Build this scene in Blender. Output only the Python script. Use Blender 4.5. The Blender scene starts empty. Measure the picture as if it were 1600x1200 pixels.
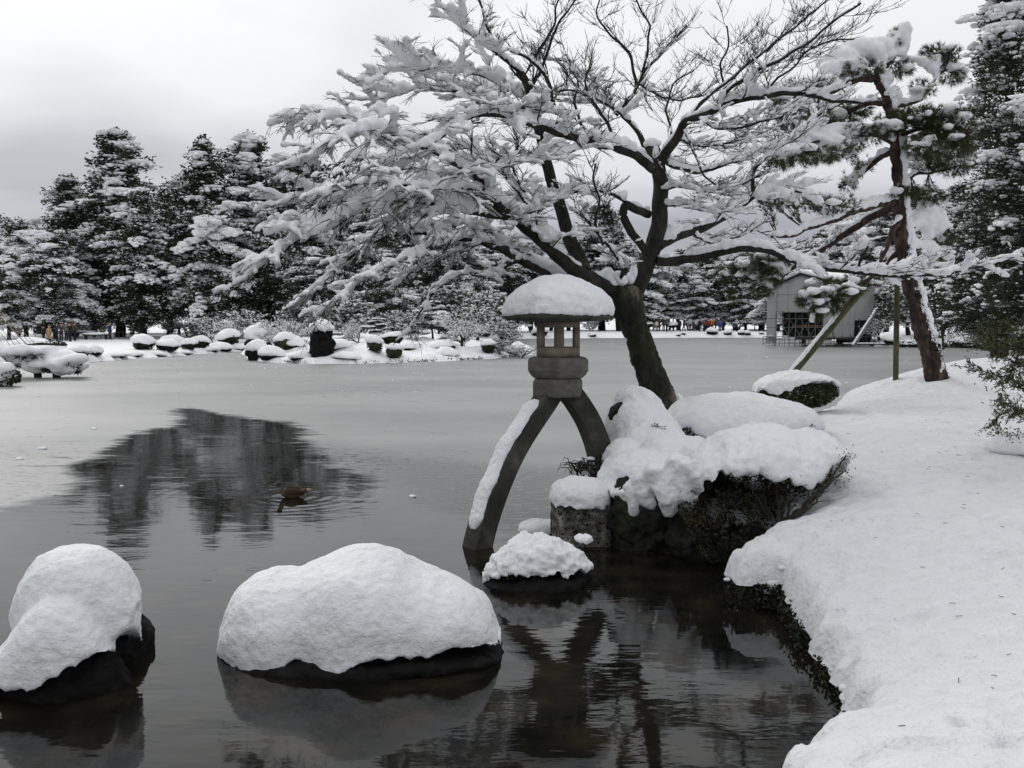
import bpy, math, random
import numpy as np
from mathutils import Vector, Matrix, Euler

# ------------------------------------------------------------------ camera, sky, sun, exposure
SC = bpy.context.scene
COL = SC.collection
PITCH = math.atan(105 / 1500.0)
CAMZ = 2.37
cam_d = bpy.data.cameras.new('camera')
cam = bpy.data.objects.new('camera', cam_d)
COL.objects.link(cam)
cam_d.sensor_width = 36.0
cam_d.lens = 1500 / 1600 * 36
cam_d.clip_start = 0.1
cam_d.clip_end = 4000
cam.location = (0, 0, CAMZ)
cam.rotation_euler = (math.pi / 2 - PITCH, 0, 0)
SC.camera = cam

W = bpy.data.worlds.new('World')
SC.world = W
W.use_nodes = True
SUN_EL, SUN_AZ = math.radians(36), math.radians(-32)      # azimuth from +Y towards +X
def build_world():
    nt = W.node_tree
    nt.nodes.clear()
    N = nt.nodes.new
    L = nt.links.new
    out = N('ShaderNodeOutputWorld')
    bg = N('ShaderNodeBackground')
    sky = N('ShaderNodeTexSky')
    sky.sky_type = 'NISHITA'
    sky.sun_disc = False
    sky.sun_elevation = SUN_EL
    sky.sun_rotation = SUN_AZ
    sky.dust_density = 3
    hsv = N('ShaderNodeHueSaturation')
    hsv.inputs['Saturation'].default_value = 0.15
    hsv.inputs['Value'].default_value = 1.0
    L(sky.outputs[0], hsv.inputs['Color'])
    tc = N('ShaderNodeTexCoord')
    sep = N('ShaderNodeSeparateXYZ')
    L(tc.outputs['Generated'], sep.inputs[0])
    # cloud deck projected on a plane: direction / (z + k)
    add = N('ShaderNodeMath'); add.operation = 'ADD'; add.inputs[1].default_value = 0.22
    mx = N('ShaderNodeMath'); mx.operation = 'MAXIMUM'; mx.inputs[1].default_value = 0.0
    L(sep.outputs[2], mx.inputs[0]); L(mx.outputs[0], add.inputs[0])
    dx = N('ShaderNodeMath'); dx.operation = 'DIVIDE'
    dy = N('ShaderNodeMath'); dy.operation = 'DIVIDE'
    L(sep.outputs[0], dx.inputs[0]); L(add.outputs[0], dx.inputs[1])
    L(sep.outputs[1], dy.inputs[0]); L(add.outputs[0], dy.inputs[1])
    cb = N('ShaderNodeCombineXYZ')
    L(dx.outputs[0], cb.inputs[0]); L(dy.outputs[0], cb.inputs[1])
    n1 = N('ShaderNodeTexNoise'); n1.inputs['Scale'].default_value = 0.8
    n1.inputs['Detail'].default_value = 4; n1.inputs['Roughness'].default_value = 0.5
    n1.inputs['Distortion'].default_value = 0.15
    mp = N('ShaderNodeMapping'); mp.inputs['Location'].default_value = SKY_OFF
    L(cb.outputs[0], mp.inputs[0]); L(mp.outputs[0], n1.inputs['Vector'])
    # elevation: paler up, slate low down
    er = N('ShaderNodeValToRGB')
    er.color_ramp.elements[0].position = 0.0
    er.color_ramp.elements[0].color = (0.30, 0.31, 0.35, 1)
    er.color_ramp.elements[1].position = 0.42
    er.color_ramp.elements[1].color = (0.67, 0.68, 0.695, 1)
    e2 = er.color_ramp.elements.new(0.18); e2.color = (0.52, 0.53, 0.56, 1)
    L(mx.outputs[0], er.inputs[0])
    cr = N('ShaderNodeValToRGB')
    cr.color_ramp.elements[0].position = 0.36
    cr.color_ramp.elements[0].color = (0.62, 0.625, 0.645, 1)
    cr.color_ramp.elements[1].position = 0.60
    cr.color_ramp.elements[1].color = (1.03, 1.03, 1.02, 1)
    L(n1.outputs['Fac'], cr.inputs[0])
    mul = N('ShaderNodeMixRGB'); mul.blend_type = 'MULTIPLY'; mul.inputs[0].default_value = 1
    L(er.outputs[0], mul.inputs[1]); L(cr.outputs[0], mul.inputs[2])
    sc_ = N('ShaderNodeMixRGB'); sc_.blend_type = 'MULTIPLY'; sc_.inputs[0].default_value = 1
    L(mul.outputs[0], sc_.inputs[1]); sc_.inputs[2].default_value = (14, 14, 14, 1)
    mix = N('ShaderNodeMixRGB'); mix.inputs[0].default_value = 0.93
    L(hsv.outputs[0], mix.inputs[1]); L(sc_.outputs[0], mix.inputs[2])
    L(mix.outputs[0], bg.inputs[0])
    bg.inputs[1].default_value = 0.1
    L(bg.outputs[0], out.inputs[0])
SKY_OFF = (8.0, 1.0, 0)
build_world()
sun_d = bpy.data.lights.new('sun', 'SUN')
sun_d.energy = 0.95
sun_d.angle = math.radians(22)
sun_d.color = (1.0, 0.975, 0.94)
sun = bpy.data.objects.new('sun', sun_d)
COL.objects.link(sun)
sd = Vector((math.sin(SUN_AZ) * math.cos(SUN_EL), math.cos(SUN_AZ) * math.cos(SUN_EL), math.sin(SUN_EL)))
sun.rotation_euler = sd.to_track_quat('Z', 'Y').to_euler()
vs = SC.view_settings
vs.view_transform = 'Standard'
vs.look = 'None'
vs.exposure = 0.12
vs.gamma = 1.0
vs.use_curve_mapping = False
SC.cycles.max_bounces = 6
SC.cycles.diffuse_bounces = 3
SC.cycles.glossy_bounces = 3
SC.cycles.use_denoising = True

# ------------------------------------------------------------------ helpers
RS = np.random.RandomState(7)
CT, ST = math.cos(PITCH), math.sin(PITCH)
def P(px, py, Y):
    """pixel of the 1600x1200 photograph and distance -> point in the place"""
    dx, dc = (px - 800) / 1500.0, (600 - py) / 1500.0
    t = Y / (CT + dc * ST)
    return np.array([dx * t, Y, CAMZ + (-ST + dc * CT) * t])
def G(px, py, z=0.0):
    dx, dc = (px - 800) / 1500.0, (600 - py) / 1500.0
    t = (z - CAMZ) / (-ST + dc * CT)
    return np.array([dx * t, (CT + dc * ST) * t, z])

_perm = np.random.RandomState(3).permutation(256)
_perm = np.concatenate([_perm, _perm, _perm])
_grad = np.random.RandomState(4).normal(size=(256, 3))
_grad /= np.linalg.norm(_grad, axis=1)[:, None]
def pnoise(p):
    p = np.asarray(p, float)
    i = np.floor(p).astype(int)
    f = p - i
    u = f * f * f * (f * (f * 6 - 15) + 10)
    i &= 255
    r = 0
    for cx in (0, 1):
        for cy in (0, 1):
            for cz in (0, 1):
                h = _perm[_perm[_perm[i[:, 0] + cx] + i[:, 1] + cy] + i[:, 2] + cz]
                g = _grad[h & 255]
                d = f - np.array([cx, cy, cz])
                w = (u[:, 0] if cx else 1 - u[:, 0]) * (u[:, 1] if cy else 1 - u[:, 1]) * (u[:, 2] if cz else 1 - u[:, 2])
                r = r + w * (g * d).sum(1)
    return r * 1.5
def fbm(p, s, o=3, seed=0):
    p = np.asarray(p, float) / s + seed * 17.3
    r = 0
    a = 1.0
    for k in range(o):
        r = r + a * pnoise(p)
        p = p * 2.03 + 5.1
        a *= 0.5
    return r

class MB:
    def __init__(s):
        s.v = []; s.f = []; s.n = 0; s.m = []
    def add(s, v, faces, mat=0):
        """faces: list of int arrays (n,k)"""
        v = np.asarray(v, float).reshape(-1, 3)
        for f in faces if isinstance(faces, list) else [faces]:
            f = np.asarray(f, dtype=np.int64)
            if len(f):
                s.f.append(f + s.n); s.m.append(np.full(len(f), mat))
        s.v.append(v); s.n += len(v)
    def arr(s):
        return np.concatenate(s.v)
    def disp(s, fn):
        v = s.arr(); s.v = [fn(v)]
    def mesh(s, name, mats, smooth=True):
        me = bpy.data.meshes.new(name)
        if s.n == 0:
            return me
        v = s.arr()
        me.vertices.add(len(v))
        me.vertices.foreach_set('co', v.astype(np.float32).ravel())
        sizes = np.concatenate([np.full(len(f), f.shape[1]) for f in s.f])
        loops = np.concatenate([f.ravel() for f in s.f])
        me.loops.add(len(loops))
        me.loops.foreach_set('vertex_index', loops.astype(np.int32))
        me.polygons.add(len(sizes))
        st = np.concatenate([[0], np.cumsum(sizes)[:-1]])
        me.polygons.foreach_set('loop_start', st.astype(np.int32))
        if not isinstance(mats, (list, tuple)):
            mats = [mats]
        for m in mats:
            me.materials.append(m)
        me.polygons.foreach_set('material_index', np.concatenate(s.m).astype(np.int32))
        me.update(calc_edges=True)
        me.validate()
        if smooth:
            me.polygons.foreach_set('use_smooth', np.ones(len(me.polygons), dtype=bool))
        return me
    def build(s, name, mats, parent=None, smooth=True, **kw):
        o = bpy.data.objects.new(name, s.mesh(name, mats, smooth))
        COL.objects.link(o)
        if parent is not None:
            o.parent = parent
        for k, x in kw.items():
            o[k] = x
        return o

def empty(name, loc=(0, 0, 0), rz=0, parent=None, **kw):
    o = bpy.data.objects.new(name, None)
    COL.objects.link(o)
    o.location = loc
    o.rotation_euler = (0, 0, rz)
    o.empty_display_size = 0.2
    if parent is not None:
        o.parent = parent
    for k, x in kw.items():
        o[k] = x
    return o
def thing(name, label, cat, loc=(0, 0, 0), rz=0, group=None):
    o = empty(name, loc, rz, label=label, category=cat)
    if group:
        o['group'] = group
    return o
def tag(o, label, cat, group=None):
    o['label'] = label; o['category'] = cat
    if group: o['group'] = group
    return o
def copy_tree(o, parent=None):
    c = o.copy()
    COL.objects.link(c)
    if parent is not None:
        c.parent = parent
    for ch in list(o.children):
        copy_tree(ch, c)
    return c
def bake(objs):
    dg = bpy.context.evaluated_depsgraph_get()
    dg.update()
    done = {}
    res = []
    for o in objs:
        if o.modifiers:
            res.append((o, bpy.data.meshes.new_from_object(o.evaluated_get(dg), depsgraph=dg)))
    for o, me in res:
        mats = [m for m in o.data.materials]
        o.modifiers.clear()
        o.data = me
        if not me.materials:
            for m in mats: me.materials.append(m)
        me.polygons.foreach_set('use_smooth', np.ones(len(me.polygons), dtype=bool))
REMESHED = []
def remesh(o, voxel, smooth=2, disp=()):
    m = o.modifiers.new('remesh', 'REMESH'); m.mode = 'VOXEL'; m.voxel_size = voxel
    if smooth:
        s = o.modifiers.new('smooth', 'SMOOTH'); s.iterations = smooth; s.factor = 0.5
    REMESHED.append((o, disp))
def finish_remesh():
    bake([o for o, d in REMESHED])
    for o, disp in REMESHED:
        me = o.data
        n = len(me.vertices)
        if not n or not disp: continue
        v = np.empty(n * 3, np.float32); me.vertices.foreach_get('co', v); v = v.reshape(-1, 3).astype(float)
        nn = np.empty(n * 3, np.float32); me.vertex_normals.foreach_get('vector', nn); nn = nn.reshape(-1, 3)
        for (sc, amp, oc) in disp:
            v = v + nn * (fbm(v, sc, oc, seed=1) * amp)[:, None]
        me.vertices.foreach_set('co', v.astype(np.float32).ravel()); me.update()
    REMESHED.clear()

def grid_faces(nu, nv, closed_v=False):
    i = np.arange(nu - 1)[:, None]
    j = np.arange(nv if closed_v else nv - 1)[None, :]
    a = i * nv + j
    b = i * nv + (j + 1) % nv
    c = (i + 1) * nv + (j + 1) % nv
    d = (i + 1) * nv + j
    return np.stack([a, b, c, d], -1).reshape(-1, 4)

def frames(pts):
    pts = np.asarray(pts, float)
    t = np.gradient(pts, axis=0) if len(pts) > 2 else np.repeat([pts[-1] - pts[0]], len(pts), 0)
    t /= np.linalg.norm(t, axis=1)[:, None] + 1e-9
    ref = np.where(np.abs(t[:, 2:3]) > 0.95, np.array([[1.0, 0, 0]]), np.array([[0, 0, 1.0]]))
    s = np.cross(t, ref); s /= np.linalg.norm(s, axis=1)[:, None] + 1e-9
    for i in range(1, len(s)):
        if (s[i] * s[i - 1]).sum() < 0: s[i] = -s[i]
    u = np.cross(s, t)
    return t, s, u
def tube(mb, pts, r, sides=8, mat=0, cap=True, sx=1.0, su=1.0, jit=0.0, rng=RS, phase=0.0):
    pts = np.asarray(pts, float)
    n = len(pts)
    r = np.broadcast_to(np.asarray(r, float), (n,))
    t, s, u = frames(pts)
    a = np.linspace(0, 2 * math.pi, sides, endpoint=False) + phase
    ca, sa = np.cos(a), np.sin(a)
    v = pts[:, None, :] + (s[:, None, :] * (ca * sx)[None, :, None] + u[:, None, :] * (sa * su)[None, :, None]) * r[:, None, None]
    if jit:
        v = v + rng.normal(size=v.shape) * (jit * r)[:, None, None]
    v = v.reshape(-1, 3)
    f = [grid_faces(n, sides, True)[:, ::-1]]
    if cap:
        v = np.concatenate([v, [pts[0] - t[0] * r[0] * 0.6], [pts[-1] + t[-1] * r[-1] * 0.6]])
        k = np.arange(sides); k2 = (k + 1) % sides
        f.append(np.stack([np.full(sides, n * sides), k2, k], -1)[:, ::-1][:, ::-1])
        o = (n - 1) * sides
        f.append(np.stack([np.full(sides, n * sides + 1), o + k, o + k2], -1))
        f[1] = f[1][:, [0, 1, 2]]
        f[0] = f[0]
    mb.add(v, f, mat)
def resample(pts, step, vals=None):
    pts = np.asarray(pts, float)
    d = np.concatenate([[0], np.cumsum(np.linalg.norm(np.diff(pts, axis=0), axis=1))])
    n = max(2, int(d[-1] / step) + 1)
    x = np.linspace(0, d[-1], n)
    # Catmull style smoothing through linear + box blur
    q = np.stack([np.interp(x, d, pts[:, k]) for k in range(3)], -1)
    for _ in range(2):
        if n > 4:
            q[1:-1] = (q[:-2] + 2 * q[1:-1] + q[2:]) / 4
    if vals is not None:
        return q, np.interp(x, d, vals)
    return q
def box(mb, c, s, rz=0.0, mat=0, taper=1.0, rot=None):
    c = np.asarray(c, float); s = np.asarray(s, float) / 2
    v = np.array([[x, y, z] for z in (-1, 1) for y in (-1, 1) for x in (-1, 1)], float)
    v[v[:, 2] > 0, :2] *= taper
    v = v * s
    if rz:
        cz, sz = math.cos(rz), math.sin(rz)
        v = v @ np.array([[cz, sz, 0], [-sz, cz, 0], [0, 0, 1]])
    if rot is not None:
        v = v @ np.array(rot)
    f = np.array([[0, 2, 3, 1], [4, 5, 7, 6], [0, 1, 5, 4], [2, 6, 7, 3], [0, 4, 6, 2], [1, 3, 7, 5]])
    mb.add(v + c, f, mat)
def bevel(o, w=0.01, seg=2):
    m = o.modifiers.new('bevel', 'BEVEL'); m.width = w; m.segments = seg; m.limit_method = 'ANGLE'
    return o
def _ico(sub):
    import bmesh
    bm = bmesh.new()
    bmesh.ops.create_icosphere(bm, subdivisions=sub, radius=1)
    v = np.array([x.co[:] for x in bm.verts]); f = np.array([[y.index for y in x.verts] for x in bm.faces])
    bm.free()
    return v, f
ICO = {k: _ico(k) for k in (1, 2, 3, 4)}
def blob(mb, c, r, sub=3, mat=0, amp=0.0, sc=0.5, flat=None, rz=0.0):
    v, f = ICO[sub]
    v = v * np.asarray(r, float)
    if rz:
        cz, sz = math.cos(rz), math.sin(rz)
        v = v @ np.array([[cz, sz, 0], [-sz, cz, 0], [0, 0, 1]])
    v = v + np.asarray(c, float)
    if amp:
        nrm = ICO[sub][0]
        v = v + nrm * (fbm(v, sc, 3) * amp)[:, None]
    mb.add(v, f, mat)
def blobs_fast(mb, C, R, sub=1, mat=0, jit=0.15, rng=RS):
    """many small blobs at once; C (n,3), R (n,3)"""
    v0, f0 = ICO[sub]
    n = len(C)
    if n == 0: return
    a = rng.uniform(0, 6.28, n)
    ca, sa = np.cos(a), np.sin(a)
    v = v0[None] * (1 + rng.normal(size=(n, len(v0), 1)) * jit) * R[:, None, :]
    x = v[..., 0] * ca[:, None] - v[..., 1] * sa[:, None]
    y = v[..., 0] * sa[:, None] + v[..., 1] * ca[:, None]
    v = np.stack([x, y, v[..., 2]], -1) + C[:, None, :]
    f = f0[None] + (np.arange(n) * len(v0))[:, None, None]
    mb.add(v.reshape(-1, 3), f.reshape(-1, 3), mat)
def cards(mb, C, D, L, Wd, mat=0, rng=RS):
    """pointed leaf quads: centre C, direction D, length L, width Wd"""
    n = len(C)
    if n == 0: return
    D = D / (np.linalg.norm(D, axis=1)[:, None] + 1e-9)
    q = rng.normal(size=(n, 3))
    s = np.cross(D, q); s /= np.linalg.norm(s, axis=1)[:, None] + 1e-9
    L = np.broadcast_to(L, (n,))[:, None]; Wd = np.broadcast_to(Wd, (n,))[:, None]
    v = np.stack([C - D * L / 2, C + s * Wd / 2, C + D * L / 2, C - s * Wd / 2], 1)
    f = np.arange(n * 4).reshape(n, 4)
    mb.add(v.reshape(-1, 3), f, mat)
def sph(n, rng=RS):
    d = rng.normal(size=(n, 3))
    return d / np.linalg.norm(d, axis=1)[:, None]
# ------------------------------------------------------------------ materials
def newmat(name):
    m = bpy.data.materials.new(name)
    m.use_nodes = True
    nt = m.node_tree
    return m, nt, nt.nodes['Principled BSDF']
def noise_mat(name, stops, scale=5.0, detail=6, rough=0.85, bump=0.3, bscale=None, dist=0.02, spec=0.3, stretch=(1, 1, 1), distort=0.0, second=None):
    m, nt, b = newmat(name)
    N = nt.nodes.new; L = nt.links.new
    tc = N('ShaderNodeTexCoord')
    mp = N('ShaderNodeMapping'); mp.inputs['Scale'].default_value = stretch
    L(tc.outputs['Object'], mp.inputs[0])
    n = N('ShaderNodeTexNoise'); n.inputs['Scale'].default_value = scale
    n.inputs['Detail'].default_value = detail; n.inputs['Roughness'].default_value = 0.65
    n.inputs['Distortion'].default_value = distort
    L(mp.outputs[0], n.inputs['Vector'])
    r = N('ShaderNodeValToRGB')
    e = r.color_ramp.elements
    while len(e) < len(stops): e.new(0.5)
    for k, (p, c) in enumerate(stops):
        e[k].position = p; e[k].color = (*c, 1)
    L(n.outputs['Fac'], r.inputs[0])
    src = r.outputs[0]
    if second:
        sc2, p0, p1, col2 = second
        n2 = N('ShaderNodeTexNoise'); n2.inputs['Scale'].default_value = sc2; n2.inputs['Detail'].default_value = 4
        L(tc.outputs['Object'], n2.inputs['Vector'])
        mr = N('ShaderNodeMapRange'); mr.inputs['From Min'].default_value = p0; mr.inputs['From Max'].default_value = p1
        L(n2.outputs['Fac'], mr.inputs[0])
        mx = N('ShaderNodeMixRGB'); L(mr.outputs[0], mx.inputs[0]); L(src, mx.inputs[1]); mx.inputs[2].default_value = (*col2, 1)
        src = mx.outputs[0]
    L(src, b.inputs['Base Color'])
    b.inputs['Roughness'].default_value = rough
    b.inputs['Specular IOR Level'].default_value = spec
    if bump:
        nb = N('ShaderNodeTexNoise'); nb.inputs['Scale'].default_value = bscale or scale * 3
        nb.inputs['Detail'].default_value = 5
        L(mp.outputs[0], nb.inputs['Vector'])
        bp = N('ShaderNodeBump'); bp.inputs['Strength'].default_value = bump; bp.inputs['Distance'].default_value = dist
        L(nb.outputs['Fac'], bp.inputs['Height']); L(bp.outputs[0], b.inputs['Normal'])
    return m
def snow_mat(name, s1, s2, d1, d2, col=(0.79, 0.80, 0.82)):
    m, nt, b = newmat(name)
    N = nt.nodes.new; L = nt.links.new
    tc = N('ShaderNodeTexCoord')
    a = N('ShaderNodeTexNoise'); a.inputs['Scale'].default_value = s1; a.inputs['Detail'].default_value = 4
    c = N('ShaderNodeTexNoise'); c.inputs['Scale'].default_value = s2; c.inputs['Detail'].default_value = 3
    L(tc.outputs['Object'], a.inputs['Vector']); L(tc.outputs['Object'], c.inputs['Vector'])
    b1 = N('ShaderNodeBump'); b1.inputs['Strength'].default_value = 1; b1.inputs['Distance'].default_value = d1
    b2 = N('ShaderNodeBump'); b2.inputs['Strength'].default_value = 1; b2.inputs['Distance'].default_value = d2
    L(a.outputs['Fac'], b1.inputs['Height']); L(c.outputs['Fac'], b2.inputs['Height'])
    L(b1.outputs[0], b2.inputs['Normal']); L(b2.outputs[0], b.inputs['Normal'])
    r = N('ShaderNodeValToRGB')
    r.color_ramp.elements[0].position = 0.3; r.color_ramp.elements[0].color = (*[x * 0.93 for x in col], 1)
    r.color_ramp.elements[1].position = 0.6; r.color_ramp.elements[1].color = (*col, 1)
    L(a.outputs['Fac'], r.inputs[0]); L(r.outputs[0], b.inputs['Base Color'])
    b.inputs['Roughness'].default_value = 0.75
    b.inputs['Specular IOR Level'].default_value = 0.25
    return m
M = {}
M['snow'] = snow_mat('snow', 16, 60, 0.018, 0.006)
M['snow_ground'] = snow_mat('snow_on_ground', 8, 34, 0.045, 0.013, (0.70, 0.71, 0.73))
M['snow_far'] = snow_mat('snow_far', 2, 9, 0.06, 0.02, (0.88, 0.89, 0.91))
M['snow_tree'] = snow_mat('snow_on_tree', 14, 50, 0.012, 0.004, (0.82, 0.83, 0.85))
M['rock'] = noise_mat('dark_wet_rock', [(0.3, (0.004, 0.004, 0.004)), (0.55, (0.009, 0.009, 0.008)), (0.75, (0.022, 0.022, 0.019))], 6, bump=0.8, dist=0.03, rough=0.75, spec=0.12)
M['rock_moss'] = noise_mat('mossy_rock', [(0.3, (0.004, 0.004, 0.003)), (0.55, (0.012, 0.012, 0.008)), (0.72, (0.035, 0.033, 0.022))], 7, bump=0.9, dist=0.03, rough=0.8, second=(3.0, 0.5, 0.65, (0.014, 0.018, 0.005)))
M['block'] = noise_mat('lichened_granite', [(0.36, (0.02, 0.02, 0.018)), (0.5, (0.12, 0.115, 0.10)), (0.62, (0.30, 0.29, 0.26))], 13, bump=0.7, dist=0.015, rough=0.9, second=(26.0, 0.52, 0.60, (0.012, 0.012, 0.010)))
M['lantern'] = noise_mat('weathered_granite', [(0.25, (0.055, 0.053, 0.047)), (0.5, (0.115, 0.110, 0.098)), (0.75, (0.22, 0.21, 0.185))], 4.5, detail=8, bump=0.35, bscale=60, dist=0.006, rough=0.92, second=(2.2, 0.5, 0.72, (0.045, 0.046, 0.035)))
M['lantern_warm'] = noise_mat('pinkish_granite', [(0.25, (0.11, 0.09, 0.07)), (0.5, (0.19, 0.16, 0.125)), (0.75, (0.28, 0.24, 0.19))], 4.5, detail=8, bump=0.35, bscale=60, dist=0.006, rough=0.92, second=(3.0, 0.5, 0.75, (0.13, 0.115, 0.09)))
M['lantern_leg'] = noise_mat('shade_darkened_granite', [(0.28, (0.018, 0.017, 0.015)), (0.5, (0.048, 0.046, 0.040)), (0.72, (0.12, 0.115, 0.10))], 3.5, detail=8, bump=0.4, bscale=50, dist=0.008, rough=0.85, second=(1.6, 0.45, 0.65, (0.02, 0.02, 0.015)))  # mottled granite, darkened to paint in the shade on the legs' front faces
M['lantern_roof'] = noise_mat('mossy_roof_stone', [(0.3, (0.02, 0.022, 0.018)), (0.7, (0.07, 0.07, 0.06))], 8, bump=0.5, dist=0.01)
M['maple_bark'] = noise_mat('dark_maple_bark', [(0.30, (0.006, 0.006, 0.005)), (0.5, (0.018, 0.017, 0.013)), (0.68, (0.055, 0.05, 0.04))], 5, stretch=(1, 1, 0.45), bump=0.9, bscale=18, dist=0.02, rough=0.9, second=(3.2, 0.58, 0.75, (0.020, 0.024, 0.010)))
M['maple_trunk'] = noise_mat('mossy_maple_bark', [(0.36, (0.004, 0.004, 0.003)), (0.5, (0.014, 0.014, 0.009)), (0.60, (0.035, 0.034, 0.022)), (0.70, (0.15, 0.13, 0.10))], 4, stretch=(1, 1, 0.35), bump=1.0, bscale=14, dist=0.03, rough=0.9, second=(1.7, 0.56, 0.72, (0.022, 0.028, 0.007)))
M['maple_twig'] = noise_mat('maple_twig', [(0.3, (0.012, 0.010, 0.008)), (0.7, (0.035, 0.026, 0.02))], 8, bump=0, rough=0.9)
M['pine_bark'] = noise_mat('red_pine_bark', [(0.34, (0.012, 0.009, 0.008)), (0.5, (0.042, 0.027, 0.021)), (0.68, (0.13, 0.088, 0.072))], 9, stretch=(1, 1, 0.4), bump=1.0, bscale=20, dist=0.025, rough=0.9)
M['needle'] = noise_mat('pine_needles', [(0.3, (0.022, 0.032, 0.010)), (0.5, (0.05, 0.062, 0.02)), (0.72, (0.10, 0.095, 0.04))], 2.0, bump=0, rough=0.7)
M['far_bark'] = noise_mat('dark_bark', [(0.3, (0.008, 0.007, 0.006)), (0.7, (0.035, 0.028, 0.022))], 3, bump=0.3)
M['far_leaf'] = noise_mat('conifer_foliage', [(0.3, (0.012, 0.019, 0.011)), (0.55, (0.030, 0.044, 0.022)), (0.75, (0.060, 0.075, 0.038))], 0.7, bump=0, rough=0.8)
M['far_leaf_dark'] = noise_mat('dark_clipped_foliage', [(0.3, (0.006, 0.009, 0.005)), (0.7, (0.022, 0.03, 0.014))], 1.5, bump=0, rough=0.8)
M['garden_leaf'] = noise_mat('garden_pine_foliage', [(0.3, (0.015, 0.022, 0.010)), (0.55, (0.035, 0.045, 0.018)), (0.75, (0.07, 0.075, 0.035))], 1.5, bump=0, rough=0.8)
M['shrub_leaf'] = noise_mat('azalea_leaves', [(0.34, (0.005, 0.006, 0.003)), (0.5, (0.016, 0.018, 0.008)), (0.64, (0.040, 0.034, 0.016)), (0.76, (0.07, 0.035, 0.018))], 3, bump=0, rough=0.7)
M['box_leaf'] = noise_mat('clipped_shrub_leaves', [(0.3, (0.012, 0.020, 0.007)), (0.6, (0.035, 0.05, 0.015)), (0.8, (0.07, 0.08, 0.03))], 6, bump=0, rough=0.6)
M['moss'] = noise_mat('moss_and_soil', [(0.3, (0.006, 0.006, 0.004)), (0.5, (0.02, 0.018, 0.010)), (0.7, (0.045, 0.05, 0.015))], 6, bump=0.9, dist=0.03, rough=0.95)
M['nandina'] = noise_mat('olive_leaves', [(0.3, (0.03, 0.04, 0.012)), (0.55, (0.075, 0.08, 0.028)), (0.8, (0.15, 0.13, 0.06))], 9, bump=0, rough=0.6)
M['wood_pole'] = noise_mat('mossy_pole', [(0.3, (0.03, 0.028, 0.015)), (0.55, (0.085, 0.085, 0.035)), (0.75, (0.14, 0.125, 0.07))], 7, stretch=(1, 1, 0.15), bump=0.5, rough=0.9)
M['dark_wood'] = noise_mat('dark_wood', [(0.3, (0.02, 0.017, 0.014)), (0.7, (0.06, 0.05, 0.04))], 7, bump=0.3)
M['tarp'] = noise_mat('grey_tarpaulin', [(0.3, (0.30, 0.30, 0.30)), (0.7, (0.37, 0.37, 0.36))], 0.6, bump=0.6, bscale=1.2, dist=0.12, rough=0.6, stretch=(1, 1, 0.35))
M['metal'] = noise_mat('scaffold_steel', [(0.3, (0.10, 0.10, 0.10)), (0.7, (0.20, 0.20, 0.20))], 4, bump=0.1, rough=0.5)
M['void'] = noise_mat('interior_shade_black', [(0.3, (0.006, 0.006, 0.007)), (0.7, (0.015, 0.015, 0.016))], 1, bump=0, rough=0.9)  # near-black colour standing in for the shade inside the pavilion
M['rope'] = noise_mat('straw_rope', [(0.3, (0.20, 0.17, 0.12)), (0.7, (0.34, 0.29, 0.20))], 9, bump=0)
M['tan_wood'] = noise_mat('tan_wood', [(0.3, (0.10, 0.05, 0.025)), (0.7, (0.2, 0.10, 0.05))], 5, bump=0.1)
def flat(name, c, rough=0.85):
    return noise_mat(name, [(0.3, tuple(x * 0.8 for x in c)), (0.7, tuple(min(1, x * 1.15) for x in c))], 14, bump=0.2, bscale=30, dist=0.01, rough=rough)

# ------------------------------------------------------------------ polygons and terrain
def poly_sd(x, y, poly):
    """signed distance to a closed polygon, positive inside"""
    poly = np.asarray(poly, float)
    best = np.full(x.shape, 1e18); inside = np.zeros(x.shape, bool)
    par = np.zeros(x.shape)
    n = len(poly)
    for i in range(n):
        a = poly[i]; b = poly[(i + 1) % n]
        ex, ey = b[0] - a[0], b[1] - a[1]
        wx, wy = x - a[0], y - a[1]
        t = np.clip((wx * ex + wy * ey) / (ex * ex + ey * ey + 1e-12), 0, 1)
        d = (wx - ex * t) ** 2 + (wy - ey * t) ** 2
        k = d < best
        best = np.where(k, d, best); par = np.where(k, (i + t) % n, par)
        c = ((a[1] > y) != (b[1] > y)) & (x < ex * (y - a[1]) / (ey + 1e-18) + a[0])
        inside ^= c
    return np.where(inside, 1, -1) * np.sqrt(best), par

# near bank outline: photograph pixel + height of the snow edge there
near_px = [(1222, 1200, .52), (1244, 1150, .47), (1280, 1118, .42), (1344, 1100, .38), (1358, 1078, .34), (1335, 1050, .30), (1312, 1010, .28),
           (1266, 968, .30), (1252, 920, .36), (1232, 892, .40), (1222, 872, .42), (1150, 876, .40), (1143, 860, .42), (1170, 842, .46), (1250, 812, .50)]
near_xy = [tuple(G(px, py, z)[:2]) + (z,) for px, py, z in near_px]
bank_poly = [(-14, -9, .9), (-14, .3, .9), (-4, 1.2, .8), (-0.5, 2.2, .7), (0.75, 2.9, .58)] + near_xy + [
    (2.75, 9.1, .48), (2.0, 9.5, .45), (1.35, 10.0, .45), (1.05, 10.7, .55), (1.0, 11.6, .55), (1.2, 12.8, .55), (2.4, 14.2, .62), (4.3, 15.4, .72),
    (5.4, 16.4, .80), (6.0, 17.6, .85), (6.9, 19.6, .85), (8.6, 21.2, .8), (11.5, 22.0, .7), (18, 24, .6), (45, 30, .5), (45, -9, .9)]
bank_poly = np.array(bank_poly)
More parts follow.
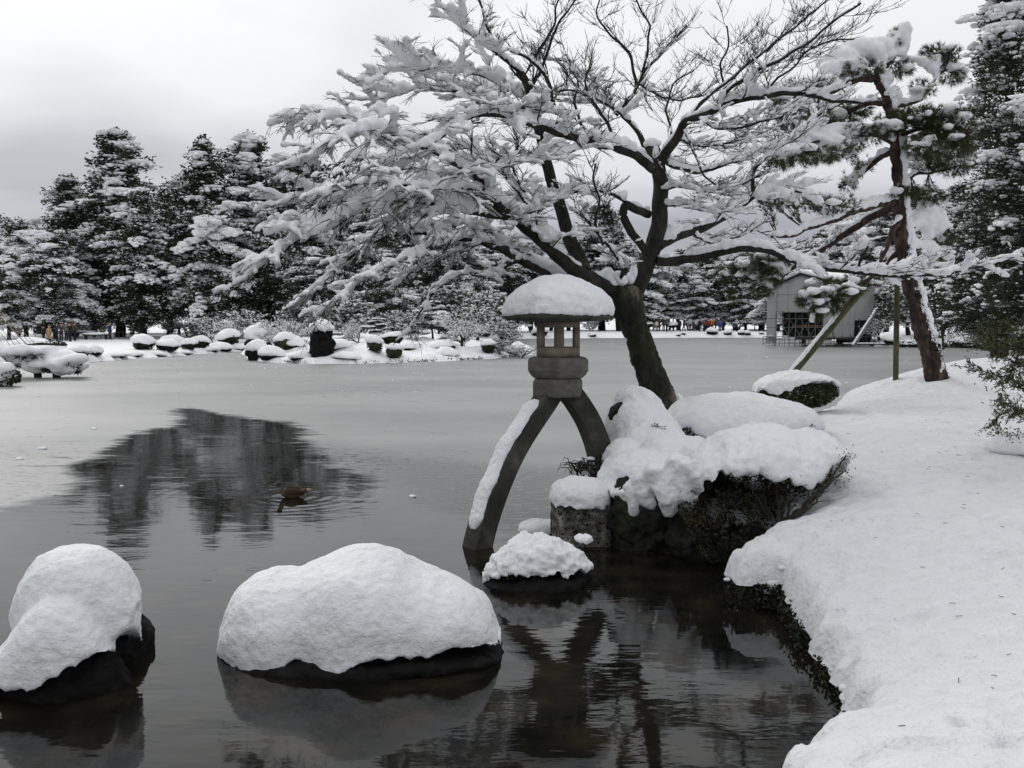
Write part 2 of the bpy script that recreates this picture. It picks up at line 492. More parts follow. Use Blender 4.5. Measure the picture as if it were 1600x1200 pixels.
def bank_height(x, y):
    h = 0.86 + 0.012 * (np.clip(y, 0, 20) - 8) + 0.03 * np.clip(x - 3, 0, 12)
    # mound by the red pine, and its saddle towards the round bush
    h = h + 0.50 * np.exp(-(((x - 9.2) / 3.6) ** 2 + ((y - 18.6) / 1.5) ** 2))
    h = h + 0.20 * np.exp(-(((x - 7.4) / 0.9) ** 2 + ((y - 17.0) / 0.9) ** 2))
    h = h - 0.06 * np.exp(-(((x - 2.0) / 1.2) ** 2 + ((y - 5.5) / 2.0) ** 2))
    return h
def build_bank():
    xs = np.concatenate([np.arange(-14, .6, .35), np.arange(.6, 4, .033), np.arange(4, 8.5, .075), np.arange(8.5, 20, .25), np.arange(20, 45, 1.0)])
    ys = np.concatenate([np.arange(-9, 2.5, .35), np.arange(2.5, 10.2, .034), np.arange(10.2, 23, .085), np.arange(23, 31, .4)])
    X, Y = np.meshgrid(xs, ys, indexing='ij')
    sd_, par = poly_sd(X, Y, bank_poly[:, :2])
    ez = np.concatenate([bank_poly[:, 2], bank_poly[:1, 2]])
    ze = np.interp(par, np.arange(len(ez)), ez)
    p = np.stack([X.ravel(), Y.ravel(), np.zeros(X.size)], -1)
    sd_ = sd_ + (fbm(p, .35, 2, 2) * .06 + fbm(p, .13, 2, 5) * .045 + fbm(p, .06, 2, 8) * .018).reshape(X.shape)
    H = bank_height(X, Y)
    d = np.clip(sd_, 0, None)
    z = ze + (H - ze) * (1 - np.exp(-d / 1.1))
    # soft dents, footfall lumps
    near = np.exp(-((Y - 6) / 14) ** 2)
    z = z + (fbm(p, 1.3, 2, 7) * .045).reshape(X.shape) + (fbm(p, .32, 2, 9) * .03).reshape(X.shape) + (fbm(p, .10, 2, 11) * .010).reshape(X.shape) * near
    lump = fbm(p, .22, 2, 21).reshape(X.shape)
    area = np.clip(fbm(p, 1.6, 2, 23).reshape(X.shape) * 2 + .1, 0, 1)
    z = z - np.clip(lump - .2, 0, 1) * .13 * area * np.clip(d / .5, 0, 1)
    rf = np.random.RandomState(17)
    for (x0, y0, x1, y1, nst) in [(2.6, 3.2, 4.2, 8.5, 9), (4.4, 8.8, 6.6, 14.5, 11), (3.9, 4.2, 6.5, 7.0, 7), (5.5, 12.5, 9.5, 14.0, 8)]:
        dx_, dy_ = x1 - x0, y1 - y0; ln = math.hypot(dx_, dy_); ux, uy = dx_ / ln, dy_ / ln
        for k in range(nst):
            f_ = (k + .5) / nst; o_ = .13 * (1 if k % 2 else -1) + rf.normal() * .05
            fx, fy = x0 + dx_ * f_ - uy * o_, y0 + dy_ * f_ + ux * o_
            a_ = (X - fx) * ux + (Y - fy) * uy; b_ = -(X - fx) * uy + (Y - fy) * ux
            g_ = (a_ / .17) ** 2 + (b_ / .085) ** 2
            z = z - .055 * np.exp(-g_ ** 1.5) + .018 * np.exp(-(np.sqrt(g_) - 1.5) ** 2 * 6)
    lip = .15
    q = np.clip(sd_ / lip, 0, 1)
    z = z - .16 * (1 - np.sqrt(np.clip(1 - (1 - q) ** 2, 0, 1)))
    out = sd_ < 0
    z = np.where(out, z - .05, z)
    mb = MB()
    f = grid_faces(len(xs), len(ys))
    keep = (sd_.ravel()[f] > 0).any(1)
    f = f[keep][:, ::-1]
    used = np.unique(f)
    remap = np.full(X.size, -1); remap[used] = np.arange(len(used))
    v = np.stack([X.ravel(), Y.ravel(), z.ravel()], -1)[used]
    mb.add(v, remap[f])
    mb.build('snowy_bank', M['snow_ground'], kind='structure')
    # dark earth edge below the snow
    ring = bank_poly[4:34, :2]; zt = bank_poly[4:34, 2]
    q3, zz = resample(np.column_stack([ring, zt]), .05, zt)
    nrm = np.gradient(q3[:, :2], axis=0); nrm = np.stack([-nrm[:, 1], nrm[:, 0]], -1); nrm /= np.linalg.norm(nrm, axis=1)[:, None]
    rows = np.linspace(0, 1, 12)
    V = []
    for r in rows:
        z_ = (q3[:, 2] - .07) * (1 - r) + (-.35) * r
        off = -.12 + .09 * math.sin(r * 3.14) - .03 * r
        V.append(np.column_stack([q3[:, 0] + nrm[:, 0] * -off * -1, q3[:, 1] + nrm[:, 1] * -off * -1, z_]))
    V = np.stack(V, 0)
    mb = MB(); mb.add(V.reshape(-1, 3), grid_faces(len(rows), len(q3)))
    def dd(v):
        n2 = np.tile(nrm, (len(rows), 1))
        a = fbm(v, .25, 3, 3) * .06 + fbm(v, .06, 2, 4) * .02
        v = v.copy(); v[:, :2] += n2 * a[:, None]; v[:, 2] += fbm(v, .1, 2, 6) * .01
        return v
    mb.disp(dd)
    mb.build('bank_edge', M['moss'], kind='structure')
    return q3, nrm
edge_pts, edge_nrm = build_bank()

# pond bed / base ground out to the horizon
def build_base():
    mb = MB()
    R = [0, 20, 60, 150, 400, 1200, 3500]
    a = np.linspace(0, 2 * math.pi, 49)[:-1]
    v = np.concatenate([[[r * math.cos(t), r * math.sin(t), -.7] for t in a] for r in R[1:]] + [[[0, 0, -.7]]])
    f = grid_faces(len(R) - 1, 48, True)
    c = len(v) - 1
    k = np.arange(48)
    mb.add(v, [f, np.stack([np.full(48, c), k, (k + 1) % 48], -1)])
    mb.build('pond_bed', M['moss'], kind='structure')
build_base()

# far shore
far_px = [(-500, 640), (-200, 612), (-60, 594), (-20, 585), (10, 577), (40, 573), (80, 570), (120, 567), (200, 561), (300, 554), (375, 549), (430, 543), (520, 537), (640, 533), (740, 531), (830, 529), (900, 528.5), (1000, 528),
          (1100, 527.5), (1200, 527.5), (1290, 529), (1330, 536), (1365, 541), (1420, 543), (1480, 542), (1560, 545), (1700, 552), (1900, 560)]
far_xy = [tuple(G(px, py)[:2]) for px, py in far_px]
far_poly = np.array(far_xy + [(400, 70), (900, 700), (-900, 700), (-500, 28)])
isl_px = [(378, 552), (392, 561), (420, 566), (470, 568), (540, 568.5), (600, 567), (650, 566), (700, 564), (760, 561), (800, 558), (838, 553), (835, 547), (790, 541), (700, 537), (560, 536), (450, 540), (390, 545)]
isl_poly = np.array([tuple(G(px, py)[:2]) for px, py in isl_px])
def land(name, poly, X, Y, hfun, lip, mat):
    sd_, par = poly_sd(X, Y, poly)
    p = np.stack([X.ravel(), Y.ravel(), np.zeros(X.size)], -1)
    sd_ = sd_ + (fbm(p, 2.2, 3, 2) * .30).reshape(X.shape)
    d = np.clip(sd_, 0, None)
    z = hfun(X, Y, d) + (fbm(p, 3.0, 3, 4) * .09).reshape(X.shape) + (fbm(p, 1.0, 2, 4) * .05).reshape(X.shape)
    q = np.clip(sd_ / lip, 0, 1)
    z = z * np.sqrt(np.clip(1 - (1 - q) ** 2, 0, 1))
    z = np.where(sd_ <= 0, .0, z) - .06
    f = grid_faces(*X.shape)
    keep = (sd_.ravel()[f] > 0).any(1)
    f = f[keep][:, ::-1]
    used = np.unique(f); remap = np.full(X.size, -1); remap[used] = np.arange(len(used))
    mb = MB(); mb.add(np.stack([X.ravel(), Y.ravel(), z.ravel()], -1)[used], remap[f])
    return mb.build(name, mat, kind='structure')
def far_h(X, Y, d):
    left = 1 / (1 + np.exp((X + 8) / 6))
    h = .30 + .35 * (1 - np.exp(-d / 3)) * (1 - left) + .12 * left + np.clip(d - 60, 0, 400) * .01
    h = h + .9 * np.exp(-(((X - 40) / 9) ** 2 + ((Y - 84) / 6) ** 2))
    return h
def isl_h(X, Y, d):
    p = np.stack([X.ravel(), Y.ravel(), X.ravel() * 0], -1)
    l = np.clip(fbm(p, 1.3, 2, 31), -.2, 1).reshape(X.shape) * .26 * np.clip(d / .6, 0, 1)
    return .28 + 1.0 * (1 - np.exp(-d / 5.5)) + l
T = np.tan(np.radians(np.linspace(-62, 62, 330)))
Yr = np.concatenate([np.exp(np.linspace(math.log(26), math.log(85), 180)), np.arange(85.5, 116, .45), np.exp(np.linspace(math.log(117), math.log(700), 50))])
YY, TT = np.meshgrid(Yr, T, indexing='ij')
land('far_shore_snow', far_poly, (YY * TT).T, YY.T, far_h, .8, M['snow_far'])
xs = np.arange(-19, 3, .15); ys = np.arange(45, 72, .28)
X_, Y_ = np.meshgrid(xs, ys, indexing='ij')
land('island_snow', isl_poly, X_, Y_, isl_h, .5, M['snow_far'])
def surf_arr(X, Y, which):
    poly, hf, lip = (far_poly, far_h, .8) if which == 'far' else (isl_poly, isl_h, .5)
    s, _ = poly_sd(X, Y, poly)
    p = np.stack([X, Y, X * 0], -1)
    s = s + fbm(p, 2.2, 3, 2) * .30
    z = hf(X, Y, np.clip(s, 0, None)) + fbm(p, 3.0, 3, 4) * .09 + fbm(p, 1.0, 2, 4) * .05
    q = np.clip(s / lip, 0, 1)
    return np.where(s > 0, z * np.sqrt(np.clip(1 - (1 - q) ** 2, 0, 1)) - .06, -9.0)
def ground_hit(px, py, which, Y=None):
    """where the line of sight through a pixel meets the snow"""
    Ys = np.arange(44, 140, .25)
    pts = np.array([P(px, py, y) for y in Ys])
    z = surf_arr(pts[:, 0], pts[:, 1], which)
    ok = np.nonzero((pts[:, 2] <= z) & (z > -5))[0]
    if len(ok) == 0:
        return None
    return np.array([pts[ok[0], 0], Ys[ok[0]], z[ok[0]]])
def surf_z(x, y, which):
    p = np.array([[x, y, 0.0]])
    poly, hf, lip = (far_poly, far_h, .8) if which == 'far' else (isl_poly, isl_h, .5)
    X = np.array([float(x)]); Y = np.array([float(y)])
    s, _ = poly_sd(X, Y, poly)
    s = s + fbm(p, 2.2, 3, 2) * .30
    z = hf(X, Y, np.clip(s, 0, None)) + fbm(p, 3.0, 3, 4) * .09 + fbm(p, 1.0, 2, 4) * .05
    q = np.clip(s / lip, 0, 1)
    return float((z * np.sqrt(np.clip(1 - (1 - q) ** 2, 0, 1)))[0]) - .06 if s[0] > 0 else 0.0

# ------------------------------------------------------------------ pond surface: open water and grey slush ice
def build_water():
    T = np.tan(np.radians(np.linspace(-70, 70, 300)))
    Y = np.exp(np.linspace(math.log(.8), math.log(180), 270))
    YY, TT = np.meshgrid(Y, T, indexing='ij')
    X = (YY * TT).T; Yg = YY.T
    open_px = [(-400, 800), (0, 792), (90, 772), (112, 742), (150, 706), (205, 684), (250, 668), (290, 652), (262, 641), (300, 636), (345, 645), (400, 655), (460, 662), (486, 682), (506, 708), (560, 735),
               (630, 768), (690, 800), (730, 820), (770, 846), (845, 850), (872, 800), (960, 760), (1100, 760), (1500, 950), (1500, 2200), (-400, 3000)]
    op = np.array([tuple(G(a, b)[:2]) for a, b in open_px])
    sd_, _ = poly_sd(X, Yg, op)
    p = np.stack([X.ravel(), Yg.ravel(), np.zeros(X.size)], -1)
    n = fbm(p * np.array([.5, 1, 1]), 1.6, 3, 3).reshape(X.shape)
    # fingers of open water running left out of the pool
    fing = np.exp(-((Yg - 16.2 - n * .25) / .10) ** 2) * (X > -14) * (X < -7.5) * .5 + np.exp(-((Yg - 15.0 - n * .2) / .07) ** 2) * (X > -10) * (X < -6) * .7
    ice = 1 / (1 + np.exp((sd_ + n * .42) / np.where(Yg > 12, .20, .22)))
    ice = np.clip(ice - fing, 0, 1)
    # the slushy, half open strip right of the pool
    cx = G(690, 775)
    mb = MB()
    mb.add(np.stack([X.ravel(), Yg.ravel(), np.zeros(X.size)], -1), grid_faces(*X.shape)[:, ::-1])
    slush_px = [(470, 690), (560, 705), (700, 715), (900, 735), (1000, 790), (900, 880), (700, 850), (600, 800)]
    sp = np.array([tuple(G(a, b)[:2]) for a, b in slush_px])
    s2, _ = poly_sd(X, Yg, sp)
    slush = 1 / (1 + np.exp(-(s2 + n * .4) / .3))
    left_px = [(-300, 690), (60, 690), (120, 700), (110, 745), (80, 780), (0, 830), (-300, 880)]
    s3, _ = poly_sd(X, Yg, np.array([tuple(G(a, b)[:2]) for a, b in left_px]))
    slush = np.maximum(slush, .55 / (1 + np.exp(-(s3 + n * .4) / .5)))
    me_o = None
    m, nt, b = newmat('pond_water')
    N = nt.nodes.new; L = nt.links.new
    def at(nm):
        a = N('ShaderNodeAttribute'); a.attribute_name = nm; return a.outputs['Fac']
    tc = N('ShaderNodeTexCoord')
    def noise(sc, det, st=(1, 1, 1)):
        mp = N('ShaderNodeMapping'); mp.inputs['Scale'].default_value = st
        L(tc.outputs['Object'], mp.inputs[0])
        n_ = N('ShaderNodeTexNoise'); n_.inputs['Scale'].default_value = sc; n_.inputs['Detail'].default_value = det
        L(mp.outputs[0], n_.inputs['Vector']); return n_.outputs['Fac']
    def math_(op, a, b_, c=None):
        k = N('ShaderNodeMath'); k.operation = op
        for i, q in enumerate((a, b_, c)):
            if q is None: continue
            if isinstance(q, (int, float)): k.inputs[i].default_value = q
            else: L(q, k.inputs[i])
        return k.outputs[0]
    def ramp(src, stops):
        r = N('ShaderNodeValToRGB'); e = r.color_ramp.elements
        while len(e) < len(stops): e.new(.5)
        for k, (pp, c) in enumerate(stops): e[k].position = pp; e[k].color = (*c, 1)
        L(src, r.inputs[0]); return r.outputs[0]
    # water
    bot = ramp(noise(2.2, 6), [(.35, (.004, .0045, .004)), (.55, (.011, .010, .007)), (.72, (.026, .021, .013))])
    L(bot, b.inputs['Base Color'])
    b.inputs['Roughness'].default_value = .035
    b.inputs['IOR'].default_value = 1.33
    b.inputs['Specular IOR Level'].default_value = .5
    rip = math_('ADD', math_('MULTIPLY', noise(2.4, 3, (.5, 1.3, 1)), .021), math_('MULTIPLY', noise(10, 3, (.6, 1.4, 1)), .0045))
    # rings about the duck
    dk = G(455, 775)
    vm = N('ShaderNodeVectorMath'); vm.operation = 'DISTANCE'; L(tc.outputs['Object'], vm.inputs[0]); vm.inputs[1].default_value = tuple(dk)
    dist = vm.outputs['Value']
    wv = math_('SINE', math_('MULTIPLY', dist, 30), 0)
    fall = math_('MULTIPLY', wv, math_('MULTIPLY', .0035, math_('POWER', 2.718, math_('MULTIPLY', dist, -1.1))))
    hsum = math_('ADD', rip, fall)
    gust = noise(.45, 2)
    hsum = math_('MULTIPLY', hsum, ramp(gust, [(.42, (.30, .30, .30)), (.62, (1, 1, 1))]))
    bp = N('ShaderNodeBump'); bp.inputs['Strength'].default_value = 1; bp.inputs['Distance'].default_value = .32
    L(hsum, bp.inputs['Height']); L(bp.outputs[0], b.inputs['Normal'])
    # ice
    ib = N('ShaderNodeBsdfPrincipled')
    icol = ramp(noise(.25, 5, (.5, 1, 1)), [(.35, (.20, .205, .205)), (.6, (.275, .28, .275))])
    wet = N('ShaderNodeMixRGB'); L(math_('MULTIPLY', at('slush'), .8), wet.inputs[0]); L(icol, wet.inputs[1]); wet.inputs[2].default_value = (.085, .088, .088, 1)
    L(wet.outputs[0], ib.inputs['Base Color'])
    ib.inputs['Roughness'].default_value = .42
    ib.inputs['Specular IOR Level'].default_value = .35
    bi = N('ShaderNodeBump'); bi.inputs['Strength'].default_value = .5; bi.inputs['Distance'].default_value = .01
    L(noise(14, 4), bi.inputs['Height']); L(bi.outputs[0], ib.inputs['Normal'])
    # mask = ice +/- fine noise, speckled where slushy
    edge = math_('ADD', at('ice'), math_('MULTIPLY', math_('SUBTRACT', noise(3.5, 8, (.55, 1.2, 1)), .5), 1.1))
    spk = math_('MULTIPLY', at('slush'), math_('MULTIPLY', math_('GREATER_THAN', noise(9, 5, (.6, 1.3, 1)), .575), .75))
    mr = N('ShaderNodeMapRange'); mr.inputs['From Min'].default_value = .28; mr.inputs['From Max'].default_value = .72
    L(edge, mr.inputs[0])
    mask = math_('SUBTRACT', mr.outputs[0], spk)
    # thin cracks in the ice
    mp = N('ShaderNodeMapping'); mp.inputs['Scale'].default_value = (.28, .6, 1); L(tc.outputs['Object'], mp.inputs[0])
    ms = N('ShaderNodeTexNoise'); ms.inputs['Scale'].default_value = .9; ms.inputs['Detail'].default_value = 4; ms.inputs['Distortion'].default_value = 1.5; L(mp.outputs[0], ms.inputs['Vector'])
    cr = math_('LESS_THAN', math_('ABSOLUTE', math_('SUBTRACT', ms.outputs['Fac'], .44), 0), .0022)
    mask = math_('SUBTRACT', mask, math_('MULTIPLY', cr, .35))
    mask = math_('MAXIMUM', mask, 0)
    mixs = N('ShaderNodeMixShader'); L(mask, mixs.inputs[0]); L(b.outputs[0], mixs.inputs[1]); L(ib.outputs[0], mixs.inputs[2])
    L(mixs.outputs[0], nt.nodes['Material Output'].inputs['Surface'])
    o = mb.build('pond_water', m, kind='structure')
    for nm, a in (('ice', ice), ('slush', slush)):
        at_ = o.data.attributes.new(nm, 'FLOAT', 'POINT')
        at_.data.foreach_set('value', a.ravel().astype(np.float32))
    return o
build_water()
# crumbs of snow lying on the ice
def crumbs():
    rng = np.random.RandomState(5)
    mb = MB(); C = []; S = []
    for k in range(420):
        px = rng.uniform(0, 820); py = 556 + abs(rng.normal(0, 26))
        if k > 250: px = rng.uniform(0, 1500); py = rng.uniform(534, 640)
        if py > 640 and 120 < px < 640: continue
        g = G(px, py); s = rng.uniform(.012, .03) * (g[1] / 25) ** .7
        C.append([g[0], g[1], s * .3]); S.append([s * rng.uniform(.8, 2), s, s * .6])
    for (px, py, s) in [(147, 671, .05), (67, 702, .06), (31, 718, .05), (645, 777, .04), (190, 760, .03)]:
        g = G(px, py); C.append([g[0], g[1], s * .3]); S.append([s * 1.6, s, s * .6])
    blobs_fast(mb, np.array(C), np.array(S), 1, jit=.2, rng=rng)
    mb.build('snow_crumbs', M['snow_far'], kind='stuff', label='small white crumbs of snow scattered over the grey pond ice')
crumbs()

def litter():
    rng = np.random.RandomState(19)
    mb = MB()
    for k in range(90):
        y = rng.uniform(3.2, 17); x = rng.uniform(max(1.0, .30 * y), .58 * y)
        X = np.array([x]); Yq = np.array([y])
        d, par = poly_sd(X, Yq, bank_poly[:, :2])
        if d[0] < .35: continue
        ez = np.concatenate([bank_poly[:, 2], bank_poly[:1, 2]]); ze = np.interp(par, np.arange(len(ez)), ez)
        H = bank_height(X, Yq); z = float((ze + (H - ze) * (1 - np.exp(-d / 1.1)))[0])
        p = np.array([[x, y, 0]]); z += float(fbm(p, 1.3, 2, 7)[0] * .045 + fbm(p, .32, 2, 9)[0] * .03) + .004
        a = rng.uniform(0, 6.28); L_ = rng.uniform(.015, .06); d2 = np.array([math.cos(a), math.sin(a), rng.uniform(-.05, .12)])
        c = np.array([x, y, z])
        tube(mb, [c - d2 * L_ / 2, c + rng.normal(size=3) * [.005, .005, .001], c + d2 * L_ / 2], .0022, 3)
    mb.build('fallen_twigs', M['maple_twig'], kind='stuff', label='tiny dark twigs and needles scattered on the snow of the near bank')
litter()
# ------------------------------------------------------------------ snow mounds drawn by their outline at a real distance
def mound(mb, top, bottom, Y0, depth, back_z=None, nu=70, nv=40, e=.62, mat=0, shrink=1.0, drop=0.0, curl=True, dexp=.5, wob=0.0, seed=0, yshift=None, dmod=None):
    """top / bottom: [(px,py)..] of the upper outline (at Y0) and of the lower front edge; depth: half depth"""
    top = np.array(top, float); bot = np.array(bottom, float)
    xl, xr = top[0, 0], top[-1, 0]
    a = np.linspace(0, math.pi, nu)
    px = (xl + xr) / 2 - (xr - xl) / 2 * np.cos(a)
    cs = np.interp(px, top[:, 0], top[:, 1])
    # smooth the polyline
    kern = np.array([1, 2, 3, 2, 1]) / 9
    c2 = np.convolve(np.pad(cs, 2, 'edge'), kern, 'valid'); c2[:2] = cs[:2]; c2[-2:] = cs[-2:]
    cb = np.interp(px, bot[:, 0], bot[:, 1])
    cb = np.maximum(cb, c2)
    D = depth * np.sin(a) ** (dexp * 2) + .01
    if dmod: D = D * dmod(px)
    th = np.linspace(0, math.pi, nv)
    V = np.zeros((nu, nv, 3))
    for i in range(nu):
        yc = Y0 + (yshift(px[i]) if yshift else 0)
        t = P(px[i], c2[i], yc)
        bfr = P(px[i], cb[i], yc - D[i])
        zb_f = bfr[2]; zt = t[2] - drop
        zb_b = zb_f if back_z is None else back_z
        zb_b = min(zb_b, zt)
        for j in range(nv):
            c = math.cos(th[j]); s_ = math.sin(th[j])
            zb = zb_f if c > 0 else zb_b
            k = s_ ** (e if c > 0 else max(e, 1.0))
            y = yc - D[i] * c * shrink * (1 if c > 0 else .7)
            x = bfr[0] * (1 - k) + t[0] * k if c > 0 else t[0]
            x = t[0] + (x - t[0]) * .8
            V[i, j] = (x, y, zb + (zt - zb) * k)
    cen = V.reshape(-1, 3).mean(0)
    if shrink != 1: V[..., 0] = cen[0] + (V[..., 0] - cen[0]) * shrink
    if curl:
        under = []
        for q, dz in ((.82, .01), (.4, .03)):
            u = V[:, [0, -1], :].copy()
            mid = (V[:, :1, :] + V[:, -1:, :]) / 2
            u = mid + (u - mid) * q
            u[..., 2] += dz
            under.append(u)
        V = np.concatenate([under[1][:, :1], under[0][:, :1], V, under[0][:, 1:], under[1][:, 1:]], 1)
    n2 = V.shape[1]
    f = grid_faces(nu, n2, True)
    v = V.reshape(-1, 3)
    if wob: 
        v = v + np.stack([fbm(v, wob[0], 2, seed + 1), fbm(v, wob[0], 2, seed + 2), fbm(v, wob[0], 2, seed + 3)], -1) * wob[1]
    # end caps
    i0 = np.arange(n2)
    v = np.concatenate([v, v[:n2].mean(0)[None], v[-n2:].mean(0)[None]])
    k = len(v)
    f2 = np.stack([np.full(n2, k - 2), i0, (i0 + 1) % n2], -1)
    f3 = np.stack([np.full(n2, k - 1), (nu - 1) * n2 + (i0 + 1) % n2, (nu - 1) * n2 + i0], -1)
    mb.add(v, [f, f2, f3], mat)
def ragged(bottom, amp, step=9, seed=0):
    """irregular drip line along a lower edge"""
    r = np.random.RandomState(seed); b = np.array(bottom, float)
    x = np.arange(b[0, 0], b[-1, 0] + .1, step)
    y = np.interp(x, b[:, 0], b[:, 1])
    return [(x[i], y[i] + r.normal() * amp) for i in range(len(x))]

# ------------------------------------------------------------------ the big snow-covered rock
def big_rock():
    t = thing('pond_rock', 'largest rock in the near water, under one smooth humped cap of snow', 'rock', (0, 0, 0))
    top = [(341, 1010), (345, 985), (356, 950), (378, 917), (402, 897), (426, 888), (452, 886), (474, 884), (496, 872), (520, 858), (552, 852), (588, 854), (625, 862), (655, 878), (690, 893), (725, 908), (755, 930), (773, 955), (783, 985), (785, 1008)]
    bot = [(341, 1030), (365, 1045), (395, 1057), (425, 1056), (450, 1044), (470, 1028), (480, 1036), (495, 1052), (520, 1060), (545, 1052), (570, 1040), (600, 1030), (650, 1028), (700, 1018), (740, 1012), (785, 1010)]
    mb = MB()
    mound(mb, top, ragged([(a,b+1) for a,b in bot], 3, 7, 1), 6.75, .63, back_z=.10, nu=110, nv=60, e=.66, dexp=.35, dmod=lambda p: 1 - .16 * np.exp(-((p - 478) / 26) ** 2) - .07 * np.exp(-((p - 640) / 40) ** 2) + .05 * np.exp(-((p - 560) / 40) ** 2))
    o = mb.build('snow_cap', M['snow'], t)
    remesh(o, .016, 4, [(.45, .026, 2), (.12, .008, 2), (.045, .0035, 2)])
    mb = MB()
    bot2 = [(338, 1068), (400, 1078), (500, 1082), (600, 1072), (700, 1058), (788, 1035)]
    mound(mb, [(339, 1020), (400, 1000), (470, 985), (600, 985), (700, 985), (788, 1005)], bot2, 6.80, .70, back_z=-.2, nu=80, nv=40, e=.22, dexp=.3, curl=False)
    o = mb.build('rock_body', M['rock'], t)
    remesh(o, .03, 1, [(.35, .03, 3), (.08, .012, 2)])
big_rock()
def left_rock():
    t = thing('pond_rock', 'dark rock with a tall head and tail of snow at the lower left edge', 'rock')
    mb = MB()
    top = [(24, 960), (28, 935), (38, 900), (56, 872), (85, 852), (120, 846), (155, 850), (185, 867), (203, 890), (212, 920), (215, 950)]
    bot = [(24, 1000), (60, 1020), (100, 1030), (150, 1015), (190, 998), (215, 965)]
    mound(mb, top, ragged(bot, 3, 6, 2), 6.25, .40, back_z=.15, nu=80, nv=50, e=.6, dexp=.4)
    top = [(-60, 1062), (-30, 1040), (0, 1018), (25, 988), (50, 952), (85, 925), (125, 930), (155, 962), (178, 1010)]
    bot = [(-60, 1075), (-20, 1072), (20, 1082), (60, 1086), (84, 1066), (92, 1072), (110, 1050), (145, 1036), (178, 1020)]
    mound(mb, top, ragged(bot, 3, 6, 3), 5.95, .33, back_z=.2, nu=80, nv=50, e=.62, dexp=.45)
    blob(mb, P(211, 938, 6.2), (.035, .05, .05), 2); blob(mb, P(203, 955, 6.1), (.04, .05, .06), 2)
    o = mb.build('snow_cap', M['snow'], t)
    remesh(o, .016, 22, [(.45, .022, 2), (.12, .009, 2), (.045, .004, 2)])
    mb = MB()
    blob(mb, G(112, 1045, .0) + [0, .35, 0], (.40, .40, .42), 3, amp=.03)
    blob(mb, P(150, 985, 6.38), (.19, .25, .26), 3, amp=.03)
    blob(mb, G(60, 1095, .0) + [0, .25, 0.0], (.46, .27, .26), 3, amp=.03)
    blob(mb, G(166, 1055, -.05) + [0, .25, 0], (.13, .22, .2), 3, amp=.03)
    blob(mb, G(-30, 1090, .0) + [0, .3, 0], (.35, .27, .2), 3, amp=.03)
    o = mb.build('rock_body', M['rock'], t)
    remesh(o, .025, 1, [(.3, .04, 3), (.07, .014, 2)])
left_rock()
def rugged_rock():
    t = thing('pond_rock', 'small rock with rough crumbly snow and grass blades, in front of the stone block', 'rock')
    mb = MB()
    top = [(757, 905), (763, 888), (775, 866), (792, 850), (812, 840), (840, 838), (868, 838), (890, 846), (905, 862), (918, 875), (925, 888)]
    bot = [(757, 912), (775, 905), (800, 902), (818, 898), (826, 912), (834, 900), (850, 905), (870, 898), (890, 905), (905, 890), (925, 892)]
    mound(mb, top, ragged(bot, 3, 5, 4), 8.55, .38, back_z=.1, nu=80, nv=40, e=.7, dexp=.4)
    blob(mb, P(911, 842, 8.7), (.075, .08, .05), 2)
    o = mb.build('snow_cap', M['snow'], t)
    remesh(o, .016, 2, [(.3, .04, 2), (.09, .035, 2), (.035, .012, 2)])
    mb = MB()
    mound(mb, [(757, 905), (775, 895), (840, 885), (900, 888), (922, 895)], [(757, 930), (800, 938), (860, 938), (922, 922)], 8.55, .42, back_z=-.15, nu=60, nv=30, e=.45, curl=False, dexp=.35)
    o = mb.build('rock_body', M['rock'], t)
    remesh(o, .03, 1, [(.2, .04, 3), (.06, .012, 2)])
    mb = MB(); rng = np.random.RandomState(3)
    for c in [(796, 896), (845, 892), (852, 888), (835, 900)]:
        for k in range(7):
            a = P(c[0] + rng.normal() * 4, c[1] + 10, 8.22); d = np.array([rng.normal() * .5, -.2, 1.0]) * rng.uniform(.05, .11)
            tube(mb, [a, a + d * .5, a + d + [d[0] * .4, 0, -.01]], [.003, .0025, .001], 3)
    mb.build('grass_blades', M['shrub_leaf'], t, kind='stuff')
rugged_rock()
def block():
    t = thing('stone_block', 'square lichened grey stone with a thick cushion of snow, standing in the water', 'stone')
    c = P(907, 820, 9.95)
    mb = MB()
    box(mb, (c[0], 10.0, .02), (.56, .50, .86), rz=.12)
    o = mb.build('stone_body', M['block'], t, smooth=False)
    remesh(o, .02, 3, [(.2, .025, 3), (.06, .012, 2)])
    mb = MB()
    top = [(858, 775), (861, 758), (872, 748), (900, 744), (930, 746), (946, 755), (953, 775)]
    bot = [(858, 782), (866, 793), (890, 794), (905, 799), (930, 795), (953, 792)]
    mound(mb, top, ragged(bot, 2, 5, 5), 10.0, .34, back_z=.42, nu=60, nv=34, e=.45, dexp=.22)
    o = mb.build('snow_cap', M['snow'], t)
    remesh(o, .017, 3, [(.25, .02, 2), (.07, .009, 2)])
    t = thing('pond_rock', 'low flat rock buried in snow beside the stone block, behind the rugged rock', 'rock')
    mb = MB()
    mound(mb, [(806, 828), (815, 815), (835, 811), (868, 812), (880, 824)], [(806, 834), (840, 838), (880, 836)], 10.45, .3, back_z=.02, nu=40, nv=24, e=.5, dexp=.35)
    o = mb.build('snow_cap', M['snow'], t); remesh(o, .02, 3, [(.2, .015, 2)])
    mb = MB(); blob(mb, P(842, 838, 10.4), (.24, .26, .10), 3, amp=.03)
    mb.build('rock_body', M['rock'], t)
block()

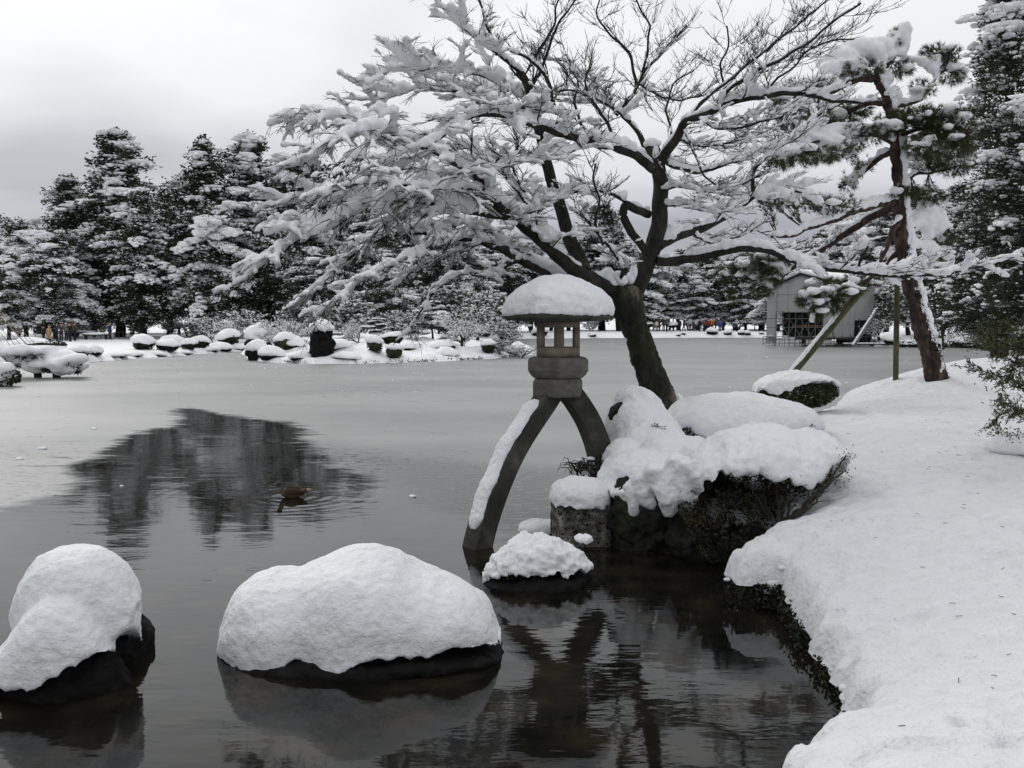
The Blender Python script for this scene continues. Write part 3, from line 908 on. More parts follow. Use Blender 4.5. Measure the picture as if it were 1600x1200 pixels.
# ------------------------------------------------------------------ stone lantern
def lantern():
    Yc = 10.5
    cx = P(872, 500, Yc)[0]
    t = thing('stone_lantern', 'grey granite garden lantern on two splayed curved legs with a snow-laden hexagonal roof', 'lantern', (cx, Yc, 0))
    def zz(py): return P(872, py, Yc)[2]
    R0 = math.radians(17)
    def hexring(r, z, rot=R0, n=6, sq=1.0):
        a = np.arange(n) * 2 * math.pi / n + rot
        return np.stack([r * np.cos(a), r * np.sin(a) * sq, np.full(n, z)], -1)
    def hexstack(mb, levels, rot=R0, n=6):
        v = np.concatenate([hexring(r, z, rot, n) for r, z in levels])
        k = np.arange(n)
        cap0 = k[::-1][None]; cap1 = (k + (len(levels) - 1) * n)[None]
        mb.add(v, [grid_faces(len(levels), n, True), cap0, cap1])
    # roof slab
    mb = MB()
    hexstack(mb, [(.30, zz(503)), (.565, zz(500)), (.60, zz(497)), (.605, zz(490)), (.55, zz(484)), (.20, zz(462)), (.05, zz(455))], rot=math.radians(4))
    o = mb.build('roof', M['lantern_roof'], t, smooth=False); bevel(o, .012)
    BEV.append(o)
    # snow on the roof
    mb = MB()
    n = 72; lev = []
    a = np.arange(n) * 2 * math.pi / n
    hexr = .62 / np.maximum.reduce([np.abs(np.cos(a - math.radians(4) - k * math.pi / 3 - math.pi / 6)) for k in range(3)]) * math.cos(math.pi / 6)
    rng = np.random.RandomState(4)
    drip = fbm(np.stack([np.cos(a) * 3, np.sin(a) * 3, a * 0], -1), 1, 3, 2) * .012
    V = []
    for k, (q, zp) in enumerate([(.80, 488), (.97, 493), (1.0, 490), (1.0, 483), (.985, 474), (.95, 465), (.88, 457), (.76, 449), (.6, 442), (.42, 436), (.22, 431), (.0, 429)]):
        ang = a
        r = hexr * q
        x = r * np.cos(ang); y = r * np.sin(ang)
        z = np.full(n, zz(zp)) + (drip if k < 3 else 0)
        # lopsided: peak left of centre, long slope right as in the photograph
        lean = 1 - np.clip(x, 0, 1) * .10 - np.clip(-x - .30, 0, 1) * .35
        zb = zz(490)
        z = zb + (z - zb) * (lean if k > 2 else 1)
        V.append(np.stack([x, y, z], -1))
    V = np.concatenate(V)
    mb.add(V, [grid_faces(12, n, True), np.arange(n)[::-1][None]])
    o = mb.build('snow_cap', M['snow'], t)
    remesh(o, .016, 3, [(.35, .025, 2), (.11, .010, 2), (.04, .004, 2)])
    # fire box: hexagonal walls with square windows
    r = .262; z0, z1 = zz(557), zz(500)
    mb = MB()
    rot = math.radians(31)
    ring = hexring(r, 0, rot)[:, :2]
    for k in range(6):
        A, B = ring[k], ring[(k + 1) % 6]
        e = (B - A); L_ = np.linalg.norm(e); e = e / L_; nrm = np.array([e[1], -e[0]])
        th = .055
        def q(u0, u1, za, zb_):
            c = A + e * (u0 + u1) / 2 - nrm * th / 2
            box(mb, (c[0], c[1], (za + zb_) / 2), (u1 - u0, th, zb_ - za), rz=math.atan2(e[1], e[0]))
        H = z1 - z0
        q(-.002, L_ + .002, z0, z0 + H * .26)
        q(-.002, L_ + .002, z0 + H * .80, z1)
        pw = .058 if (A + B)[1] < 0 else .034
        q(-.002, pw, z0 + H * .258, z0 + H * .802)
        q(L_ - pw, L_ + .002, z0 + H * .258, z0 + H * .802)
    hexstack(mb, [(.19, z0 + .002), (.19, z0 + .03)], rot)
    hexstack(mb, [(.20, z1 - .04), (.20, z1 - .003)], rot)
    o = mb.build('fire_box', M['lantern_warm'], t, smooth=False)
    # platform
    mb = MB(); rot = math.radians(28)
    hexstack(mb, [(.30, zz(589.5)), (.345, zz(584)), (.375, zz(577)), (.375, zz(563)), (.365, zz(559.5)), (.30, zz(557.5)), (.1, zz(557.4))], rot)
    o = mb.build('platform', M['lantern'], t, smooth=False); bevel(o, .01); BEV.append(o)
    mb = MB(); hexstack(mb, [(.285, zz(619)), (.298, zz(616)), (.30, zz(596)), (.275, zz(590)), (.2, zz(589.6))], math.radians(22))
    o = mb.build('pedestal', M['lantern'], t, smooth=False); bevel(o, .01); BEV.append(o)
    # two curved legs, square in section
    def leg(path, az, w0, w1, name):
        """path: (horizontal distance from axis, z)"""
        mb = MB()
        pth = np.array(path, float)
        d = np.linspace(0, len(pth) - 1, 34)
        from_ = np.stack([np.interp(d, range(len(pth)), pth[:, k]) for k in (0, 1)], -1)
        for _ in range(6): from_[1:-1] = (from_[:-2] + 2 * from_[1:-1] + from_[2:]) / 4
        tg = np.gradient(from_, axis=0); tg /= np.linalg.norm(tg, axis=1)[:, None]
        hd = np.array([math.cos(az), math.sin(az)]); sd2 = np.array([-hd[1], hd[0]])
        V = []
        for i, (h, z) in enumerate(from_):
            w = w0 + (w1 - w0) * i / 33
            no = np.array([-tg[i, 1], tg[i, 0]])   # outward-up normal in the (h,z) plane
            if no[1] < 0: no = -no
            for (u, s_) in ((-1, -1), (1, -1), (1, 1), (-1, 1)):
                hh = h + no[0] * u * w / 2; z_ = z + no[1] * u * w / 2
                V.append([hd[0] * hh + sd2[0] * s_ * w / 2, hd[1] * hh + sd2[1] * s_ * w / 2, z_])
        mb.add(V, [grid_faces(34, 4, True), np.array([[3, 2, 1, 0]]), np.array([[132, 133, 134, 135]])])
        o = mb.build('leg', M['lantern_leg'], t, smooth=False); bevel(o, .015); BEV.append(o)
        return o, from_, hd, sd2, tg
    az = math.radians(180 + 40)
    o, fr, hd, sd2, tg = leg([(.08, 1.58), (.17, 1.47), (.335, 1.31), (.64, .99), (.87, .62), (1.03, .28), (1.12, .03), (1.19, -.3)], az, .205, .235, 'leg')
    mb = MB(); V = []
    idx = np.linspace(6.5, 26, 40); k = np.arange(34)
    rngl = np.random.RandomState(8)
    for ii in idx:
        h = np.interp(ii, k, fr[:, 0]); z = np.interp(ii, k, fr[:, 1]); w = .207 + .0009 * ii
        t_ = np.array([np.interp(ii, k, tg[:, 0]), np.interp(ii, k, tg[:, 1])]); no = np.array([-t_[1], t_[0]]); no = no if no[1] > 0 else -no
        e_ = min(1, (ii - 6.5) / 2.2, (26 - ii) / 2.0); e_ = math.sqrt(max(e_, .02))
        th = (.055 + .012 * math.sin(ii)) * e_; wd = w * .44 * (.35 + .65 * e_) 
        hh, z_ = h + no[0] * w / 2, z + no[1] * w / 2
        for ph in np.linspace(0, 2 * math.pi, 16, endpoint=False):
            s_ = np.sign(math.cos(ph)) * abs(math.cos(ph)) ** .6 * wd + math.sin(ii * 1.1) * .006; u = math.sin(ph) * th
            V.append([hd[0] * (hh + no[0] * u) + sd2[0] * s_, hd[1] * (hh + no[0] * u) + sd2[1] * s_, z_ + no[1] * u])
    mb.add(V, [grid_faces(40, 16, True), np.arange(16)[::-1][None], (np.arange(16) + 39 * 16)[None]])
    s_o = mb.build('snow_strip', M['snow'], o); remesh(s_o, .012, 2, [(.12, .008, 2), (.04, .005, 2)])
    leg([(.08, 1.58), (.19, 1.49), (.37, 1.23), (.48, .98), (.54, .78), (.59, .45)], math.radians(22), .22, .24, 'leg')
BEV = []
lantern()

# ------------------------------------------------------------------ leafy clipped shrubs and the stones of the bank
def leaf_fill(mb, fn, n, size, rng, mat=0, up=.3):
    """cards filling where fn accepts"""
    C = fn(n)
    D = sph(len(C), rng); D[:, 2] += up
    L_ = rng.uniform(.7, 1.3, len(C)) * size
    cards(mb, C, D, L_, L_ * .5, mat, rng)
def azalea():
    t = thing('azalea_shrub', 'wide dark shrub under deep lumpy snow, bare crooked stems at its right end', 'shrub')
    Y0 = 9.6
    mb = MB()
    top = [(1068, 775), (1074, 745), (1080, 715), (1095, 692), (1125, 675), (1170, 666), (1215, 664), (1255, 668), (1290, 678), (1312, 692), (1323, 706), (1325, 722)]
    bot = [(1068, 812), (1085, 790), (1100, 762), (1125, 738), (1145, 730), (1160, 742), (1180, 732), (1205, 750), (1225, 740), (1245, 762), (1262, 762), (1280, 745), (1300, 728), (1325, 720)]
    mound(mb, top, ragged(bot, 5, 8, 6), Y0, .75, back_z=.75, nu=110, nv=50, e=.62, dexp=.3)
    # tongues hanging over the left front
    for (a, b, Yq, r) in [((1000, 745), (1015, 790), 9.3, .12), ((1030, 735), (1048, 800), 9.2, .15), ((1055, 720), (1075, 790), 9.2, .16), ((985, 760), (990, 800), 9.35, .10), ((1080, 730), (1095, 765), 9.1, .13)]:
        tube(mb, resample([P(*a, Yq), P((a[0] + b[0]) / 2, (a[1] + b[1]) / 2, Yq - .08), P(*b, Yq)], .05), r * np.linspace(1, .35, len(resample([P(*a, Yq), P((a[0] + b[0]) / 2, (a[1] + b[1]) / 2, Yq - .08), P(*b, Yq)], .05))), 10)
    o = mb.build('snow_cap', M['snow'], t)
    remesh(o, .02, 2, [(.35, .05, 2), (.12, .020, 2), (.045, .009, 2)])
    rng = np.random.RandomState(11)
    def fill(n):
        C = []
        px = rng.uniform(1062, 1300, n * 3); v = rng.uniform(0, 1, n * 3)
        topl = np.interp(px, [1040, 1080, 1140, 1240, 1300], [770, 745, 715, 722, 722])
        bl = np.interp(px, [1062, 1085, 1110, 1160, 1200, 1240, 1270, 1300], [800, 850, 880, 872, 840, 800, 775, 745])
        py = topl + (bl - topl) * v
        YY = Y0 - .62 + rng.uniform(0, .9, n * 3) - .45 * (v - .4) * (px < 1200)
        dens = fbm(np.stack([px / 100, py / 100, YY], -1), .28, 2, 2)
        ok = dens > -.02 + .25 * (px > 1230)
        # a hollow under the right end where the stems show
        ok &= ~((px > 1215) & (py > 762 + (1290 - px) * .15) & (rng.uniform(0, 1, n * 3) < .85))
        C = np.array([P(a, b, c) for a, b, c in zip(px[ok][:n], py[ok][:n], YY[ok][:n])])
        return C
    mb = MB()
    leaf_fill(mb, fill, 15000, .034, rng)
    # core of tangled dead shade-giving twigs and leaves
    for k in range(260):
        a = P(rng.uniform(1080, 1220), rng.uniform(745, 860), Y0 - rng.uniform(-.1, .5))
        d = sph(1, rng)[0] * .18; d[2] = abs(d[2])
        tube(mb, [a, a + d * .5 + rng.normal(size=3) * .01, a + d], [.005, .004, .002], 3, cap=False)
    mb.build('foliage', M['shrub_leaf'], t, kind='stuff')
    # stems
    root = P(1212, 822, 8.72)
    mb = MB()
    tips = [(1322, 712), (1298, 728), (1318, 738), (1240, 745), (1262, 758), (1215, 740), (1190, 752), (1280, 744), (1230, 770), (1170, 760), (1300, 752)]
    for k, tp in enumerate(tips):
        e_ = P(*tp, 8.85 + rng.uniform(0, .3))
        m_ = root * .45 + e_ * .55 + np.array([rng.normal() * .04, rng.normal() * .05, -.07 + rng.normal() * .03])
        m2 = root * .78 + e_ * .22 + np.array([.03, rng.normal() * .05, -.04])
        q = resample([root, m2, m_, e_], .04)
        q[1:-1] += rng.normal(size=(len(q) - 2, 3)) * .007
        tube(mb, q, np.linspace(.018, .005, len(q)), 6)
        for j in range(3):
            i = rng.randint(len(q) // 2, len(q)); d = sph(1, rng)[0] * .12; d[2] = abs(d[2])
            tube(mb, [q[i], q[i] + d * .5, q[i] + d], [.005, .004, .002], 4)
    mb.build('stems', M['maple_bark'], t)
    mb = MB()
    C = []
    for tp in [(1322, 712), (1318, 738), (1300, 752), (1312, 725), (1298, 740), (1285, 752), (1225, 745), (1240, 752)]:
        c = P(*tp, 8.98); C.append(c + rng.normal(size=(45, 3)) * [.05, .08, .035])
    C = np.concatenate(C); D = sph(len(C), rng); D[:, 2] += .5
    cards(mb, C, D, rng.uniform(.02, .035, len(C)), .012, 0, rng)
    mb.build('outer_leaves', M['nandina'], t, kind='stuff')
azalea()
def low_hedge():
    t = thing('clipped_shrub', 'low clipped shrub buried under a smooth flat loaf of snow behind the azalea', 'shrub')
    mb = MB()
    top = [(1040, 650), (1052, 632), (1075, 621), (1110, 614), (1150, 612), (1195, 616), (1235, 626), (1265, 638), (1280, 652), (1284, 668)]
    bot = [(1040, 672), (1075, 668), (1085, 678), (1105, 688), (1150, 680), (1200, 676), (1284, 674)]
    mound(mb, top, ragged(bot, 2, 8, 7), 12.2, .85, back_z=.9, nu=90, nv=44, e=.55, dexp=.3)
    o = mb.build('snow_cap', M['snow'], t)
    remesh(o, .024, 3, [(.5, .03, 2), (.13, .014, 2)])
    rng = np.random.RandomState(12)
    mb = MB()
    def fill(n):
        px = rng.uniform(1052, 1275, n); py = rng.uniform(664, 712, n) ; YY = 12.2 + rng.uniform(-.72, .5, n)
        return np.array([P(a, b, c) for a, b, c in zip(px, py, YY)])
    leaf_fill(mb, fill, 6500, .045, rng)
    mb.build('foliage', M['box_leaf'], t, kind='stuff')
low_hedge()
def round_bush():
    t = thing('clipped_shrub', 'round green bush with a tilted dome of snow, alone beside the slanting wooden prop', 'shrub')
    Y0 = 15.2
    mb = MB()
    top = [(1177, 608), (1181, 598), (1195, 588), (1220, 581), (1245, 579), (1275, 583), (1298, 590), (1310, 602)]
    bot = [(1177, 613), (1195, 610), (1215, 616), (1235, 608), (1250, 602), (1270, 596), (1295, 597), (1310, 604)]
    mound(mb, top, ragged(bot, 2, 5, 8), Y0, .62, back_z=1.15, nu=70, nv=36, e=.55, dexp=.35)
    o = mb.build('snow_cap', M['snow'], t)
    remesh(o, .024, 2, [(.3, .03, 2), (.1, .015, 2)])
    rng = np.random.RandomState(13)
    mb = MB()
    c = P(1246, 612, Y0)
    d = sph(9000, rng); r = rng.uniform(.55, 1, 9000) ** .5
    C = c + d * r[:, None] * [.64, .6, .26] 
    C[:, 2] += .08 * (C[:, 0] - c[0]) - .03
    keep = fbm(C, .12, 2, 5) > -.42
    C = C[keep & (C[:, 2] < c[2] + .14)]
    cards(mb, C, d[:len(C)] + sph(len(C), rng) * .7, rng.uniform(.035, .06, len(C)), .028, 0, rng)
    for k in range(14):
        a = np.array([c[0] + rng.normal() * .08, c[1] + rng.normal() * .08, c[2] - .38]); e_ = c + sph(1, rng)[0] * [.45, .4, .12]
        tube(mb, resample([a, (a + e_) / 2 + [0, 0, -.03], e_], .1), .012, 5)
    mb.build('foliage', M['box_leaf'], t, kind='stuff')
round_bush()
def bank_rocks():
    # upright stone with the snow slope
    t = thing('bank_stone', 'upright dark stone wrapped in snow, right of the foot of the lantern', 'rock')
    mb = MB()
    top = [(952, 660), (956, 630), (962, 612), (975, 603), (995, 600), (1012, 606), (1028, 625), (1045, 645), (1062, 668), (1078, 690)]
    bot = [(952, 668), (965, 690), (985, 700), (1010, 705), (1040, 705), (1078, 705)]
    mound(mb, top, bot, 11.2, .42, back_z=.9, nu=60, nv=34, e=.6, dexp=.35)
    # slope of snow falling towards the water
    for (px, py, Y, rx, ry, rz_) in [(990, 665, 11.0, .34, .34, .32), (1015, 690, 10.8, .40, .36, .26), (975, 715, 10.6, .26, .35, .22), (1040, 712, 10.5, .36, .40, .25), (1000, 735, 10.2, .42, .45, .22),
                                (965, 745, 10.15, .22, .30, .17), (1050, 745, 10.0, .34, .40, .22), (995, 765, 9.85, .26, .25, .15), (1035, 765, 9.75, .26, .26, .17), (962, 762, 9.95, .14, .2, .09), (1075, 715, 10.6, .3, .4, .25)]:
        blob(mb, P(px, py, Y), (rx, ry, rz_), 3)
    for (a, b, Yq, r) in [((980, 765), (990, 802), 9.65, .10), ((962, 768), (972, 790), 9.75, .07), ((1010, 768), (1022, 790), 9.6, .10), ((1000, 775), (1003, 812), 9.6, .05), ((1045, 770), (1055, 815), 9.45, .11)]:
        q = resample([P(*a, Yq), P(*b, Yq)], .04); tube(mb, q, r * np.linspace(1, .3, len(q)), 10)
    o = mb.build('snow_cap', M['snow'], t)
    remesh(o, .02, 3, [(.35, .035, 2), (.11, .015, 2), (.04, .007, 2)])
    mb = MB()
    blob(mb, P(972, 662, 11.0), (.17, .22, .26), 3, amp=.05, sc=.3); blob(mb, P(990, 700, 11.25), (.3, .28, .4), 3, amp=.03, sc=.3)
    o = mb.build('rock_body', M['rock_moss'], t); remesh(o, .025, 1, [(.2, .04, 3), (.06, .012, 2)])
    specs = [('bank_boulder', 'dark mossy boulder at the water line, right of the square stone block', [(985, 815, 10.0, .30, .40, .55), (1010, 830, 9.8, .32, .4, .45), (965, 800, 10.2, .2, .3, .5)]),
             ('bank_boulder', 'tall leaning mossy boulder under the left end of the azalea snow', [(1050, 815, 9.75, .17, .35, .55), (1070, 840, 9.6, .26, .35, .42)]),
             ('bank_boulder', 'low dark boulder and shade core under the azalea, at the edge of the black water', [(1120, 862, 9.5, .40, .36, .28), (1175, 862, 9.15, .30, .34, .22), (1110, 800, 10.0, .5, .4, .4), (1190, 800, 10.0, .3, .4, .25)])]  # rear blobs: dark core added so gaps in the azalea leaves look shaded
    for nm, lb, bl in specs:
        mb = MB()
        for (px, py, Y, rx, ry, rz_) in bl: blob(mb, P(px, py, Y), (rx, ry, rz_), 3, amp=.06, sc=.3)
        o = mb.build(nm, M['rock_moss']); tag(o, lb, 'rock')
        remesh(o, .026, 1, [(.3, .10, 3), (.09, .035, 3)])
    # sedge tuft at the foot of the right leg
    rng = np.random.RandomState(6)
    mb = MB(); ms = MB()
    for k in range(190):
        c = P(rng.choice([908, 925, 940, 950]) + rng.normal() * 7, 738 + rng.uniform(-6, 10), 10.6 + rng.normal() * .08)
        az = rng.uniform(0, 6.28); L_ = rng.uniform(.12, .24); d = np.array([math.cos(az), math.sin(az), 0])
        tube(mb, [c, c + d * L_ * .35 + [0, 0, L_ * .55], c + d * L_ * .8 + [0, 0, L_ * .55], c + d * L_ + [0, 0, L_ * .25]], [.006, .006, .004, .001], 3, cap=False)
    for k in range(12):
        blob(ms, P(rng.uniform(903, 955), rng.uniform(716, 740), 10.6), (rng.uniform(.03, .07), .06, .022), 2)
    t2 = thing('grass_tuft', 'dark sedge tuft flecked with snow at the foot of the right lantern leg', 'plant')
    mb.build('blades', M['shrub_leaf'], t2, kind='stuff'); ms.build('snow_flecks', M['snow'], t2)
    # small sprigs poking out of the snow
    for k, (px, py, Y, lb) in enumerate([(1028, 660, 10.6, 'upper thin sprig poking out of the snow beside the upright stone'), (1012, 692, 10.45, 'lower leafy sprig poking out of the snow slope by the lantern')]):
        mb = MB(); c = P(px - 8, py + 8, Y)
        for j in range(10):
            d = np.array([rng.uniform(-.2, 1), -.3, rng.uniform(-.1, .5)]) * rng.uniform(.08, .17)
            tube(mb, [c, c + d * .6, c + d], [.004, .004, .0015], 3)
            cards(mb, np.array([c + d]), d[None], .05, .014, 0, rng)
        tag(mb.build('leafy_sprig', M['shrub_leaf']), lb, 'plant')
    # overhanging ground plants along the near edge
    mb = MB(); ms = MB()
    for i in range(len(edge_pts)):
        x, y, z = edge_pts[i]
        if not (3.2 < y < 10): continue
        dens = 26 if y > 6.6 else 9
        dens = int(dens * np.clip(fbm(np.array([[x, y, 0]]), .35, 2, 8)[0] * 2 + 1.0, 0, 2.2))
        n2 = edge_nrm[i]
        for j in range(dens):
            w = rng.uniform(-.02, .07); zc = rng.uniform(.0, max(.03, z - .21))
            C_ = np.array([x + n2[0] * w * EDGE_S, y + n2[1] * w * EDGE_S, zc]) + rng.normal(size=3) * .012
            CC.append(C_)
    C = np.array(CC); D = sph(len(C), rng); D[:, 2] += .2
    cards(mb, C, D, rng.uniform(.02, .05, len(C)), .02, 0, rng)
    mb.build('edge_plants', M['shrub_leaf'], kind='stuff', label='dark mossy creeping plants hanging from the edge of the near bank')
    # lumps of snow caught in them
    for (px, py, z, r) in [(1190, 905, .22, .06), (1205, 912, .2, .05), (1187, 888, .3, .02), (1135, 906, .2, .025), (1200, 925, .12, .03), (1284, 1000, .14, .05), (1300, 1010, .10, .07), (1312, 1000, .12, .05),
                       (1290, 990, .2, .035), (1322, 1076, .07, .035), (1328, 1084, .06, .03), (1232, 902, .2, .03), (1240, 915, .22, .035), (1222, 888, .33, .03), (1246, 930, .2, .03)]:
        g = G(px, py, z)
        blob(ms, g, (r * 1.2, r, r * .8), 2, amp=r * .5, sc=.08)
    ms.build('snow_clods', M['snow'], kind='stuff', label='small clods of snow caught among the plants of the bank edge')
CC = []
EDGE_S = 1.0 if poly_sd(np.array([edge_pts[400][0] + edge_nrm[400][0] * .05]), np.array([edge_pts[400][1] + edge_nrm[400][1] * .05]), bank_poly[:, :2])[0][0] < 0 else -1.0
bank_rocks()
# ------------------------------------------------------------------ near trees
def polyP(pts, Y):
    """[(px, py[, dY])..] -> world points"""
    return np.array([P(p[0], p[1], Y + (p[2] if len(p) > 2 else 0)) for p in pts])
def unit(v): return v / (np.linalg.norm(v) + 1e-9)
def spawn_path(start, d, L, rng, wander=.22, up=.0, droop=0.0, step=.07, planar=.4):
    n = max(3, int(L / step))
    p = np.array(start, float); d = unit(d); pts = [p.copy()]
    for i in range(n):
        w = rng.normal(size=3) * wander; w[2] *= planar
        d = unit(d + w + np.array([0, 0, up / n * 2.0 - droop / n * 2.2 * (i / n)]))
        p = p + d * (L / n); pts.append(p.copy())
    return np.array(pts)
def side_dir(t, rng, sgn, ang, vert=.25):
    h = unit(np.array([t[0], t[1], t[2] * .5]))
    s = unit(np.cross(t, [0, 0, 1.0]) + rng.normal(size=3) * .15)
    s = s * sgn
    d = t * math.cos(ang) + s * math.sin(ang)
    d[2] += rng.normal() * vert
    return unit(d)
def snow_on(mb, pts, rb, thick, rng, steep=.78, sides=7, gap=.0, seed=0, ragged_=1.0, taper=1.0):
    """loaf of snow riding on top of a branch, broken where the branch is steep"""
    q, rr = resample(pts, max(.028, thick * .7), rb)
    if len(q) < 3: return
    t = np.gradient(q, axis=0); t /= np.linalg.norm(t, axis=1)[:, None] + 1e-9
    flat_ = np.clip((steep - np.abs(t[:, 2])) / .3, 0, 1)
    n1 = fbm(q, .28, 2, seed + 3); n2 = fbm(q, .09, 2, seed + 5)
    r = thick * flat_ ** .5 * np.clip(1 + n1 * .9 * ragged_ + n2 * .55 * ragged_, .0, 1.9)
    r = r * np.linspace(1, taper, len(q))
    cut = (flat_ > .05) & (r > thick * .28) & (fbm(q, .4, 1, seed + 9) > gap - 1)
    i = 0; n = len(q)
    while i < n:
        if not cut[i]: i += 1; continue
        j = i
        while j + 1 < n and cut[j + 1]: j += 1
        if j - i >= 2:
            k = slice(i, j + 1)
            m = j - i + 1
            e = np.sin(np.clip(np.minimum(np.arange(m), np.arange(m)[::-1]) / 1.6 + .35, 0, 1) * math.pi / 2)
            r_ = np.maximum(r[k] * e, .008)
            c = q[k].copy(); c[:, 2] += rr[k] * .75 + r_ * .55
            sag = np.abs(n2[k]) * thick * .4
            c[:, 2] -= sag * (thick > .03)
            tube(mb, c, r_, sides, sx=1.0, su=1.0, jit=.05, rng=rng)
        i = j + 1

MAPLE_Y = 13.0
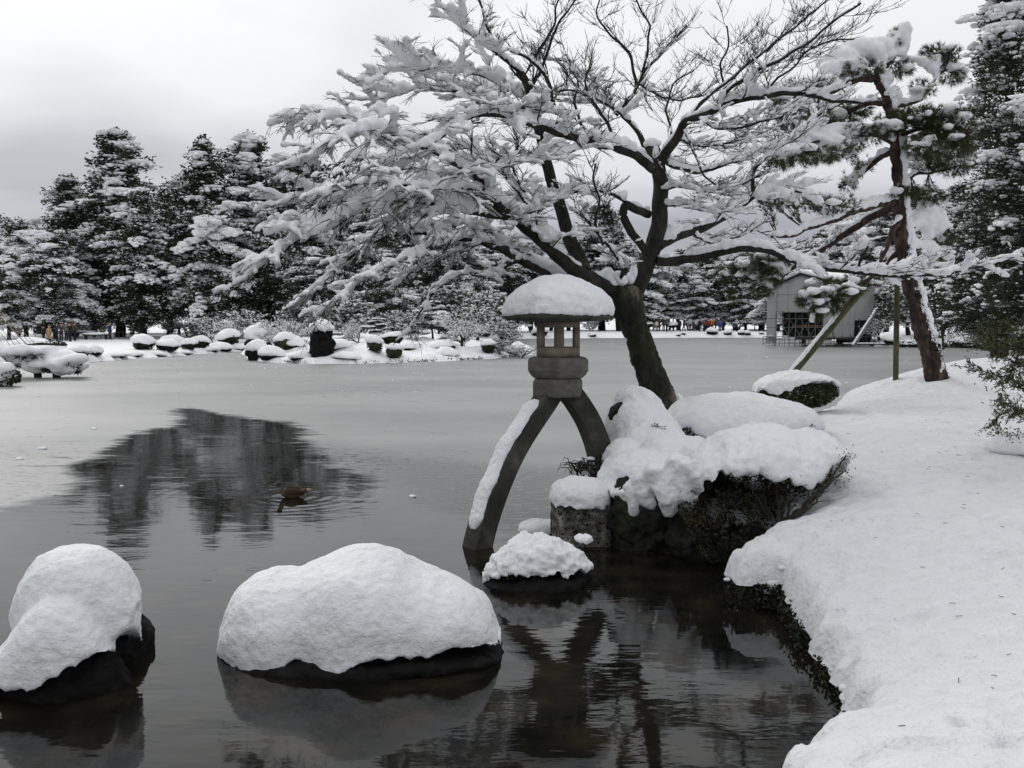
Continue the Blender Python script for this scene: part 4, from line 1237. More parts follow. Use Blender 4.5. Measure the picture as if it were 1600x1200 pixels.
# name of limb: points, radius px at start and end, snow thickness px, child length m, style, start of children (0..1)
LIMBS = [
 ([(972, 482, 0), (955, 452, -.1), (930, 436, -.3), (898, 424, -.5), (868, 398, -.7), (838, 368, -.9), (806, 342, -1.1), (782, 328, -1.3), (758, 296, -1.5), (740, 272, -1.6), (722, 250, -1.7)], 19, 7, 12, .8, 'flat', .45),
 ([(948, 468, .1), (915, 448, .3), (880, 436, .5), (850, 424, .7), (815, 404, .9), (785, 388, 1.1), (752, 375, 1.2), (722, 370, 1.3), (690, 372, 1.4), (655, 362, 1.5), (610, 366, 1.5), (570, 384, 1.5), (530, 412, 1.5), (500, 445, 1.4), (482, 478, 1.3)], 17, 3, 13, .75, 'droop', .4),
 ([(912, 424, -.4), (895, 385, -.3), (880, 340, -.2), (862, 285, -.1), (848, 225, 0), (836, 180, .1), (828, 140, .1), (812, 112, .2)], 17, 8, 3, .8, 'up', .45),
 ([(905, 428, -.3), (880, 395, .0), (858, 362, .2), (835, 335, .5), (812, 300, .8), (790, 272, 1.1), (768, 248, 1.4), (745, 232, 1.6)], 11, 5, 10, .7, 'flat', .5),
 ([(985, 470, 0), (1004, 432, .1), (1020, 392, .2), (1031, 345, .25), (1033, 295, .3), (1028, 255, .3), (1018, 226, .3)], 22, 15, 2, .5, 'none', .9),
 ([(1028, 408, .1), (1060, 408, 0), (1095, 402, -.2), (1130, 394, -.4), (1165, 386, -.5), (1195, 390, -.6), (1235, 405, -.7), (1275, 417, -.8), (1330, 425, -.9), (1390, 431, -.9), (1450, 430, -1.0), (1520, 418, -1.0), (1590, 405, -1.0)], 11, 3, 9, .55, 'flat', .35),
 ([(1028, 385, .2), (1060, 368, .5), (1098, 357, .7), (1130, 340, .9), (1160, 318, 1.1), (1186, 303, 1.3), (1218, 292, 1.5), (1255, 300, 1.6)], 12, 4, 11, .7, 'flat', .35),
 ([(1178, 306, 1.2), (1177, 285, 1.2), (1178, 262, 1.2), (1200, 244, 1.3), (1228, 222, 1.4), (1258, 196, 1.5), (1290, 170, 1.6), (1322, 158, 1.6)], 6, 3, 7, .6, 'up', .3),
 ([(1024, 262, .3), (1042, 238, .2), (1058, 214, .1), (1070, 190, 0), (1090, 184, -.2), (1112, 174, -.4), (1142, 158, -.6), (1178, 152, -.8), (1205, 148, -1.0), (1232, 143, -1.1), (1268, 152, -1.2), (1305, 157, -1.2), (1350, 160, -1.3)], 12, 3, 9, .7, 'up', .35),
 ([(1072, 186, 0), (1100, 158, .3), (1135, 128, .6), (1168, 100, .9), (1205, 72, 1.2), (1245, 40, 1.5), (1275, 16, 1.8), (1300, -8, 2.0)], 6, 2, 2, .75, 'bare', .15),
 ([(1100, 178, -.3), (1140, 140, -.7), (1180, 112, -1.0), (1225, 92, -1.3), (1270, 62, -1.6), (1310, 28, -1.8), (1345, 5, -2)], 5, 2, 2, .75, 'bare', .2),
 ([(1038, 252, .3), (1062, 264, .5), (1090, 270, .8), (1125, 260, 1.1), (1160, 246, 1.3), (1195, 232, 1.5), (1240, 218, 1.7), (1280, 196, 1.9)], 7, 3, 8, .6, 'flat', .3),
 ([(1020, 264, .3), (992, 241, .0), (955, 228, -.4), (915, 220, -.8), (880, 210, -1.1), (855, 202, -1.4), (830, 192, -1.6), (800, 182, -1.8), (768, 178, -2.0), (735, 183, -2.2), (700, 205, -2.4), (660, 232, -2.6)], 11, 3, 11, .7, 'flat', .25),
 ([(890, 212, -1.0), (880, 182, -1.0), (862, 162, -1.0), (860, 132, -1.1), (850, 115, -1.1), (826, 92, -1.3), (800, 80, -1.5)], 6, 3, 7, .55, 'up', .3),
 ([(1012, 240, .3), (998, 208, .5), (985, 190, .7), (968, 180, .8), (978, 160, .9), (992, 146, 1.0), (998, 132, 1.1), (1006, 110, 1.2), (1028, 92, 1.3), (1050, 66, 1.4), (1072, 40, 1.5)], 8, 3, 3, .6, 'bare', .25),
 ([(996, 136, 1.1), (990, 108, 1.2), (984, 82, 1.3), (962, 62, 1.4), (942, 40, 1.5), (930, 20, 1.6), (940, -8, 1.7)], 5, 2, 1, .6, 'bare', .2),
 ([(1004, 112, 1.2), (1012, 84, 1.1), (1012, 62, 1.0), (1018, 40, .9), (1000, 15, .8), (990, -8, .7)], 4, 2, 1, .5, 'bare', .2),
 ([(840, 85, .2), (856, 56, .1), (870, 34, 0), (868, 10, 0), (880, -12, -.1)], 4, 2, 1, .55, 'bare', .1),
 ([(828, 140, .1), (846, 108, .2), (862, 62, .2), (872, 34, .2), (892, 12, .3), (905, -8, .4)], 5, 2, 1, .6, 'bare', .3),
 ([(818, 120, .2), (800, 102, .1), (785, 88, 0), (770, 80, -.1), (756, 66, -.2), (738, 56, -.3), (718, 38, -.4), (702, 22, -.5), (684, 4, -.6)], 6, 2, 10, .5, 'flat', .3),
 ([(776, 86, -.1), (770, 60, -.1), (758, 35, 0), (752, 8, .1), (746, -10, .1)], 4, 2, 4, .45, 'bare', .2),
 ([(836, 168, .1), (812, 148, .4), (786, 132, .6), (752, 140, .8), (715, 143, 1.0), (680, 142, 1.1), (645, 140, 1.2), (612, 150, 1.3), (585, 165, 1.4)], 7, 2, 12, .75, 'flat', .2),
 ([(786, 132, .6), (755, 118, .3), (722, 112, 0), (688, 108, -.2), (655, 100, -.4), (620, 106, -.6), (590, 118, -.7)], 5, 2, 11, .6, 'flat', .2),
 ([(740, 272, -1.6), (705, 252, -1.8), (672, 232, -2.0), (635, 214, -2.1), (600, 206, -2.2), (560, 208, -2.3), (520, 226, -2.3), (490, 242, -2.3), (462, 262, -2.3)], 8, 2, 12, .6, 'droop', .2),
 ([(612, 208, -2.1), (575, 192, -2.0), (540, 184, -1.9), (505, 180, -1.8), (472, 180, -1.7), (448, 190, -1.6)], 4, 2, 12, .5, 'droop', .15),
 ([(806, 342, -1.1), (770, 338, -1.2), (735, 332, -1.3), (700, 322, -1.4), (660, 316, -1.5), (622, 312, -1.6), (585, 316, -1.7), (548, 330, -1.8), (505, 352, -1.9), (462, 372, -2.0), (425, 395, -2.1), (392, 424, -2.2), (376, 442, -2.2)], 7, 2, 14, .62, 'droop', .2),
 ([(585, 316, -1.7), (545, 306, -1.6), (505, 302, -1.5), (462, 312, -1.4), (425, 312, -1.3), (398, 306, -1.2)], 4, 2, 13, .5, 'droop', .15),
 ([(505, 352, -1.9), (475, 350, -1.7), (445, 345, -1.5), (420, 350, -1.3)], 3, 2, 11, .45, 'droop', .15),
 ([(815, 404, .9), (785, 420, .5), (758, 432, .2), (725, 426, -.1), (700, 436, -.3), (678, 455, -.5), (662, 480, -.6), (645, 505, -.6)], 6, 2, 8, .45, 'droop', .2),
 ([(690, 372, 1.4), (655, 392, 1.1), (620, 410, .8), (585, 425, .6), (555, 445, .4), (525, 470, .3), (490, 495, .2)], 5, 2, 10, .55, 'droop', .15),
 ([(752, 296, -1.5), (715, 292, -1.9), (680, 300, -2.3), (640, 292, -2.6), (600, 282, -2.8), (560, 286, -3.0), (520, 300, -3.1)], 5, 2, 9, .65, 'droop', .1),
 ([(745, 232, 1.6), (710, 228, 1.9), (675, 236, 2.2), (640, 244, 2.4), (600, 250, 2.6), (565, 262, 2.8)], 5, 2, 11, .7, 'droop', .1),
 ([(1014, 335, .3), (990, 326, 0), (978, 318, -.1), (973, 340, -.2), (985, 362, -.1), (1000, 380, 0), (1012, 398, .1)], 9, 9, 5, .3, 'none', .9),
 ([(978, 316, -.1), (955, 302, -.4), (925, 298, -.7), (895, 300, -1.0), (868, 312, -1.2), (835, 330, -1.4), (808, 345, -1.5)], 5, 2, 9, .5, 'flat', .3),
 ([(1035, 322, .3), (1065, 318, 0), (1085, 324, -.2), (1102, 332, -.4), (1125, 335, -.6)], 4, 2, 7, .5, 'flat', .3),
 ([(1070, 205, 0), (1082, 232, -.4), (1090, 255, -.7), (1100, 275, -.9), (1117, 290, -1.0)], 4, 2, 2, .4, 'bare', .3),
 ([(1058, 216, .1), (1090, 228, .5), (1130, 226, .8), (1175, 214, 1.0), (1215, 198, 1.2)], 4, 2, 5, .6, 'flat', .1),
 ([(1092, 184, -.2), (1115, 200, -.6), (1150, 202, -.9), (1190, 190, -1.2), (1225, 182, -1.4)], 4, 2, 5, .6, 'flat', .1),
 ([(1030, 300, .3), (1062, 290, -.2), (1105, 300, -.6), (1150, 290, -.9), (1190, 274, -1.2)], 4, 2, 6, .6, 'flat', .15),
 ([(915, 220, -.8), (895, 236, -1.2), (865, 246, -1.5), (825, 250, -1.8), (790, 262, -2.0), (755, 262, -2.2)], 4, 2, 8, .6, 'flat', .1),
 ([(985, 190, .7), (950, 162, .4), (915, 146, .2), (880, 140, 0), (845, 148, -.3)], 4, 2, 7, .65, 'flat', .1),
 ([(965, 180, .8), (940, 152, 1.1), (912, 118, 1.4), (885, 96, 1.6), (850, 90, 1.8)], 4, 2, 6, .6, 'up', .1),
 ([(880, 182, -1.0), (850, 172, -1.3), (815, 168, -1.6), (780, 158, -1.9), (745, 160, -2.1)], 4, 2, 8, .6, 'flat', .1),
 ([(1000, 132, 1.1), (1030, 150, 1.4), (1060, 158, 1.7), (1095, 150, 2.0)], 3, 2, 4, .6, 'up', .1),
 ([(850, 362, .2), (815, 326, .6), (775, 306, 1.0), (735, 312, 1.3), (690, 335, 1.5), (655, 345, 1.6)], 5, 2, 10, .6, 'flat', .1),
 ([(830, 400, .8), (795, 382, .3), (755, 352, -.1), (710, 344, -.5), (670, 352, -.8)], 4, 2, 9, .6, 'droop', .1),
 ([(760, 378, 1.2), (722, 395, 1.5), (690, 402, 1.8), (650, 420, 2.0), (620, 442, 2.1)], 4, 2, 8, .55, 'droop', .1),
 ([(740, 272, -1.6), (700, 276, -1.3), (660, 266, -1.0), (620, 262, -.8), (588, 276, -.6)], 4, 2, 9, .6, 'droop', .1),
 ([(600, 206, -2.2), (572, 230, -2.5), (546, 250, -2.7), (522, 278, -2.9)], 3, 2, 8, .5, 'droop', .1),
 ([(660, 316, -1.5), (625, 335, -1.1), (592, 358, -.8), (562, 388, -.6)], 4, 2, 9, .5, 'droop', .1),
 ([(942, 382, -.5), (930, 350, -.9), (938, 312, -1.2), (925, 280, -1.4), (930, 255, -1.5)], 4, 2, 4, .55, 'up', .2),
 ([(1085, 368, .6), (1112, 380, 1.0), (1150, 370, 1.3), (1190, 358, 1.6)], 4, 2, 6, .5, 'flat', .1),
 ([(820, 300, .7), (800, 262, .9), (812, 225, 1.2), (800, 195, 1.5)], 4, 2, 6, .6, 'up', .1),
 ([(1195, 150, -1.0), (1210, 125, -1.0), (1240, 108, -.9), (1262, 78, -.8), (1300, 62, -.6), (1335, 60, -.5)], 3, 2, 1, .7, 'bare', .1),
 ([(1130, 130, .6), (1125, 98, .3), (1140, 70, 0), (1135, 40, -.2)], 3, 2, 1, .55, 'bare', .1),
 ([(1042, 245, .2), (1050, 205, .7), (1040, 170, 1.1), (1050, 130, 1.4), (1085, 110, 1.7)], 4, 2, 2, .65, 'bare', .15),
 ([(960, 230, -.3), (952, 198, -.5), (935, 172, -.7), (922, 150, -.8), (912, 125, -.9), (925, 100, -.9)], 5, 2, 5, .55, 'up', .2),
 ([(925, 222, -.7), (905, 190, -.6), (898, 160, -.5), (905, 130, -.4), (890, 108, -.3)], 4, 2, 6, .55, 'up', .2),
 ([(955, 448, -.1), (975, 425, -.3), (965, 400, -.4), (945, 380, -.5), (925, 352, -.6), (905, 335, -.7)], 6, 3, 8, .45, 'flat', .3),
 ([(1340, 426, -.9), (1342, 405, -.9), (1356, 385, -.9), (1362, 372, -.9)], 4, 2, 2, .3, 'bare', .3),
]
def maple():
    base = P(1040, 700, MAPLE_Y)
    t = thing('maple_tree', 'large spreading maple laden with snow, leaning over the pond behind the stone lantern', 'tree')
    s = MAPLE_Y / 1500.0
    # trunk with its low fork
    mb = MB()
    tp = polyP([(1052, 740), (1038, 660), (1022, 600), (1006, 550), (993, 510), (985, 470), (990, 450)], MAPLE_Y)
    q, rr = resample(tp, .05, np.array([32, 27, 24, 20.5, 19, 20, 16]) * s)
    tube(mb, q, rr, 26)
    q2, r2 = resample(polyP([(990, 520), (978, 488, -.02), (958, 455, -.12)], MAPLE_Y), .05, np.array([17, 17, 14]) * s)
    tube(mb, q2, r2, 22)
    for (px, py, r) in [(1046, 690, .26), (1040, 700, .32), (983, 478, .15)]:
        blob(mb, P(px, py, MAPLE_Y), (r, r, r * .7), 3)
    tr = mb.build('trunk', M['maple_trunk'], t)
    remesh(tr, .022, 2, [(.35, .035, 3), (.09, .018, 3), (.04, .006, 2)])
    ms = MB()
    for (px, py, dy, rx, ry, rz_) in [(1060, 626, .0, .06, .12, .10), (970, 440, -.1, .10, .12, .06), (985, 436, 0, .06, .1, .09), (990, 425, 0, .05, .08, .12), (976, 470, -.12, .05, .05, .10)]:
        blob(ms, P(px, py, MAPLE_Y + dy), (rx, ry, rz_), 3, amp=.015, sc=.1)
    blob(ms, P(1019, 224, MAPLE_Y + .3), (.12, .12, .07), 3, amp=.02, sc=.1); blob(ms, P(1024, 238, MAPLE_Y + .25), (.05, .07, .09), 3, amp=.02, sc=.1)
    ms.build('snow', M['snow_tree'], tr, kind='stuff')
    rng = np.random.RandomState(21)
    for li, (pts, w0, w1, sn, cl, style, c0) in enumerate(LIMBS):
        W_ = polyP(pts, MAPLE_Y)
        n = len(W_)
        rad = (np.linspace(0, 1, n) ** .8 * (w1 - w0) + w0) * (.72 if w0 > 8 else .60)
        q, rr = resample(W_, .06, rad * s)
        wob = np.stack([fbm(q, .3, 2, k + li) for k in (1, 2, 3)], -1) * .02
        wob[0] = 0; q = q + wob
        mb = MB(); tw = MB(); ms = MB()
        tube(mb, q, rr, 10 if w0 > 8 else 7)
        sthick = sn * s * .80
        fat = (w0 + w1) / 2 * s
        if sn > 1: snow_on(ms, q, rr, max(sthick, .02), rng, steep=.9 if w0 > 5 else .85, sides=9, seed=li, taper=.55)
        if style == 'none':
            kids = []
        else:
            L_ = np.linalg.norm(np.diff(q, axis=0), axis=1).sum()
            nk = int(L_ * (1 - c0) / {'bare': .15, 'up': .125}.get(style, .098))
            up = {'flat': .12, 'droop': .02, 'up': .25, 'bare': .22}[style]
            dr = {'flat': .25, 'droop': .75, 'up': 0, 'bare': 0}[style]
            for k in range(nk):
                f = c0 + (1 - c0) * (k + rng.uniform(0, 1)) / nk
                i = min(len(q) - 2, int(f * (len(q) - 1)))
                tg = unit(q[i + 1] - q[max(0, i - 1)])
                ang = rng.uniform(.45, 1.05)
                d = side_dir(tg, rng, 1 if k % 2 else -1, ang, .22)
                d[2] += up * .5
                Lc = cl * rng.uniform(.45, 1.25) * (1.0 - .35 * (f - c0))
                c = spawn_path(q[i], d, Lc, rng, .16, up, dr)
                rc = np.linspace(max(rr[i] * .36, .006), .003, len(c)); rc = np.minimum(rc, .013)
                if style == 'bare': rc = rc * .7
                tube(mb, c, rc, 5)
                if sn > 2: snow_on(ms, c, rc, min(sthick * .62, .052) * rng.uniform(.5, 1.25), rng, .8, 7, seed=li + k)
                elif rng.uniform() < .1: snow_on(ms, c, rc, .02, rng, .6, 6, seed=li + k)
                n2 = int(Lc / .08)
                for j in range(n2):
                    g = rng.uniform(.15, 1); i2 = min(len(c) - 2, int(g * (len(c) - 1)))
                    t2 = unit(c[i2 + 1] - c[i2])
                    d2 = side_dir(t2, rng, 1 if j % 2 else -1, rng.uniform(.4, .95), .2); d2[2] += up * .4
                    L2 = rng.uniform(.14, .42) * (.8 + .3 * (style in ('bare', 'droop')))
                    c2 = spawn_path(c[i2], d2, L2, rng, .17, up, dr, .085)
                    tube(tw, c2, np.linspace(.005, .0024, len(c2)) * (.75 if style == 'bare' else 1), 3, cap=False)
                    if sn > 2 and rng.uniform() < (.68 if style != 'up' else .4): snow_on(ms, c2, np.full(len(c2), .004), rng.uniform(.014, .034) * (1 if sn > 8 else .75), rng, .8, 6, seed=j)
                    for m_ in range(rng.randint(2, 5)):
                        i3 = rng.randint(0, len(c2) - 1); t3 = unit(c2[i3 + 1] - c2[i3])
                        d3 = side_dir(t3, rng, 1 if m_ % 2 else -1, rng.uniform(.35, .9), .2)
                        c3 = spawn_path(c2[i3], d3, rng.uniform(.07, .2), rng, .15, up * .6, dr * .5, .1)
                        tube(tw, c3, np.linspace(.0035, .002, len(c3)), 3, cap=False)
        lo = mb.build('limb', M['maple_bark'], t)
        if tw.n: tw.build('twigs', M['maple_twig'], lo, kind='stuff')
        if ms.n:
            so = ms.build('snow', M['snow_tree'], lo, kind='stuff')
            remesh(so, .0235 if sn > 5 else .019, 1, [(.10, .010, 2), (.035, .006, 2)])
maple()

# ------------------------------------------------------------------ red pine on the right bank
PINE_Y = 17.0
def tufts(mb, C, D, rng, n=16, L=.115, w=.007, spread=.75):
    """needle tufts: C positions, D shoot directions"""
    k = len(C)
    if k == 0: return
    CC_ = np.repeat(C, n, 0); DD = np.repeat(D, n, 0) + sph(k * n, rng) * spread
    DD /= np.linalg.norm(DD, axis=1)[:, None]
    Ls = rng.uniform(.75, 1.2, k * n) * L
    s_ = np.cross(DD, sph(k * n, rng)); s_ /= np.linalg.norm(s_, axis=1)[:, None]
    B = CC_
    T_ = CC_ + DD * Ls[:, None]
    T_[:, 2] -= .012
    v = np.stack([B - s_ * w / 2, B + s_ * w / 2, T_], 1)
    mb.add(v.reshape(-1, 3), np.arange(k * n * 3).reshape(-1, 3))
PBR = [  # path (px,py,dY), r0, r1 px, snow px, foliage clumps [(px,py,dY, rx, ry(px), count)]
 ([(1364, 122), (1342, 124, -.2), (1310, 138, -.4), (1272, 150, -.6), (1238, 150, -.8), (1212, 146, -.9)], 9, 3, 7, [(1255, 140, -.7, 42, 14, 60), (1215, 165, -.8, 20, 16, 30), (1225, 190, -.6, 15, 12, 20), (1335, 110, -.3, 45, 16, 110), (1310, 122, -.2, 30, 14, 70), (1270, 175, -.7, 35, 16, 50)]),
 ([(1384, 105), (1398, 84, .1), (1396, 66, .1), (1410, 52, .1)], 5, 2, 8, [(1398, 62, .1, 12, 14, 30), (1410, 108, 0, 18, 14, 50), (1375, 90, .1, 25, 12, 40)]),
 ([(1388, 160), (1352, 162, .2), (1318, 180, .5), (1290, 195, .7), (1255, 205, .9), (1215, 225, 1.0)], 7, 3, 8, [(1300, 190, .6, 45, 22, 160), (1250, 205, .8, 32, 20, 90), (1335, 172, .4, 30, 18, 80), (1270, 170, .6, 35, 16, 70)]),
 ([(1398, 225), (1372, 212, -.2), (1345, 206, -.4), (1310, 210, -.6), (1270, 222, -.8), (1225, 235, -1)], 6, 3, 9, [(1330, 215, -.4, 45, 20, 150), (1300, 235, -.6, 40, 18, 130), (1240, 245, -.8, 40, 15, 90), (1270, 240, -.7, 40, 14, 80), (1215, 255, -.8, 22, 10, 35)]),
 ([(1397, 236), (1370, 250, .3), (1342, 272, .6), (1312, 292, .8)], 7, 4, 7, [(1325, 285, .7, 12, 16, 20), (1350, 258, .5, 20, 14, 30)]),
 ([(1402, 315), (1372, 318, -.3), (1340, 330, -.6), (1300, 345, -.9), (1262, 358, -1.1), (1228, 372, -1.3), (1205, 370, -1.4)], 8, 3, 7, [(1290, 320, -.8, 55, 13, 130), (1225, 312, -1, 32, 14, 80), (1205, 320, -1.2, 20, 12, 30)]),
 ([(1404, 322), (1375, 332, .2), (1342, 352, .4), (1312, 372, .6), (1285, 392, .8), (1258, 405, 1.0), (1235, 420, 1.1)], 10, 5, 5, [(1180, 415, 1.1, 38, 17, 190), (1148, 430, 1.2, 34, 18, 160), (1205, 432, 1.0, 28, 16, 110), (1208, 402, 1.0, 26, 12, 70), (1185, 455, 1.1, 28, 10, 60), (1150, 460, 1.1, 14, 10, 24)]),
 ([(1406, 340), (1392, 368, -.3), (1378, 400, -.5), (1366, 428, -.7), (1346, 446, -.8), (1318, 456, -.9), (1285, 460, -1.0), (1262, 464, -1.1)], 8, 3, 4, [(1290, 458, -1.0, 38, 11, 110), (1265, 470, -1.1, 18, 12, 60), (1300, 475, -1.0, 20, 14, 50), (1275, 488, -1.0, 10, 12, 20), (1330, 455, -.8, 20, 10, 40), (1290, 442, -1, 22, 6, 30)]),
 ([(1400, 395), (1380, 420, .4), (1356, 432, .6), (1320, 440, .7)], 4, 2, 4, [(1350, 435, .6, 30, 10, 60), (1310, 445, .7, 20, 8, 40)]),
 ([(1392, 168), (1418, 164, .1), (1440, 154, .2), (1456, 138, .3), (1462, 120, .3), (1480, 108, .4)], 6, 3, 8, [(1468, 82, .3, 34, 10, 80), (1488, 118, .4, 22, 14, 60), (1440, 140, .2, 22, 14, 60), (1460, 100, .3, 18, 9, 30), (1478, 92, .4, 22, 10, 50)]),
 ([(1400, 215), (1425, 205, -.2), (1455, 198, -.4), (1490, 195, -.5), (1512, 205, -.6)], 5, 2, 3, [(1440, 185, -.3, 50, 18, 230), (1480, 200, -.4, 40, 26, 260), (1460, 225, -.4, 46, 22, 240), (1500, 230, -.5, 24, 24, 120), (1400, 190, -.3, 34, 14, 120), (1380, 202, -.4, 30, 12, 90), (1495, 180, -.5, 20, 14, 60)]),
 ([(1406, 285), (1435, 272, .2), (1470, 265, .4), (1510, 258, .5)], 5, 2, 4, [(1450, 255, .3, 40, 16, 140), (1490, 262, .4, 30, 12, 70), (1430, 300, .2, 28, 12, 70), (1455, 305, .3, 25, 10, 60), (1410, 300, -.3, 20, 10, 40)]),
 ([(1412, 360), (1438, 350, .3), (1460, 340, .4), (1480, 345, .5)], 5, 3, 9, [(1445, 322, .4, 24, 10, 50), (1470, 372, .5, 26, 10, 40)]),
 ([(1418, 385), (1440, 388, .3), (1462, 400, .4), (1486, 396, .5)], 5, 3, 9, [(1470, 400, .5, 22, 8, 40)]),
]
# heavy lumps of snow on the pine (px, py, dY, rx, ry, rz in px)
PSNOW = [(1312, 95, -.3, 34, 34, 20), (1345, 78, -.2, 36, 36, 18), (1375, 72, 0, 22, 24, 14), (1298, 108, -.4, 18, 26, 14), (1395, 62, .1, 12, 14, 12), (1411, 48, .1, 11, 14, 14), (1414, 62, .1, 8, 10, 20), (1405, 80, .1, 10, 12, 8), (1385, 85, 0, 16, 16, 7), (1360, 92, -.1, 24, 24, 12),
         (1330, 100, -.4, 26, 26, 12), (1425, 92, .2, 18, 14, 6), (1448, 98, .3, 16, 14, 7), (1462, 96, .3, 12, 14, 12), (1457, 106, .3, 12, 14, 10), (1488, 105, .4, 20, 14, 8), (1502, 112, .4, 8, 10, 9),
         (1282, 128, -.6, 30, 26, 10), (1250, 132, -.7, 24, 20, 8), (1222, 150, -.8, 18, 20, 9), (1255, 160, -.7, 16, 16, 12),
         (1290, 205, -.5, 34, 30, 9), (1320, 200, -.4, 30, 24, 9), (1262, 215, -.7, 30, 24, 9), (1300, 222, -.7, 22, 22, 12), (1285, 240, -.7, 12, 16, 9), (1225, 235, -.9, 26, 22, 9), (1245, 190, .8, 24, 20, 7),
         (1285, 308, -.8, 30, 24, 6), (1230, 296, -1, 20, 18, 5),
         (1448, 338, .4, 22, 22, 24), (1466, 346, .4, 16, 18, 22), (1428, 346, .3, 12, 16, 18), (1450, 366, .4, 10, 14, 12),
         (1440, 408, .4, 16, 16, 9), (1425, 416, .3, 12, 12, 7), (1472, 392, .5, 16, 14, 9), (1482, 405, .5, 9, 10, 12), (1452, 425, .4, 7, 9, 7), (1478, 352, .5, 12, 12, 6),
         (1200, 398, 1.0, 22, 18, 7), (1165, 408, 1.1, 20, 18, 7), (1140, 424, 1.2, 14, 12, 6), (1212, 414, 1.0, 14, 14, 6), (1180, 432, 1.0, 12, 12, 6), (1200, 440, 1.0, 10, 10, 8),
         (1256, 457, -1.1, 9, 10, 7), (1268, 454, -1.1, 8, 9, 6), (1285, 452, -1, 12, 10, 4), (1303, 448, -1, 12, 10, 4), (1325, 446, -.9, 12, 10, 5), (1263, 478, -1.1, 6, 8, 5), (1270, 495, -1, 4, 5, 7), (1335, 436, -.8, 10, 8, 4),
         (1386, 122, .05, 10, 12, 12), (1400, 150, .05, 8, 10, 16), (1408, 215, .08, 9, 10, 26), (1412, 245, .08, 9, 10, 14), (1415, 350, .05, 8, 8, 16)]
